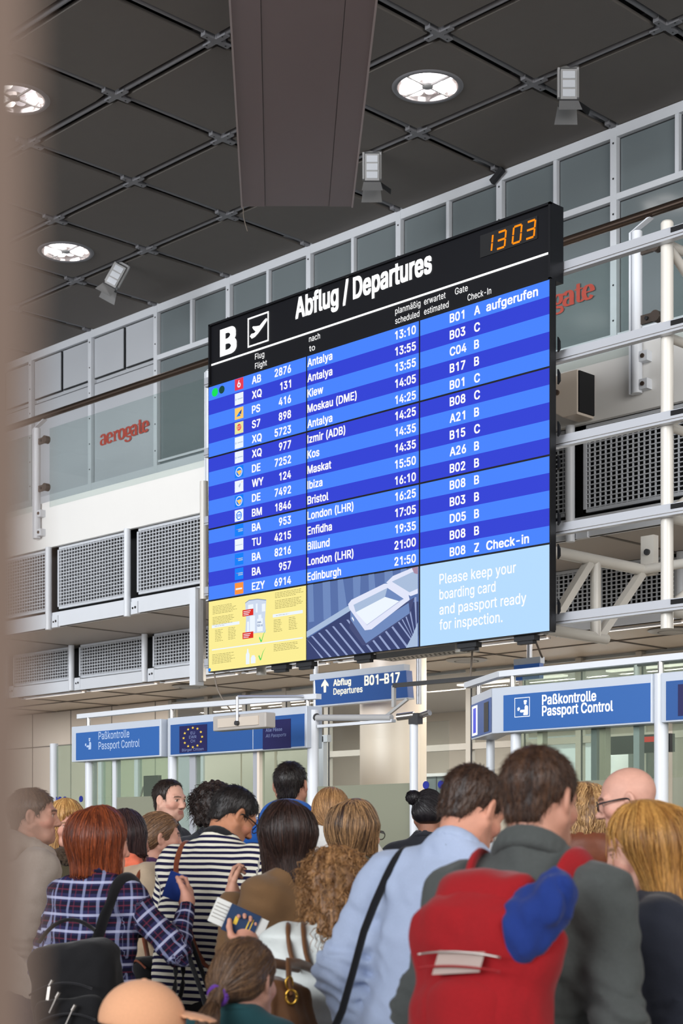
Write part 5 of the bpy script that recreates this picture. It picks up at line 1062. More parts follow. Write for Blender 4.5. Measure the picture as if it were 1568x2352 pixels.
# glass gate between the booths
gt = root('glass_gate', (-7.5, SY, 0), 'glass partition with frosted lower half between the two booths', 'glass partition')
pane(gt, -7.96, -7.09, SY + .03, 1.91, 2.33, 'glass_clear', 'clear_pane'); pane(gt, -7.96, -7.09, SY + .03, .05, 1.91, 'glass_frost', 'frosted_pane')
m = MB('steel'); m.tube((-7.06, SY + .03, 0), (-7.06, SY + .03, 2.31), .028, 'frame_white', 14); part('post', m, gt)
m = MB('fixture_grey'); m.tube((-7.97, SY + .03, 2.385), (-7.26, SY + .03, 2.345), .022, 'fixture_grey', 14); m.tube((-7.98, SY + .03, 2.388), (-7.97, SY + .03, 2.386), .03, 'fixture_dark', 14); part('closer_tube', m, gt)
m = MB('frame_white'); m.box(-7.96, -7.25, SY + .02, SY + .06, 2.315, 2.335); part('top_rail', m, gt)
m = MB('steel'); m.tube((-7.16, SY - .02, 2.34), (-7.05, SY + .02, 2.35), .024, 'steel', 12); m.tube((-7.03, SY + .04, 2.34), (-6.93, SY + .04, 2.36), .02, 'steel', 12); m.box(-7.08, -7.0, SY + .0, SY + .05, 2.29, 2.36, 'fixture_dark'); part('bracket_hardware', m, gt)
for x in (-6.965, -6.835):
    m = MB('dot_blue'); m.tube((x, SY + .04, 1.893), (x, SY + .045, 1.893), .026, 'dot_blue', 18); part('blue_dot', m, gt)
pane(gt, -7.03, -6.78, SY + .05, .05, 2.30, 'glass_clear', 'clear_pane')
# right booth glazing
pane(br, -6.18, -5.18, SY + .04, 1.885, 2.19, 'glass_green'); pane(br, -6.18, -5.18, SY + .04, .05, 1.885, 'glass_frost', 'frosted_pane'); pane(br, -5.09, -3.6, SY + .04, 1.885, 2.19, 'glass_green'); pane(br, -5.09, -3.6, SY + .04, .05, 1.885, 'glass_frost', 'frosted_pane')
pane(br, -6.16, -3.6, SY + .03, 2.47, 2.54, 'glass_green', 'top_glass')
fr(br, -5.66, -5.62, SY + .05, 1.885, 2.19, 'rail_alu'); fr(br, -5.60, -5.555, SY + .05, 1.885, 2.19, 'column_cream'); fr(br, -6.06, -6.02, SY + .05, 1.885, 2.19, 'column_cream'); fr(br, -5.36, -5.32, SY + .05, 1.885, 2.19, 'rail_alu')
fr(br, -6.7, -3.8, 9.6, 2.40, 2.46, 'frame_white', 'back_rail'); 
for x in (-7.0, -6.2, -5.4, -4.6): fr(br, x - .03, x + .03, 9.6, 0, 2.45, 'frame_white', 'back_mullion')
fr(br, -6.0, -4.0, 8.2, .98, 1.02, 'lower_beige', 'counter', .6)
r = root('monitor', (-5.15, 8.5, 1.02), 'dark flat monitor behind the right booth post', 'monitor')
m = MB('fixture_dark'); m.box(-5.42, -4.80, 8.5, 8.54, 1.90, 2.17); m.box(-5.25, -5.12, 8.494, 8.5, 2.0, 2.12, 'px_steel2'); part('screen', m, r); m = MB('fixture_grey'); m.tube((-5.1, 8.53, 1.02), (-5.1, 8.53, 1.95), .018); part('stand', m, r)
r = root('monitor', (-6.2, 8.9, 1.02), 'dark desk device with a tiny red display behind the brown haired man', 'monitor')
m = MB('fixture_dark'); m.box(-6.45, -5.95, 8.9, 8.96, 2.12, 2.24); part('device_body', m, r); m = MB('px_rust'); m.box(-6.16, -6.07, 8.894, 8.9, 2.19, 2.225); part('red_display', m, r); m = MB('fixture_grey'); m.tube((-6.2, 8.94, 1.02), (-6.2, 8.94, 2.13), .018); part('stand', m, r)
# pictogram tray lamp in front of the left booth
r = root('hanging_floodlight', (-8.03, 7.0, 2.28), 'flat brownish floodlight box in front of the starry sign', 'lamp')
m = MB('soffit'); m.box(-8.30, -7.765, 6.97, 7.06, 2.275, 2.375); part('lamp_box', m, r, bevel=.008)
m = MB('lower_beige'); m.box(-8.24, -7.83, 6.962, 6.97, 2.295, 2.355); part('lamp_window', m, r)
m = MB('steel'); m.tube((-8.03, 6.955, 2.33), (-8.03, 6.955, 2.49), .010, 'rail_alu', 12); m.tube((-8.03, 6.96, 2.49), (-8.03, SY, 2.535), .01, 'rail_alu', 10); m.tube((-8.03, 6.94, 2.315), (-8.03, 6.962, 2.315), .016, 'fixture_dark', 12); part('mount_arm', m, r)
# gate direction sign hung from the soffit
AY = 10.8
r = root('direction_sign', (-10.63, AY, 2.86), 'blue departures direction sign with an up arrow below the board', 'sign')
m = MB('sign_frame'); m.box(-11.34, -10.08, AY - .04, AY + .04, 3.115, 3.178); part('header_bar', m, r)
m = MB('sign_abflug'); m.add([(x, y, z) for y in (AY - .05, AY + .03) for x, z in ((-11.245, 2.868), (-10.02, 2.862), (-10.045, 3.116), (-11.26, 3.116))], [(0, 1, 2, 3), (7, 6, 5, 4), (0, 4, 5, 1), (1, 5, 6, 2), (2, 6, 7, 3), (3, 7, 4, 0)], 'sign_abflug'); part('sign_face', m, r)
m = MB('sign_frame'); m.box(-11.25, -10.02, AY - .055, AY + .035, 2.852, 2.866); part('bottom_trim', m, r)
y = AY - .054
m = MB('letter_warm'); m.add([(-11.115 + a, y, 2.985 + b) for a, b in ((-.015, 0), (.015, 0), (.018, .07), (.05, .055), (.05, .075), (0, .13), (-.05, .075), (-.05, .055), (-.018, .07))], [tuple(range(9))], 'letter_warm'); part('arrow', m, r)
txt('sign_line', r, 'Abflug', -10.995, 3.04, .062, .235, 'letter_warm', y, bold=1.1); txt('sign_line', r, 'Departures', -10.995, 2.955, .062, .39, 'letter_warm', y, bold=.6); txt('sign_line', r, 'B01–B17', -10.575, 3.015, .092, .45, 'letter_warm', y, bold=1.1)
for x in (-11.30, -9.93):
    m = MB('rail_alu'); m.tube((x, AY, 2.80), (x, AY, SOF1 - .001), .026, 'rail_alu', 12); part('hanger_pole', m, r)
r = root('direction_sign', (-8.64, AY, 3.0), 'small dark blue hanging sign behind the right booth rail', 'sign')
m = MB('sign_frame'); m.box(-8.79, -8.50, AY - .03, AY + .03, 3.06, 3.115); part('header_bar', m, r); m = MB('sign_abflug'); m.box(-8.785, -8.505, AY - .035, AY + .02, 2.93, 3.06); part('sign_face', m, r)
m = MB('rail_alu'); m.tube((-8.64, AY, 3.11), (-8.64, AY, SOF1 - .001), .024, 'rail_alu', 12); part('hanger_pole', m, r)
m = MB('fixture_dark'); m.bar((-8.16, 8.6, 2.69), (-4.5, 8.6, 2.66), .03, .03); part('support_bar', m, br)
m = MB('fixture_grey'); m.bar((-8.16, 8.6, 2.69), (-8.16, 8.6, 2.53), .025, .025); m.bar((-8.02, 8.6, 2.58), (-8.27, 8.6, 2.45), .02, .02); part('support_bracket', m, br)
m = MB('fixture_grey'); m.tube((-6.0, 8.6, 1.0), (-6.0, 8.6, 2.67), .02, 'fixture_grey', 10); part('support_post', m, br)
m = MB('cable_grey'); m.curve([(-7.52, 8.75, 2.93), (-7.50, 8.7, 2.7), (-7.46, 8.66, 2.64)], .007); solo('loose_cable', m, 'thin wire hanging from the cable tray below the board', 'cable')
m = MB('cable_grey'); m.curve([(-7.9, 9.5, 3.47), (-7.6, 9.45, 3.2), (-7.4, 9.4, 2.9)], .008); solo('loose_cable', m, 'thin cable slanting down behind the right booth rail', 'cable')
# ------------------------------------------------------------------ people: distance-field modelling helpers
RT = np.random.RandomState(11).rand(48, 48, 48).astype(np.float32)
def noise(x, y, z):
    """smooth value noise, -1..1"""
    x, y, z = np.broadcast_arrays(x, y, z)
    i, j, k = np.floor(x).astype(int), np.floor(y).astype(int), np.floor(z).astype(int)
    a, b, c_ = x - i, y - j, z - k
    a = a * a * (3 - 2 * a); b = b * b * (3 - 2 * b); c_ = c_ * c_ * (3 - 2 * c_)
    g = lambda p, q_, r_: RT[(i + p) % 48, (j + q_) % 48, (k + r_) % 48]
    v0 = (g(0, 0, 0) * (1 - a) + g(1, 0, 0) * a) * (1 - b) + (g(0, 1, 0) * (1 - a) + g(1, 1, 0) * a) * b
    v1 = (g(0, 0, 1) * (1 - a) + g(1, 0, 1) * a) * (1 - b) + (g(0, 1, 1) * (1 - a) + g(1, 1, 1) * a) * b
    return (v0 * (1 - c_) + v1 * c_) * 2 - 1
def V3(*a): return np.array(a, dtype=np.float64)
def Rx(a): c_, s_ = math.cos(a), math.sin(a); return np.array([[1, 0, 0], [0, c_, -s_], [0, s_, c_]])
def Ry(a): c_, s_ = math.cos(a), math.sin(a); return np.array([[c_, 0, s_], [0, 1, 0], [-s_, 0, c_]])
def Rz(a): c_, s_ = math.cos(a), math.sin(a); return np.array([[c_, -s_, 0], [s_, c_, 0], [0, 0, 1]])
def unit(v): return v / (np.linalg.norm(v) + 1e-9)

class Field:
    """signed distance on a rectilinear grid (finer inside the dense boxes), meshed with surface nets"""
    def __init__(s, lo, hi, h, dense=()):
        s.ax = []
        for d in range(3):
            cuts = [(lo[d], hi[d], h)]
            for dl, dh, dd in dense:
                new = []
                for a, b, g in cuts:
                    l, r = max(a, dl[d]), min(b, dh[d])
                    if l >= r: new.append((a, b, g)); continue
                    if l > a: new.append((a, l, g))
                    new.append((l, r, min(g, dd)))
                    if r < b: new.append((r, b, g))
                cuts = new
            pts = np.concatenate([np.linspace(a, b, max(2, int(math.ceil((b - a) / g)) + 1))[:-1] for a, b, g in cuts] + [[hi[d]]])
            s.ax.append(pts)
        s.D = np.full([len(a) for a in s.ax], 1.0, np.float32)
    def _box(s, lo, hi, m=0.05):
        sl = []
        for d in range(3):
            i = np.searchsorted(s.ax[d], lo[d] - m); j = np.searchsorted(s.ax[d], hi[d] + m)
            sl.append(slice(max(i - 1, 0), min(j + 1, len(s.ax[d]))))
        x = s.ax[0][sl[0]][:, None, None]; y = s.ax[1][sl[1]][None, :, None]; z = s.ax[2][sl[2]][None, None, :]
        return tuple(sl), x, y, z
    def _mix(s, sl, d, k, op):
        if 0 in d.shape: return
        a = s.D[sl]; d = d.astype(np.float32)
        if op == 'sub':
            d = -d; h_ = np.maximum(k - np.abs(a - d), 0) / k; s.D[sl] = np.maximum(a, d) + h_ * h_ * k * .25
        else:
            h_ = np.maximum(k - np.abs(a - d), 0) / k; s.D[sl] = np.minimum(a, d) - h_ * h_ * k * .25
    def cap(s, p0, p1, r0, r1, k=.03, sx=1.0, u=None, op='add'):
        p0, p1 = np.asarray(p0, float), np.asarray(p1, float); R = max(r0, r1) * max(sx, 1.0)
        sl, x, y, z = s._box(np.minimum(p0, p1) - R, np.maximum(p0, p1) + R)
        ax_, ay, az = x - p0[0], y - p0[1], z - p0[2]; b = p1 - p0
        if sx != 1.0:
            w = 1 - 1 / sx; t = ax_ * u[0] + ay * u[1] + az * u[2]
            ax_, ay, az = ax_ - u[0] * t * w, ay - u[1] * t * w, az - u[2] * t * w
            b = b - u * (b @ u) * w
        t = np.clip((ax_ * b[0] + ay * b[1] + az * b[2]) / (b @ b + 1e-9), 0, 1)
        d = np.sqrt((ax_ - t * b[0]) ** 2 + (ay - t * b[1]) ** 2 + (az - t * b[2]) ** 2) - (r0 + (r1 - r0) * t)
        s._mix(sl, d, k, op)
    def ell(s, c_, rad, R=None, k=.02, op='add'):
        c_ = np.asarray(c_, float); rad = np.asarray(rad, float); m = rad.max(); sl, x, y, z = s._box(c_ - m, c_ + m)
        x, y, z = x - c_[0], y - c_[1], z - c_[2]
        if R is not None: x, y, z = (R[0, i] * x + R[1, i] * y + R[2, i] * z for i in range(3))
        k0 = np.sqrt((x / rad[0]) ** 2 + (y / rad[1]) ** 2 + (z / rad[2]) ** 2); k1 = np.sqrt((x / rad[0] ** 2) ** 2 + (y / rad[1] ** 2) ** 2 + (z / rad[2] ** 2) ** 2)
        s._mix(sl, k0 * (k0 - 1) / (k1 + 1e-6), k, op)
    def rbox(s, c_, half, r, R=None, k=.02, op='add'):
        c_ = np.asarray(c_, float); half = np.asarray(half, float); m = np.linalg.norm(half); sl, x, y, z = s._box(c_ - m, c_ + m)
        x, y, z = x - c_[0], y - c_[1], z - c_[2]
        if R is not None: x, y, z = (R[0, i] * x + R[1, i] * y + R[2, i] * z for i in range(3))
        qx, qy, qz = np.abs(x) - half[0] + r, np.abs(y) - half[1] + r, np.abs(z) - half[2] + r
        d = np.sqrt(np.maximum(qx, 0) ** 2 + np.maximum(qy, 0) ** 2 + np.maximum(qz, 0) ** 2) + np.minimum(np.maximum(np.maximum(qx, qy), qz), 0) - r
        s._mix(sl, d, k, op)
    def warp(s, fn, band=.03):
        """push the surface by fn(x,y,z) near it"""
        I = np.nonzero(np.abs(s.D) < band)
        if len(I[0]): s.D[I] += fn(s.ax[0][I[0]], s.ax[1][I[1]], s.ax[2][I[2]]).astype(np.float32)
    def cutfn(s, fn):
        x, y, z = s.ax[0][:, None, None], s.ax[1][None, :, None], s.ax[2][None, None, :]
        s.D = np.maximum(s.D, fn(x, y, z)).astype(np.float32)
    def mesh(s):
        D = s.D; D[0] = D[-1] = 1; D[:, 0] = D[:, -1] = 1; D[:, :, 0] = D[:, :, -1] = 1
        S = D < 0; n = np.array(D.shape) - 1
        cnt = np.zeros(n, np.int8)
        off = [(a, b, c_) for a in (0, 1) for b in (0, 1) for c_ in (0, 1)]
        for a, b, c_ in off: cnt += S[a:a + n[0], b:b + n[1], c_:c_ + n[2]]
        I = np.nonzero((cnt > 0) & (cnt < 8)); N = len(I[0])
        if N == 0: return np.zeros((0, 3)), []
        acc = np.zeros((N, 3)); num = np.zeros(N)
        co = lambda o: np.stack([s.ax[d][I[d] + o[d]] for d in range(3)], 1)
        val = {o: D[I[0] + o[0], I[1] + o[1], I[2] + o[2]] for o in off}
        for o in off:
            for d in range(3):
                if o[d]: continue
                q_ = tuple(o[e] + (e == d) for e in range(3)); va, vb = val[o], val[q_]; m = (va < 0) != (vb < 0)
                t = np.where(m, va / np.where(m, va - vb, 1), 0)
                acc[m] += (co(o) + (co(q_) - co(o)) * t[:, None])[m]; num += m
        v = acc / num[:, None]
        idx = np.full(n, -1, np.int64); idx[I] = np.arange(N)
        F = []
        for d in range(3):
            e, f_ = [(1, 2), (2, 0), (0, 1)][d]
            A = [slice(1, -1)] * 3; A[d] = slice(0, -1); B = [slice(1, -1)] * 3; B[d] = slice(1, None)
            s0, s1 = S[tuple(A)], S[tuple(B)]; J = list(np.nonzero(s0 != s1))
            inn = s0[tuple(J)]
            for w in (e, f_): J[w] = J[w] + 1
            def cell(de, df):
                K = [j.copy() for j in J]; K[e] = K[e] + de; K[f_] = K[f_] + df; return idx[tuple(K)]
            qd = np.stack([cell(-1, -1), cell(0, -1), cell(0, 0), cell(-1, 0)], 1)
            qd[~inn] = qd[~inn][:, ::-1]; F.append(qd)
        return v, np.concatenate(F)
def mesh_obj(name, v, f, m, parent=None, colour=None, pat=None, label=None, loc=None):
    me = bpy.data.meshes.new(name); me.from_pydata(v.tolist(), [], f.tolist() if hasattr(f, 'tolist') else f)
    me.polygons.foreach_set('use_smooth', [True] * len(me.polygons))
    me.materials.append(MATS[m])
    if colour is not None:
        a = me.attributes.new('Col', 'FLOAT_COLOR', 'POINT'); a.data.foreach_set('color', np.concatenate([colour, np.ones((len(v), 1))], 1).astype(np.float32).ravel())
    if pat is not None:
        a = me.attributes.new('Pat', 'FLOAT_VECTOR', 'POINT'); a.data.foreach_set('vector', pat.astype(np.float32).ravel())
    me.update()
    o = bpy.data.objects.new(name, me); col.objects.link(o)
    if parent: o.parent = parent
    if label: o['label'] = label
    if loc is not None: o.location = loc
    return o

# ---- materials for skin, hair and cloth
def colmat(name, rough, spec=.4, stretch=(1, 1, 1), scale=60, var=.12, bump=.0, sss=0.0):
    m = bpy.data.materials.new(name); m.use_nodes = True; t = m.node_tree; b = t.nodes['Principled BSDF']
    b.inputs['Roughness'].default_value = rough; b.inputs['Specular IOR Level'].default_value = spec
    at = nd(t, 'ShaderNodeAttribute', attribute_name='Col'); tc = nd(t, 'ShaderNodeTexCoord'); mp = nd(t, 'ShaderNodeMapping'); mp.inputs['Scale'].default_value = stretch
    nz = nd(t, 'ShaderNodeTexNoise'); nz.inputs['Scale'].default_value = scale; nz.inputs['Detail'].default_value = 3
    t.links.new(tc.outputs['Object'], mp.inputs[0]); t.links.new(mp.outputs[0], nz.inputs['Vector'])
    mr = nd(t, 'ShaderNodeMapRange'); mr.inputs[1].default_value = .3; mr.inputs[2].default_value = .7; mr.inputs[3].default_value = 1 - var; mr.inputs[4].default_value = 1 + var
    t.links.new(nz.outputs['Fac'], mr.inputs[0])
    mx = nd(t, 'ShaderNodeVectorMath', operation='SCALE'); t.links.new(at.outputs['Color'], mx.inputs[0]); t.links.new(mr.outputs[0], mx.inputs['Scale'])
    t.links.new(mx.outputs[0], b.inputs['Base Color'])
    if bump:
        bp = nd(t, 'ShaderNodeBump'); bp.inputs['Strength'].default_value = bump; bp.inputs['Distance'].default_value = .003
        t.links.new(nz.outputs['Fac'], bp.inputs['Height']); t.links.new(bp.outputs[0], b.inputs['Normal'])
    if sss:
        b.inputs['Subsurface Weight'].default_value = sss; b.inputs['Subsurface Radius'].default_value = (.012, .005, .003)
    MATS[name] = m
colmat('skin', .55, .35, scale=40, var=.05)
colmat('hair_strands', .42, .45, stretch=(1, 1, .045), scale=420, var=.38, bump=.5)
colmat('hair_curls', .5, .4, stretch=(1, 1, .6), scale=160, var=.35, bump=.6)
def cloth(name, rgb, rough=.85, var=.10, scale=240, bump=.25, sheen=.15, fold=.10):
    """woven cloth: fine weave plus broad tonal unevenness"""
    m = mat(name, rgb, rough=rough, var=var, scale=scale, bump=bump, spec=.25)
    b = m.node_tree.nodes['Principled BSDF']; b.inputs['Sheen Weight'].default_value = sheen
    return m
def patmat(name, build, rough=.85):
    """cloth whose pattern follows the garment: Pat = (along the limb, across it, garment piece)"""
    m = bpy.data.materials.new(name); m.use_nodes = True; t = m.node_tree; b = t.nodes['Principled BSDF']
    b.inputs['Roughness'].default_value = rough; b.inputs['Specular IOR Level'].default_value = .2
    at = nd(t, 'ShaderNodeAttribute', attribute_name='Pat'); sp = nd(t, 'ShaderNodeSeparateXYZ'); t.links.new(at.outputs['Vector'], sp.inputs[0])
    def mth(op, a, b_=None):
        n = nd(t, 'ShaderNodeMath', operation=op)
        for i, x in enumerate((a, b_)):
            if x is None: continue
            if isinstance(x, (int, float)): n.inputs[i].default_value = x
            else: t.links.new(x, n.inputs[i])
        return n.outputs[0]
    def band(src, period, lo, hi):
        f_ = mth('FRACT', mth('DIVIDE', src, period)); return mth('MULTIPLY', mth('GREATER_THAN', f_, lo), mth('LESS_THAN', f_, hi))
    def mixc(fac, a, b_):
        n = nd(t, 'ShaderNodeMix', data_type='RGBA')
        t.links.new(fac, n.inputs[0])
        for i, x in ((6, a), (7, b_)):
            if isinstance(x, tuple): n.inputs[i].default_value = (*lin(x), 1)
            else: t.links.new(x, n.inputs[i])
        return n.outputs[2]
    t.links.new(build(sp.outputs[0], sp.outputs[1], band, mixc, mth), b.inputs['Base Color'])
    MATS[name] = m
patmat('stripes_navy', lambda a, c_, band, mixc, mth: mixc(band(mth('ADD', a, 10.0), .0262, 0, .5), (226, 222, 206), (24, 22, 58)))
def _plaid(a, c_, band, mixc, mth):
    A = mth('ADD', a, 10.0); C_ = mth('ADD', c_, 10.0)
    x = mixc(band(A, .062, .0, .5), (20, 20, 44), (40, 40, 78))
    x = mixc(mth('MULTIPLY', band(A, .062, .70, .78), .55), x, (112, 40, 58))
    x = mixc(mth('MULTIPLY', band(C_, .062, .60, .68), .5), x, (104, 44, 66))
    x = mixc(mth('MULTIPLY', band(C_, .062, .12, .30), .55), x, (150, 158, 196))
    x = mixc(mth('MULTIPLY', band(A, .062, .12, .28), .72), x, (186, 190, 220))
    return x
patmat('plaid_navy', _plaid)

# ------------------------------------------------------------------ the figure
GROUP = 'travellers waiting in the queue'
class P: pass
def figure_pose(o, top):
    """joints for a standing figure whose head top reaches z = top"""
    H = top + .02
    for it in range(5):
        s = H / 1.75; p = P(); p.s = s; p.o = o
        p.hs = o.get('hs', .75 + .25 * min(s, 1.06))
        ln, sd = math.radians(o.get('lean', 3)), math.radians(o.get('side', 0))
        p.RL = Ry(sd) @ Rx(-ln); p.piv = V3(0, 0, .95 * s)
        p.T = lambda v, p=p: p.piv + p.RL @ (np.asarray(v, float) - p.piv)
        p.shw = o.get('shw', .175) * s
        p.neck = p.T((0, -.012 * s, 1.475 * s)); p.sh = {e: p.T((e * p.shw, -.012 * s, 1.392 * s + o.get('shrug', 0))) for e in (-1, 1)}
        ya, pi_, ro = (math.radians(o.get(k, 0)) for k in ('hyaw', 'hpitch', 'hroll'))
        half = Ry(sd * .6) @ Rx(-(ln * .6 + pi_ * .55)); p.RH = Ry(sd * .5) @ Rz(-ya) @ Rx(-(ln * .5 + pi_)) @ Ry(ro)
        p.hc = p.neck + half @ V3(0, .012, .02) * s + (Ry(sd * .6) @ Rz(-ya * .5) @ Rx(-(ln * .6 + pi_ * .6))) @ V3(0, .012, .118 * s * .98 + .012 * 0)
        t = max((p.hc + p.RH @ (V3(0, -.012 + .095 * math.sin(a) * .9, .035 + .088 * math.cos(a)) * p.hs))[2] for a in np.linspace(-1.6, 1.6, 33))
        t += o.get('hairtop', .012)
        H *= 1 + (top - t) / max(t, .5) * 1.0
    up, lo = .295 * s, .255 * s
    p.el, p.wr, p.hd = {}, {}, {}
    for e, key in ((-1, 'armL'), (1, 'armR')):
        a = o.get(key); S = p.sh[e]
        if a is None: W = V3(e * (p.shw + .05 * s), .07 * s, .90 * s) + V3(S[0] - e * p.shw, S[1] * .7, 0); hint = V3(e * .4, -1, -.2)
        else: W = V3(*a[:3]) * s; hint = V3(*(a[3:6] if len(a) >= 6 else (e * .6, -.6, -.8)))
        dv = W - S; L = np.linalg.norm(dv)
        if L > (up + lo) * .985: W = S + dv / L * (up + lo) * .985; dv = W - S; L = np.linalg.norm(dv)
        x = (up * up - lo * lo + L * L) / (2 * L); h_ = math.sqrt(max(up * up - x * x, 1e-6)); n = dv / L
        hp = hint - n * (hint @ n); p.el[e] = S + n * x + unit(hp) * h_; p.wr[e] = W
        p.hd[e] = unit(W - p.el[e])
    return p
def torso(F, p, t, female, arms=True, fore=True, k=.05, belly=0.0, hem=None, armr=0.0):
    s, T = p.s, p.T; u = p.RL @ V3(1, 0, 0); w = p.o.get('width', 1.0)
    hipw = 1.62 if female else 1.48
    F.cap((0, 0, (.86 if hem is None else hem) * s), T((0, 0, 1.02 * s)), .112 * s * w + t, .104 * s * w + t, k, hipw, V3(1, 0, 0))
    F.cap(T((0, .01 * s, 1.02 * s)), T((0, 0, 1.22 * s)), (.102 + belly) * s * w + t, .110 * s * w + t, k, 1.28 if female else 1.36, u)
    F.cap(T((0, -.0, 1.22 * s)), T((0, -.012 * s, 1.335 * s)), .112 * s * w + t, .100 * s * w + t, k, 1.40 if female else 1.55, u)
    if female:
        for e in (-1, 1): F.cap(T((e * .065 * s, .075 * s, 1.27 * s)), T((e * .06 * s, .04 * s, 1.33 * s)), .055 * s + t, .045 * s + t, .05)
    for e in (-1, 1):
        F.cap(T((e * .05 * s, -.02 * s, 1.385 * s)), p.sh[e], .060 * s + t * .7, .052 * s + t, k)
        F.cap(p.neck + p.RL @ V3(e * .02, -.012, .018) * s, p.T((e * .125 * s, -.018 * s, 1.405 * s)), .034 * s + t * .35, .050 * s + t * .5, .05)
        if arms:
            F.cap(p.sh[e], p.el[e], .052 * s + t + armr, .041 * s + t + armr, .035)
            if fore: F.cap(p.el[e], p.el[e] + (p.wr[e] - p.el[e]) * (.90 if t else 1), .040 * s + t + armr, .029 * s + t * .9 + armr * .8, .02)
def head(F, p):
    c_, R, h = p.hc, p.RH, p.hs
    g = lambda x, y, z: c_ + R @ (V3(x, y, z) * h)
    u = R @ V3(1, 0, 0); fe = p.o.get('sex') == 'f'; nq = .8 if fe else 1.0; bq = .62 if fe else 1.0
    F.ell(g(0, -.012, .035), V3(.074, .096, .086) * h, R, .02)
    F.cap(g(0, .032, -.02), g(0, .052, -.086), .060 * h, .030 * h, .035, 1.02, u)
    F.cap(g(-.026, .055, -.075), g(.026, .055, -.075), .026 * h, .026 * h, .02)
    F.cap(g(0, .066, -.092), g(0, .070, -.094), .016 * h, .016 * h, .02)
    for e in (-1, 1):
        F.cap(g(e * .062, .0, -.04), g(e * .036, .045, -.085), .020 * h, .016 * h, .03)
        F.ell(g(e * .044, .058, -.022), V3(.022, .022, .020) * h, R, .025)
        F.cap(g(e * .012, .088 - (.003 if fe else 0), .026), g(e * .045, .072, .028), .011 * h * bq, .010 * h * bq, .015)
        F.ell(g(e * .032, .096, .008), V3(.017, .013, .011) * h, R, .014, 'sub')
        F.ell(g(e * .032, .073, .007), V3(.0135, .0135, .0125) * h, R, .004)
        F.cap(g(e * .020, .086, .016), g(e * .046, .074, .013), .0045 * h, .004 * h, .006)
        F.ell(g(e * .079, -.010, .002), V3(.011, .019, .032) * h, R @ Rz(e * .45), .008)
        F.ell(g(e * .088, -.004, .004), V3(.007, .011, .020) * h, R @ Rz(e * .45), .008, 'sub')
        F.ell(g(e * .012, .092, -.034), V3(.0085, .009, .007) * h, R, .008)
    F.cap(g(0, .085, .010), g(0, .101 if fe else .106, -.026), .0078 * h, .0105 * h * nq, .016)
    F.ell(g(0, .100 if fe else .104, -.029), V3(.012, .013, .010) * h * nq, R, .010)
    F.cap(g(-.018, .079, -.058), g(.018, .079, -.058), .0075 * h, .0075 * h, .016)
    F.cap(g(-.014, .080, -.067), g(.014, .080, -.067), .0075 * h, .0075 * h, .010)
    F.cap(g(-.022, .0915, -.0625), g(.022, .0915, -.0625), .0032 * h, .0035 * h, .006, op='sub')
    nk = p.neck - p.RL @ V3(0, 0, .03) * p.s
    F.cap(g(0, -.022, -.035), nk, (.050 if p.o.get('sex') == 'f' else .057) * h, (.056 if p.o.get('sex') == 'f' else .064) * p.s, .03)
def hand_axes(p, e):
    d = p.hd[e]; hn = p.o.get('hn' + ('L' if e < 0 else 'R'))
    n = V3(*hn) if hn else V3(-e, 0.2, 0)
    n = unit(n - d * (n @ d)); return d, n, np.cross(d, n)        # along fingers, palm normal, across
def hand(F, p, e, curl):
    """palm, four unequal fingers bent at two knuckles, thumb off the side of the palm"""
    d, n, a = hand_axes(p, e); W = p.wr[e]; h = p.s ** .5 * 1.0
    side = p.o.get('thumb' + ('L' if e < 0 else 'R'), 1) * e
    a = a * side
    F.cap(W - d * .02, W + d * .03 * h, .026 * h, .028 * h, .02, 1.2, unit(a))
    F.cap(W + d * .03 * h, W + d * .080 * h, .019 * h, .017 * h, .02, 2.1, unit(a))
    for i, (off, L) in enumerate(((.031, .072), (.0105, .082), (-.0105, .076), (-.030, .058))):
        b0 = W + (d * .088 + a * off) * h; ang = curl * (.9 + .1 * i); dd = d
        for j, (fr, r) in enumerate(((.45, .0092), (.31, .0084), (.24, .0074))):
            ang_j = ang * (.7 + .5 * j)
            dd = unit(dd * math.cos(ang_j) + np.cross(unit(a), dd) * math.sin(ang_j) * (1 if np.cross(unit(a), d) @ n > 0 else -1))
            b1 = b0 + dd * L * fr * h; F.cap(b0, b1, r * h, r * .93 * h, .006); b0 = b1
    t0 = W + (d * .030 + a * .026) * h; t1 = t0 + unit(d * .62 + a * .72 + n * .25) * .040 * h; t2 = t1 + unit(d * .85 + a * .25 + n * .45) * .030 * h; t3 = t2 + unit(d * .9 + n * .5) * .024 * h
    F.cap(t0, t1, .014 * h, .0115 * h, .012); F.cap(t1, t2, .0115 * h, .010 * h, .006); F.cap(t2, t3, .010 * h, .0085 * h, .006)
def legs(F, p, t, k=.04, shin=True):
    s = p.s
    for e in (-1, 1):
        F.cap((e * .085 * s, 0, .90 * s), (e * .095 * s, .015 * s, .50 * s), .082 * s + t, .058 * s + t, k)
        F.cap((e * .095 * s, .015 * s, .50 * s), (e * .10 * s, -.02 * s, .09 * s), .056 * s + t, .040 * s + t * 1.2, k)
def lerp(c1, c2, f): return np.asarray(c1) * (1 - f) + np.asarray(c2) * f
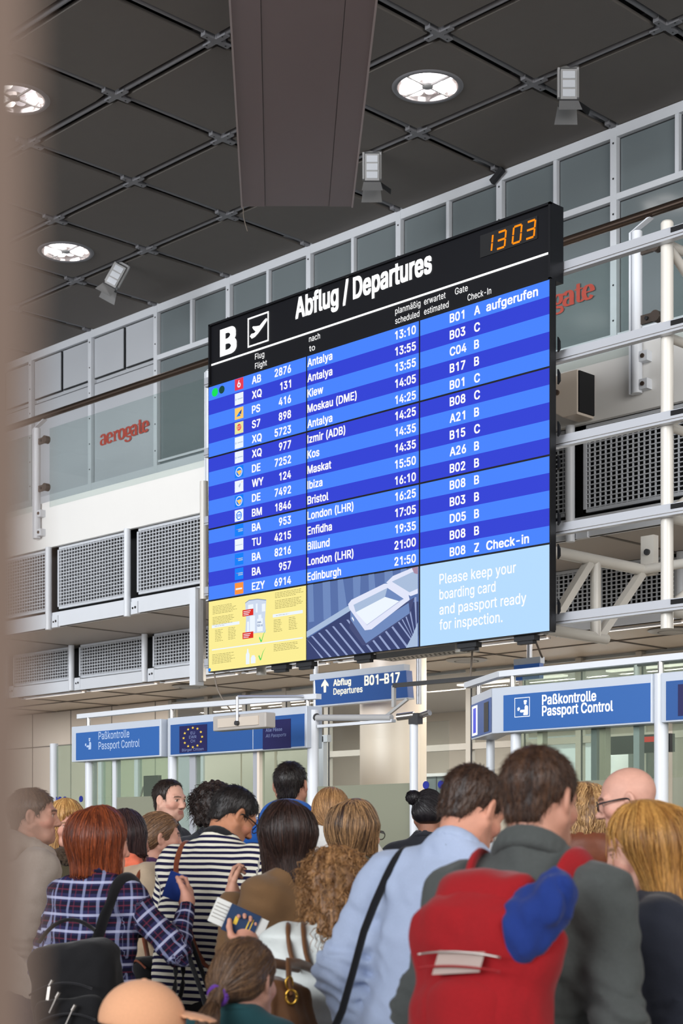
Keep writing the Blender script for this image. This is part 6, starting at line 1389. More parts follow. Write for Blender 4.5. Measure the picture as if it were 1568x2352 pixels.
def skin_colours(v, p):
    o = p.o; base = np.array(lin(o.get('skin', (196, 150, 128)))); C = np.tile(base, (len(v), 1))
    q_ = ((v - p.hc) @ p.RH) / p.hs; x, y, z = np.abs(q_[:, 0]), q_[:, 1], q_[:, 2]
    near = (np.linalg.norm(q_, axis=1) < .16)
    def paint(mask, c_, f): m = mask & near; C[m] = lerp(C[m], np.array(lin(c_)), f)
    if o.get('sex') != 'f': paint((z < -.035) & (y > .0) & (z > -.11), (120, 96, 86), .22 if o.get('stubble', True) else .05)
    paint(((x - .045) ** 2 + (z + .025) ** 2 < .025 ** 2) & (y > .03), (206, 128, 112), .25)
    paint((x < .024 - np.abs(z + .063) * .9) & (np.abs(z + .063) < .0125) & (y > .074), o.get('lips', (168, 98, 92)), .65)
    eye = (((x - .032) / .0120) ** 2 + ((z - .006) / .0050) ** 2 < 1) & (y > .06)
    paint(eye, (206, 190, 180), .75); paint(eye & ((x - .032) ** 2 + (z - .007) ** 2 < .0062 ** 2), o.get('iris', (48, 36, 30)), 1)
    paint((np.abs(z - .0145) < .0022) & (np.abs(x - .032) < .0145) & (y > .06), (50, 36, 32), .8)
    paint((np.abs(z - .029 + np.abs(x - .03) * .12) < .0052) & (x > .013) & (x < .052) & (y > .05), o.get('brow', (70, 50, 38)), .85)
    paint((x > .004) & (x < .014) & (np.abs(z + .0395) < .0035) & (y > .088), (90, 50, 46), .7)
    return C
HAIRLINE = dict(male=[(-.14, -.062), (-.06, -.058), (-.032, -.02), (-.015, .03), (.008, .025), (.012, -.012), (.028, -.012), (.034, .03), (.055, .056), (.08, .074), (.10, .085)],
                female=[(-.14, -.08), (-.04, -.07), (.0, -.04), (.025, -.02), (.045, .03), (.07, .062), (.10, .08)],
                fringe=[(-.14, -.08), (-.03, -.07), (.03, -.05), (.05, .0), (.07, .030), (.11, .036)],
                balding=[(-.14, -.062), (-.06, -.058), (-.032, -.02), (-.015, .03), (.008, .02), (.012, -.012), (.028, -.012), (.03, .05), (.04, .088), (.07, .105), (.10, .11)])
from mathutils.kdtree import KDTree
def strands(v, f, st, c1, c2, L):
    """locks laid over the hair mass: each follows the surface, then falls or lifts free at its tip"""
    kind = st['kind']; rnd = np.random.RandomState(5)
    short = kind in ('short',); N = st.get('n', 1500 if short else 620)
    Fa = np.asarray(f); nrm = np.zeros_like(v)
    fn = np.cross(v[Fa[:, 2]] - v[Fa[:, 0]], v[Fa[:, 3]] - v[Fa[:, 1]])
    for k in range(4): np.add.at(nrm, Fa[:, k], fn)
    nrm /= np.linalg.norm(nrm, axis=1)[:, None] + 1e-9
    kd = KDTree(len(v))
    for i, p_ in enumerate(v): kd.insert(p_, i)
    kd.balance()
    cand = np.nonzero(nrm[:, 2] > (-.75 if short else -.35))[0]
    ids = rnd.choice(cand, N)
    length = (.026 if short else .075 + L * .35) * st.get('ln', 1.0); steps = 3 if short else 7
    lift = st.get('lift', .50 if short else .05); rad = st.get('sr', .0011 if short else .0019)
    tie = V3(*st['tie']) if kind == 'pony' and 'tie' in st else (V3(*st.get('at', (0, -.125, .03))) if kind == 'bun' else None)
    crown = V3(0, -.035, .13); V = []; F_ = []; C_ = []
    for i in ids:
        p_ = v[i] - nrm[i] * .001; l = length * rnd.uniform(.6, 1.25); pts = [p_]; ph = rnd.rand() * 6.3
        for k in range(steps):
            _, j, dist = kd.find(p_); n = nrm[j]
            fl = V3(p_[0] - crown[0], p_[1] - crown[1], 0) * 2.5 + V3(0, .10 if (short and p_[1] > 0) else 0, -.55)
            if tie is not None and p_[2] > -.12: fl = (tie - p_) * 6 if np.linalg.norm(tie - p_) > .04 else V3(0, -.2, -1)
            tg = unit(fl - n * (fl @ n)); tt = (k + 1) / steps
            free = dist > .012
            d = unit(tg + n * lift * (tt if short else tt ** 3)) if not free else unit(V3(0, 0, -1) + rnd.randn(3) * .12)
            if kind in ('curly', 'wavy'):
                w_ = 1.1 if kind == 'curly' else .45
                d = unit(d + (np.cross(n, tg) * math.cos(ph + k * 2.1) + n * (math.sin(ph + k * 2.1) + .3)) * w_)
            else: d = unit(d + rnd.randn(3) * (.16 if short else .07))
            p_ = p_ + d * l / steps
            if not free and not short and kind not in ('curly',): p_ = p_ + n * (.0012 - (p_ - v[j]) @ n) * .7
            pts.append(p_)
        fcol = rnd.beta(1.2, 1.2); c_ = lerp(c2, c1, min(1, fcol * 1.25)) * rnd.uniform(.85, 1.15); o = len(V); M = len(pts)
        for k, q_ in enumerate(pts):
            d = unit(pts[min(k + 1, M - 1)] - pts[max(k - 1, 0)]); a = unit(np.cross(d, V3(.3, .5, .8))); b = np.cross(d, a); r = rad * (1 - .85 * (k / (M - 1)) ** 1.5)
            for w_ in (0, 2.09, 4.19): V.append(q_ + (a * math.cos(w_) + b * math.sin(w_)) * r); C_.append(c_)
        for k in range(M - 1):
            for w_ in range(3): F_.append((o + k * 3 + w_, o + k * 3 + (w_ + 1) % 3, o + (k + 1) * 3 + (w_ + 1) % 3, o + (k + 1) * 3 + w_))
    return np.array(V), F_, np.array(C_)
def hair(p, st):
    """hair in head coordinates, then placed on the head"""
    o = p.o; h = p.hs; t = st.get('t', .014); L = st.get('len', 0.0)
    lo, hi = V3(-.20, -.26, -max(.16, L + .08)), V3(.20, .17, .18)
    F = Field(lo, hi, st.get('vox', .0055))
    F.ell((0, -.013, .036), (.075 + t * .85, .097 + t, .087 + t))
    line = HAIRLINE[st.get('line', 'female')]; ys, zs = [a for a, b in line], [b for a, b in line]
    if st['kind'] != 'short': F.cap((-.042, -.070, -.005), (.042, -.070, -.005), .026 + t * .8, .026 + t * .8, .05)
    else:
        F.cap((-.022, -.068, -.045), (.022, -.068, -.045), .026, .026, .05)
        F.warp(lambda x, y, z: (t * .9 + .001) * np.clip((.045 - z) / .09, 0, 1), .06)
    F.cutfn(lambda x, y, z: (np.interp(y, ys, zs) - z + 0 * x) * .75)
    kind = st['kind']; ux = V3(1, 0, 0)
    if kind in ('bob', 'long'):
        w = st.get('w', 1.0)
        F.cap((0, -.055, .02), (0, -.060 + st.get('back', 0), -L), .072 * w + t, (.058 if kind == 'bob' else .050) * w, .05, 1.25, ux)
        for e in (-1, 1):
            F.cap((e * .062 * w, -.012, .04), (e * .070 * w, -.008 + st.get('front', .012), -L * .95), .034 + t, .022 if kind == 'bob' else .026, .05)
            if not st.get('swept'): F.cap((e * .066 * w, .022, .035), (e * .074 * w, .030 + st.get('front', .012), -L * .80), .020 + t * .7, .016, .04)
        F.cap((0, -.01, .085), (0, -.05, .05), .05 + t, .07 + t, .06)
        if kind == 'bob': F.cutfn(lambda x, y, z: (-L - z + 0 * x + .12 * np.maximum(y, 0)) * .9)
        # keep the face free
        F.ell((0, .105, -.035), (.066, .075, .115), None, .03, 'sub')
        F.cap((0, .05, -.14), (0, .03, -.30), .055, .06, .03, op='sub') if L > .2 else None
    if kind == 'pony':
        tz = st.get('tie', (0, -.125, .0)); tl = st.get('tail', .2); dr = st.get('dir', (0, -.25, -1))
        F.cap((0, -.09, tz[2] * .7 + .01), tz, .035, .017, .03)
        a = V3(*tz); n = unit(V3(*dr))
        F.cap(a, a + n * tl * .4 + V3(0, -.02, 0), .016, .028, .012); F.cap(a + n * tl * .4 + V3(0, -.02, 0), a + n * tl, .028, .010, .03)
    if kind == 'bun':
        c_ = V3(*st.get('at', (0, -.125, .03))); F.ell(c_, V3(1, .9, .95) * st.get('r', .038), None, .02)
    if kind in ('curly', 'wavy'):
        w = st.get('w', 1.0)
        if L:
            F.cap((0, -.05, .02), (0, -.075, -L), .078 * w + t, .062 * w, .05, 1.25, ux)
            for e in (-1, 1): F.cap((e * .07 * w, -.01, .03), (e * .085 * w, .0, -L * .9), .03 + t, .03, .05)
            F.ell((0, .105, -.035), (.064, .075, .115), None, .03, 'sub')
        a = st.get('curl', .012); q_ = st.get('freq', 55)
        F.warp(lambda x, y, z: a * noise(x * q_, y * q_, z * q_ * .8) + a * .6 * noise(x * q_ * 2.1 + 9, y * q_ * 2.1, z * q_ * 1.7), .05)
    amp = st.get('strand', .0014) * .6
    cx = st.get('crown', (0.0, -.03))
    def str_(x, y, z):
        ph = np.arctan2(x - cx[0], -(y - cx[1])); r = np.hypot(x, y)
        if st.get('dir_up'): return amp * noise(x * 210, y * 210, z * 45) + amp * noise(x * 90, y * 90, z * 20 + 5)
        return amp * noise(ph * 17 + 40, z * 5 + r * 4, 2.0 + 0 * z) + amp * .7 * noise(ph * 37 + 9, z * 7, 7.0 + 0 * z)
    F.warp(str_, .02)
    v, f = F.mesh()
    x, y, z = v.T; ph = np.arctan2(x - cx[0], -(y - cx[1]))
    n1 = noise(ph * 14 + 50, z * 6, 0 * z) * .6 + noise(ph * 34 + 20, z * 9, 0 * z + 3) * .5
    c1, c2 = np.array(lin(st['rgb'])), np.array(lin(st.get('rgb2', tuple(v_ * .72 for v_ in st['rgb']))))
    sh = st.get('streak', 1.0); fac = np.clip(.5 + n1 * .9 * sh, 0, 1)[:, None]
    C = c2 * (1 - fac) + c1 * fac
    if st.get('roots'):
        fz = np.clip((z - .06) / .06, 0, 1)[:, None]; C = lerp(C, np.array(lin(st['roots'])), fz * .6)
    C = lerp(C, c2, .35)
    sv, sf, sc = strands(v, f, st, c1, c2, L)
    f = [tuple(q_) for q_ in f.tolist()] + [tuple(i + len(v) for i in q_) for q_ in sf]
    v = np.concatenate([v, sv]); C = np.concatenate([C, sc])
    W = p.hc + (v * h) @ p.RH.T
    return W, f, C
def limb_coords(v, p):
    """pattern coordinates on a garment: along / across, by nearest piece"""
    loc = (v - p.piv) @ p.RL + p.piv
    s = p.s
    best = np.sqrt(np.maximum(np.abs(loc[:, 0]) - .13 * s, 0) ** 2 + np.maximum(np.abs(loc[:, 1]) - .07 * s, 0) ** 2) * .9
    A = loc[:, 2] - .10 * np.abs(loc[:, 0]) ** 1.5; B = loc[:, 0] * .95 + np.where(np.abs(loc[:, 0]) > .15 * s, loc[:, 1], 0) * np.sign(loc[:, 0]) * .8; G = np.zeros(len(v))
    for e in (-1, 1):
        L0 = 0.0
        for a, b in ((p.sh[e], p.el[e]), (p.el[e], p.wr[e])):
            d = b - a; L = np.linalg.norm(d); n = d / L; t = (v - a) @ n; tc = np.clip(t, 0, L); q_ = v - a - tc[:, None] * n; dist = np.linalg.norm(q_, axis=1)
            if a is p.sh[e]: dist = dist + np.where(t < .05 * s, .03, 0)
            m = dist < best; best = np.where(m, dist, best)
            ref = unit(np.cross(n, V3(0, 1, .3))); ref2 = np.cross(n, ref)
            A = np.where(m, 1.42 * s - (L0 + t), A); B = np.where(m, np.arctan2(q_ @ ref, q_ @ ref2) * .055, B); G = np.where(m, e, G); L0 += L
    return np.stack([A, B, G], 1)
def place(lat, d): return (-CS * d + SN * lat, SN * d + CS * lat)
PEOPLE = []
def person(px, d, top, turn, label, o):
    """px = picture column of the head at distance d (metres along the view); turn = degrees clockwise from facing away"""
    lat = (px - 784) / 3669 * d
    p = figure_pose(o, top); fem = o.get('sex') == 'f'; s = p.s
    rz = math.pi / 2 - YAW - math.radians(turn)
    hx, hy = place(lat, d); off = Rz(rz) @ V3(p.hc[0], p.hc[1], 0)
    loc = (hx - off[0], hy - off[1], 0.0)
    W = max(.34, abs(p.wr[-1][0]) + .2, abs(p.wr[1][0]) + .2)
    allp = np.array([p.hc, p.neck] + [p.wr[e] + p.hd[e] * .2 for e in (-1, 1)] + [p.el[e] for e in (-1, 1)])
    lo = np.minimum(allp.min(0) - .17, V3(-.30, -.24, -.01)); hi = np.maximum(allp.max(0) + .17, V3(.30, .30, .01))
    lo[2] = -.012
    fine = o.get('fine', .0052)
    dense = [(p.hc - .135 * p.hs, p.hc + V3(.135, .135, .05) * p.hs, fine)]
    for e in (-1, 1):
        c_ = p.wr[e] + p.hd[e] * .08; dense.append((c_ - .11, c_ + .11, o.get('hfine', .0075)))
    F = Field(lo, hi, .017, dense)
    torso(F, p, -.004, fem); legs(F, p, -.006)
    for e in (-1, 1):
        F.cap((e * .10 * s, -.02 * s, .09 * s), (e * .11 * s, .10 * s, .035), .036 * s, .028 * s, .02)
        hand(F, p, e, o.get('curlL' if e < 0 else 'curlR', .32))
    head(F, p)
    v, f = F.mesh()
    body = mesh_obj('person', v, f, 'skin', None, skin_colours(v, p))
    body.location = loc; body.rotation_euler = (0, 0, rz)
    tag(body, label, 'person', GROUP); p.obj = body; p.loc = loc; p.rz = rz
    # hair
    for st in o.get('hair', []):
        hv, hf, hc = hair(p, st)
        mesh_obj(st.get('name', 'hair'), hv, hf, 'hair_curls' if st['kind'] in ('curly',) else 'hair_strands', body, hc)
    # trousers and shoes
    F = Field(V3(-.30, -.22, .02), V3(.30, .26, 1.08 * s), .016)
    w = o.get('width', 1.0)
    legs(F, p, .012); F.cap((0, 0, .86 * s), p.T((0, 0, .99 * s)), .114 * s * w + .010, .106 * s * w + .010, .05, 1.62 if fem else 1.48, V3(1, 0, 0))
    F.cutfn(lambda x, y, z: np.maximum(z - 1.0 * s, .07 - z) + 0 * x + 0 * y)
    v, f = F.mesh(); mesh_obj('trousers', v, f, o.get('trousers', 'denim_dark'), body)
    for e in (-1, 1):
        F = Field(V3(e * .105 * s - .09, -.13, -.01), V3(e * .105 * s + .09, .22, .15), .010)
        F.cap((e * .10 * s, -.045 * s, .048), (e * .112 * s, .12 * s, .036), .044, .036, .03, 1.1, V3(1, 0, 0)); F.cap((e * .10 * s, -.03 * s, .05), (e * .10 * s, -.03 * s, .11), .044, .044, .03)
        F.cutfn(lambda x, y, z: .002 - z + 0 * x + 0 * y); v, f = F.mesh(); mesh_obj('shoe', v, f, 'shoe_dark', body)
    # upper garments
    p.garment = None
    for g in o.get('tops', []):
        t = g.get('t', .016); hem = g.get('hem', .84); vx = g.get('vox', .0115)
        F = Field(lo - V3(.03, .03, 0), hi + .03, vx)
        torso(F, p, t, fem, fore=g.get('sleeve', 'long') == 'long', belly=g.get('belly', 0.0), hem=hem + .06, armr=g.get('armr', 0.0))
        if hem < .8: F.cap((0, 0, (hem + .06) * s), p.T((0, 0, 1.0 * s)), .128 * s * w + t, .108 * s * w + t, .06, 1.5, V3(1, 0, 0))
        nu = unit(p.hc - p.neck)
        F.cap(p.T((0, -.022 * s, 1.36 * s)), p.neck + nu * .004, .082 * s + t * .5, .066 * s + t * .35, .04)
        F.cap(p.neck + nu * (.045 if g.get('hole', .062) < .08 else .0), p.neck + nu * .17, g.get('hole', .062) * s, g.get('hole', .062) * s + .004, .012, op='sub') if g.get('collar') != 'turtle' else None
        am, fq = g.get('wr', .006), g.get('wf', 11)
        def wrinkle(x, y, z, am=am, fq=fq, g=g):
            d_ = am * noise(x * fq + 3, y * fq, z * fq * 1.7 + x * 6) + am * .55 * noise(x * fq * 2.3, y * fq * 2.3 + 7, z * fq * 3.2 + x * 12 - y * 8)
            for e in (-1, 1):
                r = np.sqrt((x - p.el[e][0]) ** 2 + (y - p.el[e][1]) ** 2 + (z - p.el[e][2]) ** 2); d_ = d_ + g.get('elb', .006) * np.exp(-(r / .11) ** 2) * np.sin((z * 1.0 + x * .4) * 130 + 4 * noise(x * 14, y * 14, z * 14))
            if g.get('puff'): d_ = d_ + g['puff'] * np.abs(np.sin(z * g.get('puffq', 34)))
            return d_
        F.warp(wrinkle, .03)
        F.cutfn(lambda x, y, z: hem * s - z + .006 * noise(x * 9, y * 9, z * 0) )
        if g.get('only'): F.D[:] = 1.0
        v, f = F.mesh()
        pat = limb_coords(v, p) if g['mat'] in ('stripes_navy', 'plaid_navy') else None
        if len(v):
            mesh_obj(g.get('name', 'jacket'), v, f, g['mat'], body, None, pat)
            p.garment = v if p.garment is None else np.concatenate([p.garment, v])
        c_ = g.get('collar')
        if c_ in ('shirt', 'stand', 'ring', 'hood', 'fur', 'turtle', 'scarf'):
            F = Field(p.neck - .17, p.neck + .19, .007)
            rr, th, hh = dict(shirt=(.066, .0085, .036), stand=(.072, .012, .05), ring=(.066, .010, .004), hood=(.088, .024, .02), fur=(.095, .036, .03), turtle=(.062, .010, .07), scarf=(.078, .024, .050))[c_]
            ux, uy = p.RL @ V3(1, 0, 0), unit(np.cross(nu, p.RL @ V3(1, 0, 0))); base = p.neck + nu * (-.004 * s + t * .3)
            N = 22
            for i in range(N):
                a0, a1 = 2 * math.pi * i / N, 2 * math.pi * (i + 1) / N
                pt = lambda a, hgt, r: base + ux * math.sin(a) * r * s + uy * math.cos(a) * r * s + nu * hgt
                lift = lambda a: -.018 * math.cos(a)      # collar rides higher at the back
                F.cap(pt(a0, lift(a0) * 1, rr + .010), pt(a1, lift(a1), rr + .010), th, th, .010)
                if hh > .01: F.cap(pt(a0, lift(a0) + hh * .6, rr), pt(a1, lift(a1) + hh * .6, rr), th * .8, th * .8, .014); F.cap(pt(a0, lift(a0) + hh * .3, rr + .005), pt(a1, lift(a1) + hh * .3, rr + .005), th * .9, th * .9, .014)
            if c_ == 'hood':
                F.ell(p.neck + p.RL @ V3(0, -.078, -.012) * s, V3(.128, .055, .085) * s, p.RL, .04)
            F.cap(p.neck - nu * .06, p.neck + nu * .2, .056 * s, .056 * s, .006, op='sub')
            if c_ == 'scarf': F.warp(lambda x, y, z: .007 * noise(x * 30, y * 30, z * 60), .03)
            if c_ == 'fur': F.warp(lambda x, y, z: .012 * noise(x * 70, y * 70, z * 70) + .010 * noise(x * 160, y * 160, z * 160), .03)
            v, f = F.mesh(); mesh_obj({'hood': 'hood', 'fur': 'fur_collar', 'scarf': 'scarf'}.get(c_, 'collar'), v, f, g.get('cmat', g['mat'] if g['mat'] not in ('stripes_navy',) else 'cloth_black'), body, None, limb_coords(v, p) if g.get('cmat', g['mat']) in ('plaid_navy', 'stripes_navy') else None)
    PEOPLE.append(p)
    return p
def to_world(p, v): return V3(*p.loc) + Rz(p.rz) @ np.asarray(v, float)
def carried(p, name, base, label, cat, group=None):
    """a thing carried by a person: its own top-level root standing where it is held"""
    w = to_world(p, base); r = root(name, tuple(w), label, cat, group, p.rz); r['_b'] = list(map(float, base)); return r
def fpart(name, F, r, m, label=None, col_=None):
    v, f = F.mesh(); v = v - np.array(r['_b']); return mesh_obj(name, v, f, m, r, col_, None, label)
def mpart(name, mb, r, label=None):
    b = np.array(r['_b']); mb.v = [tuple(np.array(q_) - b) for q_ in mb.v]; return part(name, mb, r, label, world=False)
def hug(p, pts, off=.008, n=6):
    """pull a strap's path onto the garment surface"""
    P_ = [np.asarray(a, float) for a in pts]; out = []
    for a, b in zip(P_, P_[1:]):
        for k in range(n): out.append(a + (b - a) * k / n)
    out.append(P_[-1]); g = p.garment; cen = p.T((0, 0, 1.2 * p.s)); res = []
    for q_ in out:
        dd = ((g - q_) ** 2).sum(1); j = np.argsort(dd)[:6]; w_ = g[j].mean(0)
        ax_ = p.piv + p.RL @ V3(0, 0, (w_ - p.piv) @ (p.RL @ V3(0, 0, 1))); nrm = unit(w_ - ax_); res.append(w_ + nrm * off)
    for _ in range(2): res = [res[0]] + [(res[i - 1] + 2 * res[i] + res[i + 1]) / 4 for i in range(1, len(res) - 1)] + [res[-1]]
    return [tuple(a) for a in res]
# ------------------------------------------------------------------ cloths of the crowd
cloth('denim_dark', (44, 50, 66)); cloth('chino', (120, 104, 84)); cloth('trouser_black', (30, 30, 34)); cloth('shoe_dark', (38, 32, 30), scale=40)
cloth('cloth_black', (24, 24, 28)); cloth('linen_blue', (166, 180, 208), scale=420, var=.16, bump=.35); cloth('hoodie_beige', (168, 156, 146), scale=160, var=.12)
cloth('coat_olive', (74, 66, 48)); cloth('fur_brown', (66, 52, 40), scale=120, var=.4, bump=.8); cloth('jacket_tan', (178, 158, 134)); cloth('scarf_coral', (236, 122, 92))
cloth('top_purple', (74, 40, 84)); cloth('jacket_dark', (36, 38, 46)); cloth('blue_track', (24, 82, 160))
cloth('coat_brown', (108, 80, 52)); cloth('top_pink', (226, 92, 104)); cloth('puffer_white', (222, 228, 226), rough=.5, var=.05, scale=60); cloth('shirt_teal', (34, 76, 82))
cloth('jacket_grey', (74, 78, 77), scale=120, var=.14); cloth('pack_red', (152, 18, 26), scale=160, var=.14); cloth('pack_black', (20, 20, 23), scale=200); cloth('cap_peach', (236, 176, 136), scale=200)
cloth('bag_brown', (112, 74, 44), rough=.5, scale=30, var=.2); cloth('leather_brown', (104, 56, 36), rough=.45, scale=40, var=.2); cloth('strap_brown', (122, 62, 38), rough=.5); cloth('strap_black', (16, 16, 20))
cloth('cloth_blue', (26, 52, 124)); cloth('jacket_night', (40, 44, 56)); cloth('shirt_white', (224, 224, 222)); cloth('pack_navy', (26, 28, 44)); cloth('tie_purple', (96, 52, 150)); cloth('shirt_rose', (150, 70, 78)); cloth('check_scarf', (150, 152, 156), scale=90, var=.7)
mat('gold', (226, 176, 74), rough=.25, metal=.9, var=0); mat('zip_metal', (196, 190, 184), rough=.3, metal=.8, var=0); mat('spectacle_dark', (34, 26, 26), rough=.3, var=0)
mat('passport_blue', (26, 54, 92), rough=.5, var=.05); mat('paper', (226, 226, 222), rough=.7, var=.03); mat('neon_green', (52, 178, 84), rough=.5, var=.05); mat('patch_grey', (176, 156, 148), rough=.6, var=.1)

# ------------------------------------------------------------------ the queue, back to front
tall = person(668, 8.1, 1.937, 8, 'tall dark-haired person in a blue track jacket with white shoulder stripes', dict(hyaw=8, hpitch=-8, skin=(176, 126, 104), width=1.08, shw=.19, trousers='denim_dark',
    hair=[dict(kind='short', line='male', t=.005, rgb=(38, 28, 24), rgb2=(18, 14, 14), dir_up=True, strand=.003)], tops=[dict(mat='blue_track', collar='hood', t=.020, wr=.009)]))
smile = person(390, 9.5, 1.904, 112, 'smiling short-haired person in a dark collar jacket, in front of the left booth', dict(hyaw=14, hpitch=2, skin=(206, 158, 138), fine=.004, trousers='trouser_black',
    hair=[dict(kind='short', line='balding', t=.007, rgb=(52, 38, 32), rgb2=(26, 20, 18), dir_up=True, strand=.002)], tops=[dict(mat='jacket_dark', collar='stand', t=.016)]))
curly = person(499, 8.6, 1.835, 15, 'person with a bushy dark curly mop behind the striped shirt', dict(sex='f', hyaw=10, trousers='denim_dark',
    hair=[dict(kind='curly', line='female', t=.022, len=.05, curl=.014, freq=42, rgb=(58, 42, 36), rgb2=(24, 18, 18))], tops=[dict(mat='jacket_dark', collar='ring')]))
blonde = person(152, 8.7, 1.744, 158, 'blonde person facing the camera in a dark olive coat with fur collar', dict(sex='f', hyaw=-6, hpitch=6, skin=(198, 146, 128), fine=.0042, trousers='trouser_black', brow=(120, 90, 60),
    hair=[dict(kind='long', line='fringe', t=.010, len=.17, rgb=(226, 182, 116), rgb2=(160, 112, 62), front=.02)], tops=[dict(mat='coat_olive', collar='fur', cmat='fur_brown', t=.024, hem=.55)]))
bunhair = person(985, 8.6, 1.807, 10, 'person with a black hair bun half hidden behind the light blue jacket', dict(sex='f', skin=(150, 104, 84), trousers='denim_dark',
    hair=[dict(kind='bun', line='female', t=.010, at=(-.075, -.075, .085), r=.040, rgb=(34, 28, 32), rgb2=(14, 12, 16))], tops=[dict(mat='jacket_dark', collar='ring')]))
pony = person(368, 7.6, 1.666, 72, 'person with light brown hair in a low bun and a purple top', dict(sex='f', hyaw=2, hpitch=-2, skin=(204, 152, 132), trousers='denim_dark', fine=.0045,
    hair=[dict(kind='bun', line='female', t=.010, at=(0, -.135, -.045), r=.046, rgb=(148, 112, 80), rgb2=(88, 64, 48)), ], tops=[dict(mat='top_purple', collar='ring')]))
ponytail = person(760, 7.3, 1.769, 2, 'person with a straight blond ponytail and pink top, left of the bob haircut', dict(sex='f', skin=(214, 164, 140), hpitch=-2, trousers='denim_dark',
    hair=[dict(kind='pony', line='female', t=.012, tie=(0, -.105, -.055), tail=.30, dir=(0, -.12, -1), rgb=(190, 146, 98), rgb2=(128, 92, 60))], tops=[dict(mat='top_pink', collar='ring', hole=.085), dict(name='collar_scarf', mat='shirt_white', collar='ring', hem=1.40, t=.018, sleeve='none')]))
bob = person(820, 6.65, 1.681, 28, 'person with streaked brown and blond bob and glasses', dict(sex='f', hyaw=22, hpitch=2, skin=(202, 156, 136), trousers='chino',
    hair=[dict(kind='bob', line='female', t=.009, len=.085, w=.86, rgb=(180, 140, 98), rgb2=(50, 34, 28), streak=1.9)], tops=[dict(mat='coat_olive', collar='ring')]))
hooded = person(78, 6.9, 1.758, 62, 'short-haired person in a beige hooded jacket beside the blurred pillar', dict(hyaw=22, hpitch=-2, skin=(188, 138, 118), fine=.0042, trousers='denim_dark',
    hair=[dict(kind='short', line='male', t=.007, rgb=(104, 78, 58), rgb2=(58, 42, 34), dir_up=True)], tops=[dict(mat='hoodie_beige', collar='hood', t=.026, wr=.010, armr=.008)]))
scarf = person(292, 7.1, 1.651, 38, 'dark-haired person in a tan jacket with a coral scarf, behind the redhead', dict(sex='f', hyaw=18, hpitch=4, side=-11, skin=(190, 140, 118), trousers='chino',
    hair=[dict(kind='bob', line='female', t=.008, len=.07, rgb=(74, 52, 50), rgb2=(34, 24, 28))], tops=[dict(mat='jacket_tan', collar='ring', t=.026, wr=.009, hem=.72, armr=.006), dict(name='scarf', mat='scarf_coral', collar='scarf', t=.020, only=True, cmat='scarf_coral')]))
red = person(236, 6.1, 1.635, 22, 'red-haired person with a bob in a navy plaid shirt', dict(sex='f', hyaw=42, hpitch=2, shw=.146, width=.9, skin=(206, 150, 130), trousers='denim_dark', armR=(.29, .24, 1.36, .5, -.5, -1.0), hnR=(-1, .2, .3), curlR=.55, hfine=.005,
    hair=[dict(kind='bob', line='female', t=.013, len=.125, w=1.0, rgb=(158, 78, 40), rgb2=(78, 36, 24), streak=1.1)], tops=[dict(name='shirt', mat='plaid_navy', collar='shirt', t=.015, wr=.008, vox=.010)]))
striped = person(535, 6.7, 1.757, 34, 'stocky dark-haired person in a navy and white striped polo shirt', dict(lean=14, hyaw=26, hpitch=26, skin=(178, 122, 92), width=1.14, shw=.195, trousers='trouser_black', armL=(-.16, .34, 1.12), armR=(.16, .36, 1.14),
    hair=[dict(kind='short', line='male', t=.007, rgb=(40, 32, 30), rgb2=(14, 12, 14), dir_up=True)], tops=[dict(name='polo_shirt', mat='stripes_navy', collar='shirt', cmat='cloth_black', t=.024, belly=.02, wr=.006, vox=.010, armr=.010)]))
browncoat = person(655, 5.9, 1.658, -48, 'person with long straight dark brown hair in a brown coat, hand raised to the face', dict(sex='f', hyaw=24, hpitch=8, lean=-5, side=-4, shw=.150, width=.92, skin=(198, 148, 126), trousers='trouser_black', armL=(-.08, .22, 1.37, -.1, .2, -1), hnL=(.6, -.5, .2), curlL=.6, hfine=.005,
    hair=[dict(kind='long', line='female', t=.007, len=.15, w=.86, rgb=(64, 42, 34), rgb2=(28, 18, 16), streak=.7)], tops=[dict(name='coat', mat='coat_brown', collar='shirt', cmat='check_scarf', t=.020, wr=.009, hem=.55, armr=.012, hole=.07)]))
wavy = person(1352, 6.5, 1.753, 14, 'person with wavy streaked blond hair and a brown leather hood', dict(sex='f', skin=(206, 156, 136), trousers='denim_dark', hyaw=10,
    hair=[dict(kind='wavy', line='female', t=.016, len=.20, curl=.007, freq=30, rgb=(214, 172, 118), rgb2=(104, 72, 44), streak=1.5, vox=.005)], tops=[dict(mat='leather_brown', collar='hood', t=.022)]))
bald = person(1440, 5.7, 1.781, -72, 'bald person with glasses turned to the left behind the blonde', dict(hyaw=-8, hpitch=10, skin=(206, 156, 138), trousers='denim_dark', fine=.0042, hairtop=.0,
    hair=[], tops=[dict(mat='jacket_night', collar='shirt')]))
curlyblond = person(772, 5.0, 1.496, 6, 'short person with curly light brown hair and a white puffer jacket', dict(sex='f', hyaw=-8, hpitch=14, lean=8, skin=(206, 150, 128), trousers='chino', armL=(-.36, .26, 1.36, -.3, -.2, -1), hnL=(.25, -1, .3), curlL=.75, hfine=.0042,
    hair=[dict(kind='curly', line='female', t=.013, len=.15, w=.86, curl=.010, freq=46, rgb=(186, 140, 92), rgb2=(104, 70, 42), vox=.005)], tops=[dict(mat='puffer_white', collar='stand', t=.034, wr=.005, puff=.014, puffq=36, armr=.012, hem=.82)]))
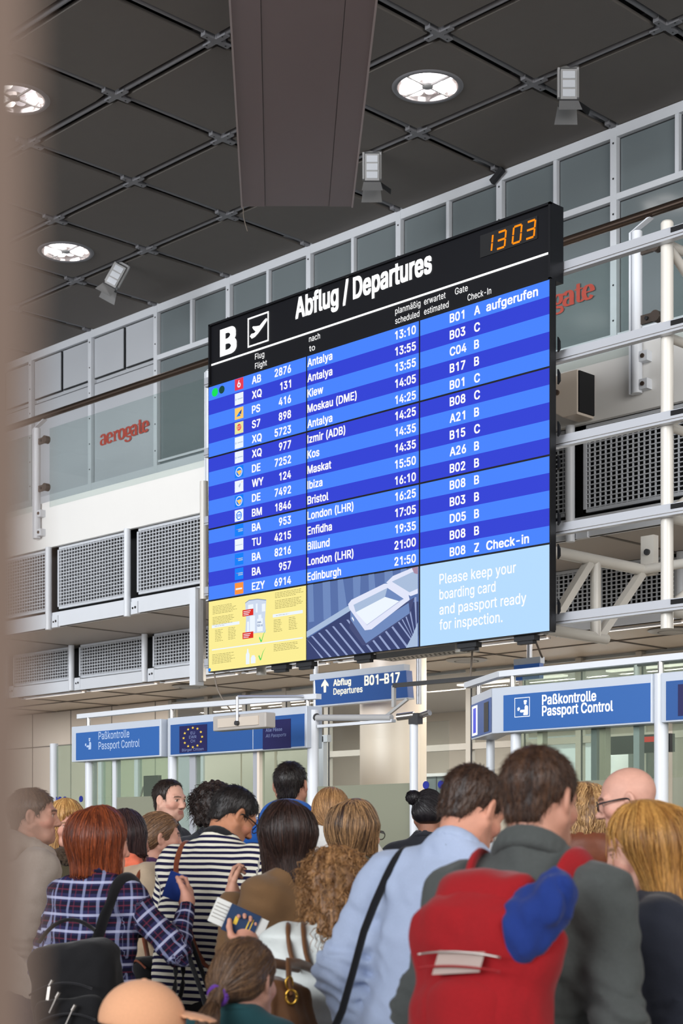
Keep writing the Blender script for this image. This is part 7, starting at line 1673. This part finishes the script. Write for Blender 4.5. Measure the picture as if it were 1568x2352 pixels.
linen = person(1082, 4.5, 1.732, 34, 'short-haired person in a light blue linen jacket seen from behind', dict(lean=11, hyaw=12, hpitch=24, side=3, skin=(206, 146, 122), width=1.05, shw=.19, trousers='chino', fine=.0045, armL=(-.235, .06, .90), 
    hair=[dict(kind='short', line='male', t=.008, rgb=(86, 60, 44), rgb2=(40, 28, 24), dir_up=True, strand=.0035, vox=.0045)], tops=[dict(name='blazer', mat='linen_blue', collar='shirt', t=.022, wr=.010, elb=.012, hem=.66, armr=.012, vox=.009)]))
backpacker = person(1238, 3.7, 1.736, 30, 'brown-haired person in a grey jacket carrying the red backpack', dict(lean=6, hyaw=8, hpitch=6, skin=(196, 142, 120), width=.98, shw=.172, trousers='denim_dark', 
    hair=[dict(kind='short', line='male', t=.009, rgb=(96, 66, 46), rgb2=(44, 32, 28), dir_up=True, strand=.0035, vox=.0045)], tops=[dict(mat='jacket_grey', collar='stand', t=.018, wr=.012, armr=.005, hem=.70, vox=.009)]))
girl = person(1478, 4.3, 1.61, -78, 'young blonde person in profile at the right edge with long straight hair', dict(sex='f', hyaw=-2, hpitch=8, skin=(216, 164, 144), fine=.0028, trousers='trouser_black', brow=(140, 104, 70), lips=(190, 104, 100),
    hair=[dict(kind='long', line='female', t=.008, len=.34, w=.98, rgb=(212, 160, 86), rgb2=(138, 92, 44), streak=.9, vox=.005, front=-.035, swept=True)], tops=[dict(mat='jacket_night', collar='stand', t=.024, wr=.009, hem=.66, armr=.010)]))
child = person(564, 4.3, 1.257, 18, 'child with brown ponytail tied with a purple band', dict(sex='f', hs=.92, skin=(210, 158, 138), shw=.165, hyaw=10, hpitch=6, trousers='denim_dark',
    hair=[dict(kind='pony', line='female', t=.012, tie=(-.02, -.125, -.045), tail=.20, dir=(.1, -.35, -1), rgb=(130, 98, 70), rgb2=(66, 48, 38), vox=.005)], tops=[dict(name='shirt', mat='shirt_teal', collar='ring')]))
capkid = person(334, 3.85, 1.176, 84, 'small child wearing the peach peaked cap', dict(sex='f', hs=.90, skin=(206, 150, 130), shw=.165, trousers='denim_dark', hpitch=4,
    hair=[dict(kind='short', line='female', t=.001, n=500, lift=.1, rgb=(96, 60, 46), rgb2=(60, 36, 30))], tops=[dict(name='shirt', mat='shirt_rose', collar='ring')]))
# ------------------------------------------------------------------ worn and carried things
def ring(mb, c_, R, rx, ry, r, m, n=20, a0=0, a1=6.2832):
    pts = [tuple(np.asarray(c_) + R @ V3(rx * math.cos(a0 + (a1 - a0) * k / n), 0, ry * math.sin(a0 + (a1 - a0) * k / n))) for k in range(n + 1)]
    mb.curve(pts, r, m, 6, 2)
def glasses(p, m='spectacle_dark'):
    mb = MB(m); h = p.hs; g = lambda x, y, z: tuple(p.hc + p.RH @ (V3(x, y, z) * h))
    for e in (-1, 1):
        c_ = p.hc + p.RH @ (V3(e * .033, .104, .004) * h); ring(mb, c_, p.RH, .025 * h, .018 * h, .0022, m)
        mb.curve([g(e * .058, .100, .012), g(e * .076, .06, .014), g(e * .083, .0, .012), g(e * .080, -.012, -.004)], .003, m, 6, 4)
    mb.curve([g(-.009, .106, .008), g(0, .109, .010), g(.009, .106, .008)], .002, m, 6, 3)
    part('glasses', mb, p.obj, world=False)
for q_ in (bob, bald, striped): glasses(q_)
# white stripes on the blue track jacket
for e in (-1, 1):
    for k in range(3):
        a = tall.sh[e]; mb = MB('shirt_white')
        pts = hug(tall, [tall.neck + V3(e * .075, -.035 - .024 * (k - 1), -.02), a + V3(e * .01, -.024 * (k - 1), .075), a + V3(e * .075, -.020 * (k - 1), .0)], .002)
        mb.curve(pts, .0065, 'shirt_white', 8, 2, .35); part('shoulder_stripe', mb, tall.obj, world=False)
# peaked cap
p = capkid; h = p.hs; F = Field(p.hc - V3(.2, .26, .16), p.hc + V3(.26, .30, .2), .006)
g = lambda x, y, z: p.hc + p.RH @ (V3(x, y, z) * h)
F.ell(g(0, -.012, .030), V3(.097, .117, .109) * h, p.RH, .02)
nz_ = p.RH @ V3(0, .05, 1); o_ = nz_ @ g(0, 0, .010)
F.cutfn(lambda x, y, z: o_ - (x * nz_[0] + y * nz_[1] + z * nz_[2])); v, f = F.mesh(); cap_ = mesh_obj('cap', v, f, 'cap_peach', p.obj)
F = Field(p.hc - V3(.2, .26, .16), p.hc + V3(.26, .34, .2), .0045)
F.ell(g(0, .122, .026), V3(.088, .105, .036) * h, p.RH @ Rx(-.12), .02); F.ell(g(0, .122, .013), V3(.12, .16, .038) * h, p.RH @ Rx(-.12), .01, 'sub'); v, f = F.mesh(); mesh_obj('cap_brim', v, f, 'cap_peach', cap_)
mb = MB('cap_peach'); mb.lathe([(0, .004), (.006, .003), (.008, 0)], tuple(g(0, -.016, .1375)), 'cap_peach', 12); part('cap_button', mb, cap_, world=False)
# hair band on the child's ponytail
p = child; mb = MB('tie_purple'); c_ = p.hc + p.RH @ (V3(-.018, -.118, -.043) * p.hs); ring(mb, c_, p.RH @ Rx(.25), .026, .024, .0075, 'tie_purple'); part('hair_band', mb, p.obj, world=False)
p = pony; mb = MB('strap_black'); c_ = p.hc + p.RH @ (V3(0, -.115, -.035) * p.hs); ring(mb, c_, p.RH, .036, .034, .008, 'strap_black'); part('hair_band', mb, p.obj, world=False)
# centre seam and yoke on the linen blazer
p = linen; mat('seam_blue', (112, 132, 176), rough=.9, var=0)
mb = MB('seam_blue')
mb.curve(hug(p, [p.T((0, -.2, 1.43 * p.s)), p.T((0, -.2, 1.25 * p.s)), p.T((0, -.2, 1.05 * p.s)), (0, -.2, .80 * p.s)], .0016), .0024, 'seam_blue', 6, 2); part('back_seam', mb, p.obj, world=False)
mb = MB('cloth_black'); mb.curve([tuple(p.neck + p.RL @ V3(.075 * math.sin(a), -.075 * math.cos(a), .012)) for a in np.linspace(-1.0, 1.0, 9)], .0026, 'cloth_black', 6, 2); part('collar_edge', mb, p.obj, world=False)

def pack(p, c_, half, m, name, label, cat, R=None, r_=.05, base=None, pocket=True, vox=.009, lump=.006):
    c_ = np.asarray(c_, float); R = R if R is not None else np.eye(3)
    base = base if base is not None else c_ - V3(0, 0, half[2])
    t = carried(p, name, base, label, cat)
    F = Field(c_ - max(half) - .1, c_ + max(half) + .1, vox); F.rbox(c_, half, r_, R, .02)
    F.warp(lambda x, y, z: lump * noise(x * 14, y * 14, z * 14) + lump * .5 * noise(x * 33, y * 33, z * 33), .03); fpart('main_body', F, t, m)
    if pocket:
        F = Field(c_ - max(half) - .12, c_ + max(half) + .12, vox); F.rbox(c_ + R @ V3(0, -half[1] * .95, -half[2] * .30), V3(half[0] * .80, half[1] * .42, half[2] * .55), .035, R, .02)
        F.warp(lambda x, y, z: lump * noise(x * 18 + 4, y * 18, z * 18), .03); fpart('front_pocket', F, t, m)
    return t
# red backpack
p = backpacker; s = p.s; c_ = p.T((.0, -.255, 1.165 * s)); R_ = p.RL
t = carried(p, 'backpack', c_ - V3(0, 0, .28), 'large red backpack on the grey jacket, with a blue cloth tucked at its right', 'backpack')
F = Field(c_ - .42, c_ + .42, .008); F.cap(c_ + R_ @ V3(0, 0, -.19), c_ + R_ @ V3(0, .015, .13), .122, .108, .05, 1.40, R_ @ V3(1, 0, 0)); F.cap(c_ + R_ @ V3(0, .015, .13), c_ + R_ @ V3(0, .04, .20), .108, .066, .06, 1.5, R_ @ V3(1, 0, 0))
F.warp(lambda x, y, z: .008 * noise(x * 13, y * 13, z * 13) + .004 * noise(x * 34, y * 34, z * 20), .03); fpart('main_body', F, t, 'pack_red')
F = Field(c_ - .42, c_ + .42, .008); F.cap(c_ + R_ @ V3(0, -.055, -.19), c_ + R_ @ V3(0, -.055, -.02), .080, .066, .05, 1.45, R_ @ V3(1, 0, 0)); F.warp(lambda x, y, z: .006 * noise(x * 18 + 4, y * 18, z * 18), .03); fpart('front_pocket', F, t, 'pack_red')
F = Field(c_ - .42, c_ + .42, .008); F.cap(c_ + R_ @ V3(-.05, .0, .205), c_ + R_ @ V3(.06, .0, .205), .045, .045, .03, 1.0); F.cap(c_ + R_ @ V3(0, -.05, .12), c_ + R_ @ V3(0, .0, .2), .05, .05, .06, 2.2, R_ @ V3(1, 0, 0)); F.warp(lambda x, y, z: .009 * noise(x * 18, y * 18, z * 18), .03); fpart('top_lid', F, t, 'pack_red')
for e in (-1, 1):
    mb = MB('pack_red'); a = p.sh[e]
    pts = hug(p, [p.T((e * .10, -.14, 1.36 * s)), p.T((e * .115, -.06, 1.46 * s)), p.T((e * .125, .06, 1.42 * s)), p.T((e * .135, .16, 1.28 * s)), p.T((e * .16, .16, 1.12 * s)), p.T((e * .20, .05, 1.02 * s))], .010)
    pts = [tuple(c_ + R_ @ V3(e * .085, .06, .185))] + pts; mb.curve(pts, .034, 'pack_red', 10, 2, .32, up=(e * .9, 0, .5)); mpart('shoulder_strap', mb, t)
mb = MB('zip_metal')
for w_, z_ in ((.095, .02), (.095, -.01)): mb.curve([tuple(c_ + R_ @ V3(x, -.128 + 1.2 * x * x, z_ + .06 - .9 * x * x)) for x in np.linspace(-w_, w_, 9)], .0025, 'zip_metal' if z_ > 0 else 'pack_red', 6, 2)
mpart('zip_line', mb, t)
mb = MB('patch_grey'); mb.add([tuple(c_ + R_ @ V3(x, -.122 + 1.2 * x * x, z)) for x, z in ((-.06, .030), (.05, .040), (.060, .082), (-.045, .082))], [(0, 1, 2, 3)], 'patch_grey'); mpart('reflective_patch', mb, t)
F = Field(c_ - .45, c_ + .45, .009); q2 = c_ + R_ @ V3(.135, -.035, .165); F.ell(q2, V3(.055, .055, .085), R_ @ Ry(.6), .03); F.ell(q2 + R_ @ V3(-.035, -.02, -.05), V3(.045, .040, .055), R_, .05); F.ell(q2 + R_ @ V3(.045, .01, .045), V3(.04, .045, .05), R_, .05)
F.warp(lambda x, y, z: .013 * noise(x * 34 + z * 20, y * 34, z * 14) + .006 * noise(x * 70, y * 70, z * 30), .04)
r2 = carried(p, 'folded_jacket', q2 - V3(0, 0, .1), 'crumpled blue cloth stuffed beside the lid of the red backpack', 'jacket'); fpart('cloth', F, r2, 'cloth_blue')
# black backpack with silver zip pulls
p = red; s = p.s; c_ = p.T((.085, -.25, .945 * s)); R_ = Rz(.15) @ Ry(-.12)
t = pack(p, c_, (.165, .095, .26), 'pack_black', 'backpack', 'black backpack with silver zip pulls behind the plaid shirt', 'backpack', R_, .07)
mb = MB('strap_black')
pts = hug(p, [p.T((.07, -.16, 1.16 * s)), p.T((.10, -.14, 1.32 * s)), p.T((.125, -.05, 1.45 * s)), p.T((.14, .07, 1.40 * s)), p.T((.15, .15, 1.22 * s))], .012); mb.curve([tuple(c_ + R_ @ V3(.05, .05, .22))] + pts, .034, 'strap_black', 10, 2, .30, up=(.9, 0, .4)); mpart('shoulder_strap', mb, t)
mb = MB('strap_black'); mb.curve([tuple(c_ + R_ @ V3(x, -.02, .27 + .07 * (1 - (x / .12) ** 2))) for x in np.linspace(-.12, .10, 7)], .012, 'strap_black', 8, 2, .6); mpart('carry_handle', mb, t)
for x, z, dx in ((-.04, .115, -.012), (-.02, .07, -.03), (.035, .02, -.03)):
    mb = MB('zip_metal'); a = c_ + R_ @ V3(x, -.150, z); mb.tube(tuple(a), tuple(a + R_ @ V3(.014, 0, .018)), .007, 'zip_metal', 8); mb.bar(tuple(a), tuple(a + R_ @ V3(dx, -.004, -.05)), .012, .005, 'zip_metal'); mpart('zip_pull', mb, t)
mb = MB('trouser_black')
for z in (.09, -.02): mb.curve([tuple(c_ + R_ @ V3(x, -.152, z + .03 - 2.2 * x * x)) for x in np.linspace(-.12, .12, 9)], .004, 'trouser_black', 6, 2)
mpart('zip_line', mb, t)
# tan shoulder strap and black bag of the person with the coral scarf
p = scarf; s = p.s; c_ = p.T((.27, -.12, .86 * s)); t = pack(p, c_, (.085, .15, .16), 'pack_black', 'shoulder_bag', 'black shoulder bag on a tan strap, between the plaid and striped shirts', 'bag', Rz(-.3), .04, pocket=False)
mb = MB('strap_brown'); mb.curve([tuple(c_ + V3(-.02, -.06, .13))] + hug(p, [p.T((.17, -.15, 1.15 * s)), p.T((.165, -.12, 1.32 * s)), p.T((.16, -.02, 1.43 * s)), p.T((.17, .09, 1.36 * s))], .010) + [tuple(p.T((.22, .12, 1.1 * s))), tuple(c_ + V3(-.02, .08, .13))], .017, 'strap_brown', 8, 2, .3, up=(1, 0, .2)); mpart('strap', mb, t)
mb = MB('gold'); mb.curve([tuple(c_ + V3(-.05, -.15, .12)), tuple(c_ + V3(.0, -.155, .15)), tuple(c_ + V3(.05, -.15, .12))], .005, 'strap_brown', 6, 4); mpart('zip_trim', mb, t)
# brown crossbody strap over the striped shirt
p = striped; s = p.s; c_ = p.T((.27, -.02, .82 * s)); t = pack(p, c_, (.05, .12, .11), 'bag_brown', 'shoulder_bag', 'small brown bag whose long strap crosses the striped shirt', 'bag', None, .03, pocket=False)
mb = MB('strap_brown'); mb.curve(hug(p, [p.T((-.13, .08, 1.40 * s)), p.T((-.125, -.04, 1.47 * s)), p.T((-.10, -.16, 1.36 * s)), p.T((-.03, -.20, 1.22 * s)), p.T((.06, -.20, 1.08 * s)), p.T((.15, -.17, .95 * s))], .007) + [tuple(c_ + V3(-.02, -.04, .10))], .016, 'strap_brown', 8, 2, .3, up=(.7, 0, .7)); mpart('strap', mb, t)
# dark strap over the brown coat
p = browncoat; s = p.s; c_ = p.T((.25, -.05, .86 * s)); t = pack(p, c_, (.06, .13, .12), 'leather_brown', 'shoulder_bag', 'dark brown bag on a strap over the right shoulder of the brown coat', 'bag', None, .03, pocket=False)
mb = MB('leather_brown'); mb.curve(hug(p, [p.T((.02, -.12, 1.44 * s)), p.T((.09, -.17, 1.34 * s)), p.T((.16, -.15, 1.18 * s)), p.T((.22, -.1, 1.0 * s))], .008), .015, 'leather_brown', 8, 2, .3, up=(.7, 0, .7)); mpart('strap', mb, t)
# brown drawstring handbag with gold rings
p = curlyblond; s = p.s; c_ = p.T((-.155, -.275, 1.06 * s)); t = carried(p, 'handbag', c_ - V3(0, 0, .2), 'soft brown leather handbag with gold rings on the white puffer jacket', 'handbag')
F = Field(c_ - .36, c_ + .36, .008); F.cap(c_ - V3(0, 0, .13), c_ + V3(0, 0, .10), .138, .090, .04, 1.25, V3(1, 0, 0))
F.warp(lambda x, y, z: .013 * noise(np.arctan2(x - c_[0], y - c_[1]) * 4 + 20, z * 3, 0 * z) * np.clip((z - c_[2] + .2) / .2, .15, 1) + .005 * noise(x * 30, y * 30, z * 20), .04)
F.cutfn(lambda x, y, z: z - (c_[2] + .155) - .02 * np.cos((x - c_[0]) * 20) + 0 * y); fpart('bag_body', F, t, 'bag_brown')
for x0, x1, y1 in ((-.06, -.11, .02), (.07, -.06, .0)):
    mb = MB('bag_brown'); top_ = hug(p, [p.T((x1 - .0, -.15, 1.30 * s)), p.T((x1 - .02, -.06, 1.44 * s)), p.T((x1 - .03, .08, 1.36 * s))], .012)
    mb.curve([tuple(c_ + V3(x0, -.06, .13)), tuple(c_ + V3(x0 * .8, -.03, .22))] + top_, .017, 'bag_brown', 8, 2, .45, up=(1, 0, .3)); st_ = mpart('strap', mb, t)
    mb = MB('gold'); ring(mb, c_ + V3(x0, -.072, .125), np.eye(3), .016, .020, .004, 'gold', 14); ring(mb, c_ + V3(x0 * .9, -.066, .165), Rz(.8), .012, .018, .0035, 'gold', 14); mpart('gold_ring', mb, t)
# passport and boarding cards in the outstretched hand
p = curlyblond; d, n, a = hand_axes(p, -1); W = p.wr[-1] + d * .09 + n * .028 + V3(-.02, 0, -.01)
def leaf(name, label, cat, c_, R, w_, h_, th, m, marks=()):
    t = carried(p, name, c_ - V3(0, 0, h_ / 2), label, cat); mb = MB(m)
    def bx(x0, x1, y0, y1, z0, z1, mm):
        k = MB(mm); k.box(x0, x1, y0, y1, z0, z1, mm); k.v = [tuple(c_ + R @ V3(*q_)) for q_ in k.v]; return k
    mpart('cover', bx(-w_ / 2, w_ / 2, -th / 2, th / 2, -h_ / 2, h_ / 2, m), t)
    for nm, x0, x1, z0, z1, mm in marks: mpart(nm, bx(x0, x1, -th / 2 - .0008, -th / 2 - .0001, z0, z1, mm), t)
    return t
rz0 = Rz(-math.radians(6)); Rp = rz0.T @ np.eye(3); Rt = Rz(math.radians(6)) @ Ry(.42) @ Rx(.12)
leaf('passport', 'dark blue passport held out over the child by the hand in the white sleeve', 'passport', W + V3(.0, .0, .010), Rt, .105, .092, .006, 'passport_blue', [('cover_print', .020, .024, -.034, .030, 'star_gold'), ('cover_print', .032, .035, -.030, .026, 'star_gold'), ('cover_print', -.025, -.012, -.012, .014, 'star_gold')])
leaf('boarding_card', 'white printed boarding card tucked behind the blue passport', 'boarding card', W + V3(-.05, .012, .035), Rt, .10, .085, .002, 'paper', [('print_line', -.045, .0, .025 - .012 * k, .027 - .012 * k, 'cable_grey') for k in range(5)])
leaf('boarding_card', 'white card sticking out right of the blue passport', 'boarding card', W + V3(.045, .008, -.012), Rt, .06, .088, .002, 'paper')
# booklet in the raised hand of the redhead, and a black handbag at the elbow
p = red; d, n, a = hand_axes(p, 1); W = p.wr[1] + d * .10 + n * .03
leaf('booklet', 'dark blue booklet in the raised hand beside the plaid sleeve', 'booklet', W + V3(-.035, .0, .005), Rz(.3) @ Ry(.35), .07, .105, .006, 'cloth_blue')
c_ = p.el[1] + V3(.03, .03, -.34); t = pack(p, c_, (.15, .055, .11), 'pack_black', 'handbag', 'black handbag hanging from the plaid sleeve by thin handles', 'handbag', Rz(-.2), .03, pocket=False)
for y in (-.03, .03):
    mb = MB('strap_black'); e_ = p.el[1] + unit(p.wr[1] - p.el[1]) * .05; mb.curve([tuple(c_ + V3(-.08, y, .10)), tuple(c_ + V3(-.04, y, .22)), tuple(e_ + V3(0, y, .055)), tuple(c_ + V3(.06, y, .22)), tuple(c_ + V3(.10, y, .10))], .009, 'strap_black', 8, 5); mpart('handle', mb, t)
# black strap and bag at the left of the linen blazer
p = linen; s = p.s; c_ = p.T((-.20, -.19, .74 * s)); t = pack(p, c_, (.055, .15, .13), 'pack_black', 'shoulder_bag', 'black bag on a long strap at the left side of the light blue jacket', 'bag', None, .03, pocket=False)
mb = MB('strap_black'); mb.curve(hug(p, [p.T((-.125, .10, 1.38 * s)), p.T((-.13, -.02, 1.46 * s)), p.T((-.145, -.12, 1.36 * s))], .010) + [tuple(p.T((-.155, -.180, 1.22 * s))), tuple(p.T((-.180, -.190, 1.0 * s))), tuple(c_ + V3(.0, -.02, .12))], .016, 'strap_black', 8, 2, .3, up=(1, 0, .2)); mpart('strap', mb, t)
# navy daypack with a bright green pocket on the tall person
p = tall; s = p.s; c_ = p.T((-.10, -.25, 1.16 * s)); t = pack(p, c_, (.14, .085, .19), 'pack_navy', 'backpack', 'dark navy daypack with a bright green top pocket on the blue track jacket', 'backpack', None, .05)
F = Field(c_ - .3, c_ + .3, .009); F.rbox(c_ + V3(.02, -.06, .17), V3(.085, .05, .028), .02, None, .02); fpart('green_pocket', F, t, 'neon_green')
for e in (-1,):
    mb = MB('pack_navy'); mb.curve([tuple(c_ + V3(-.06, .05, .14))] + hug(p, [p.T((e * .12, -.14, 1.34 * s)), p.T((e * .13, -.04, 1.46 * s)), p.T((e * .135, .09, 1.38 * s))], .010), .026, 'pack_navy', 8, 2, .3, up=(1, 0, .3)); mpart('shoulder_strap', mb, t)
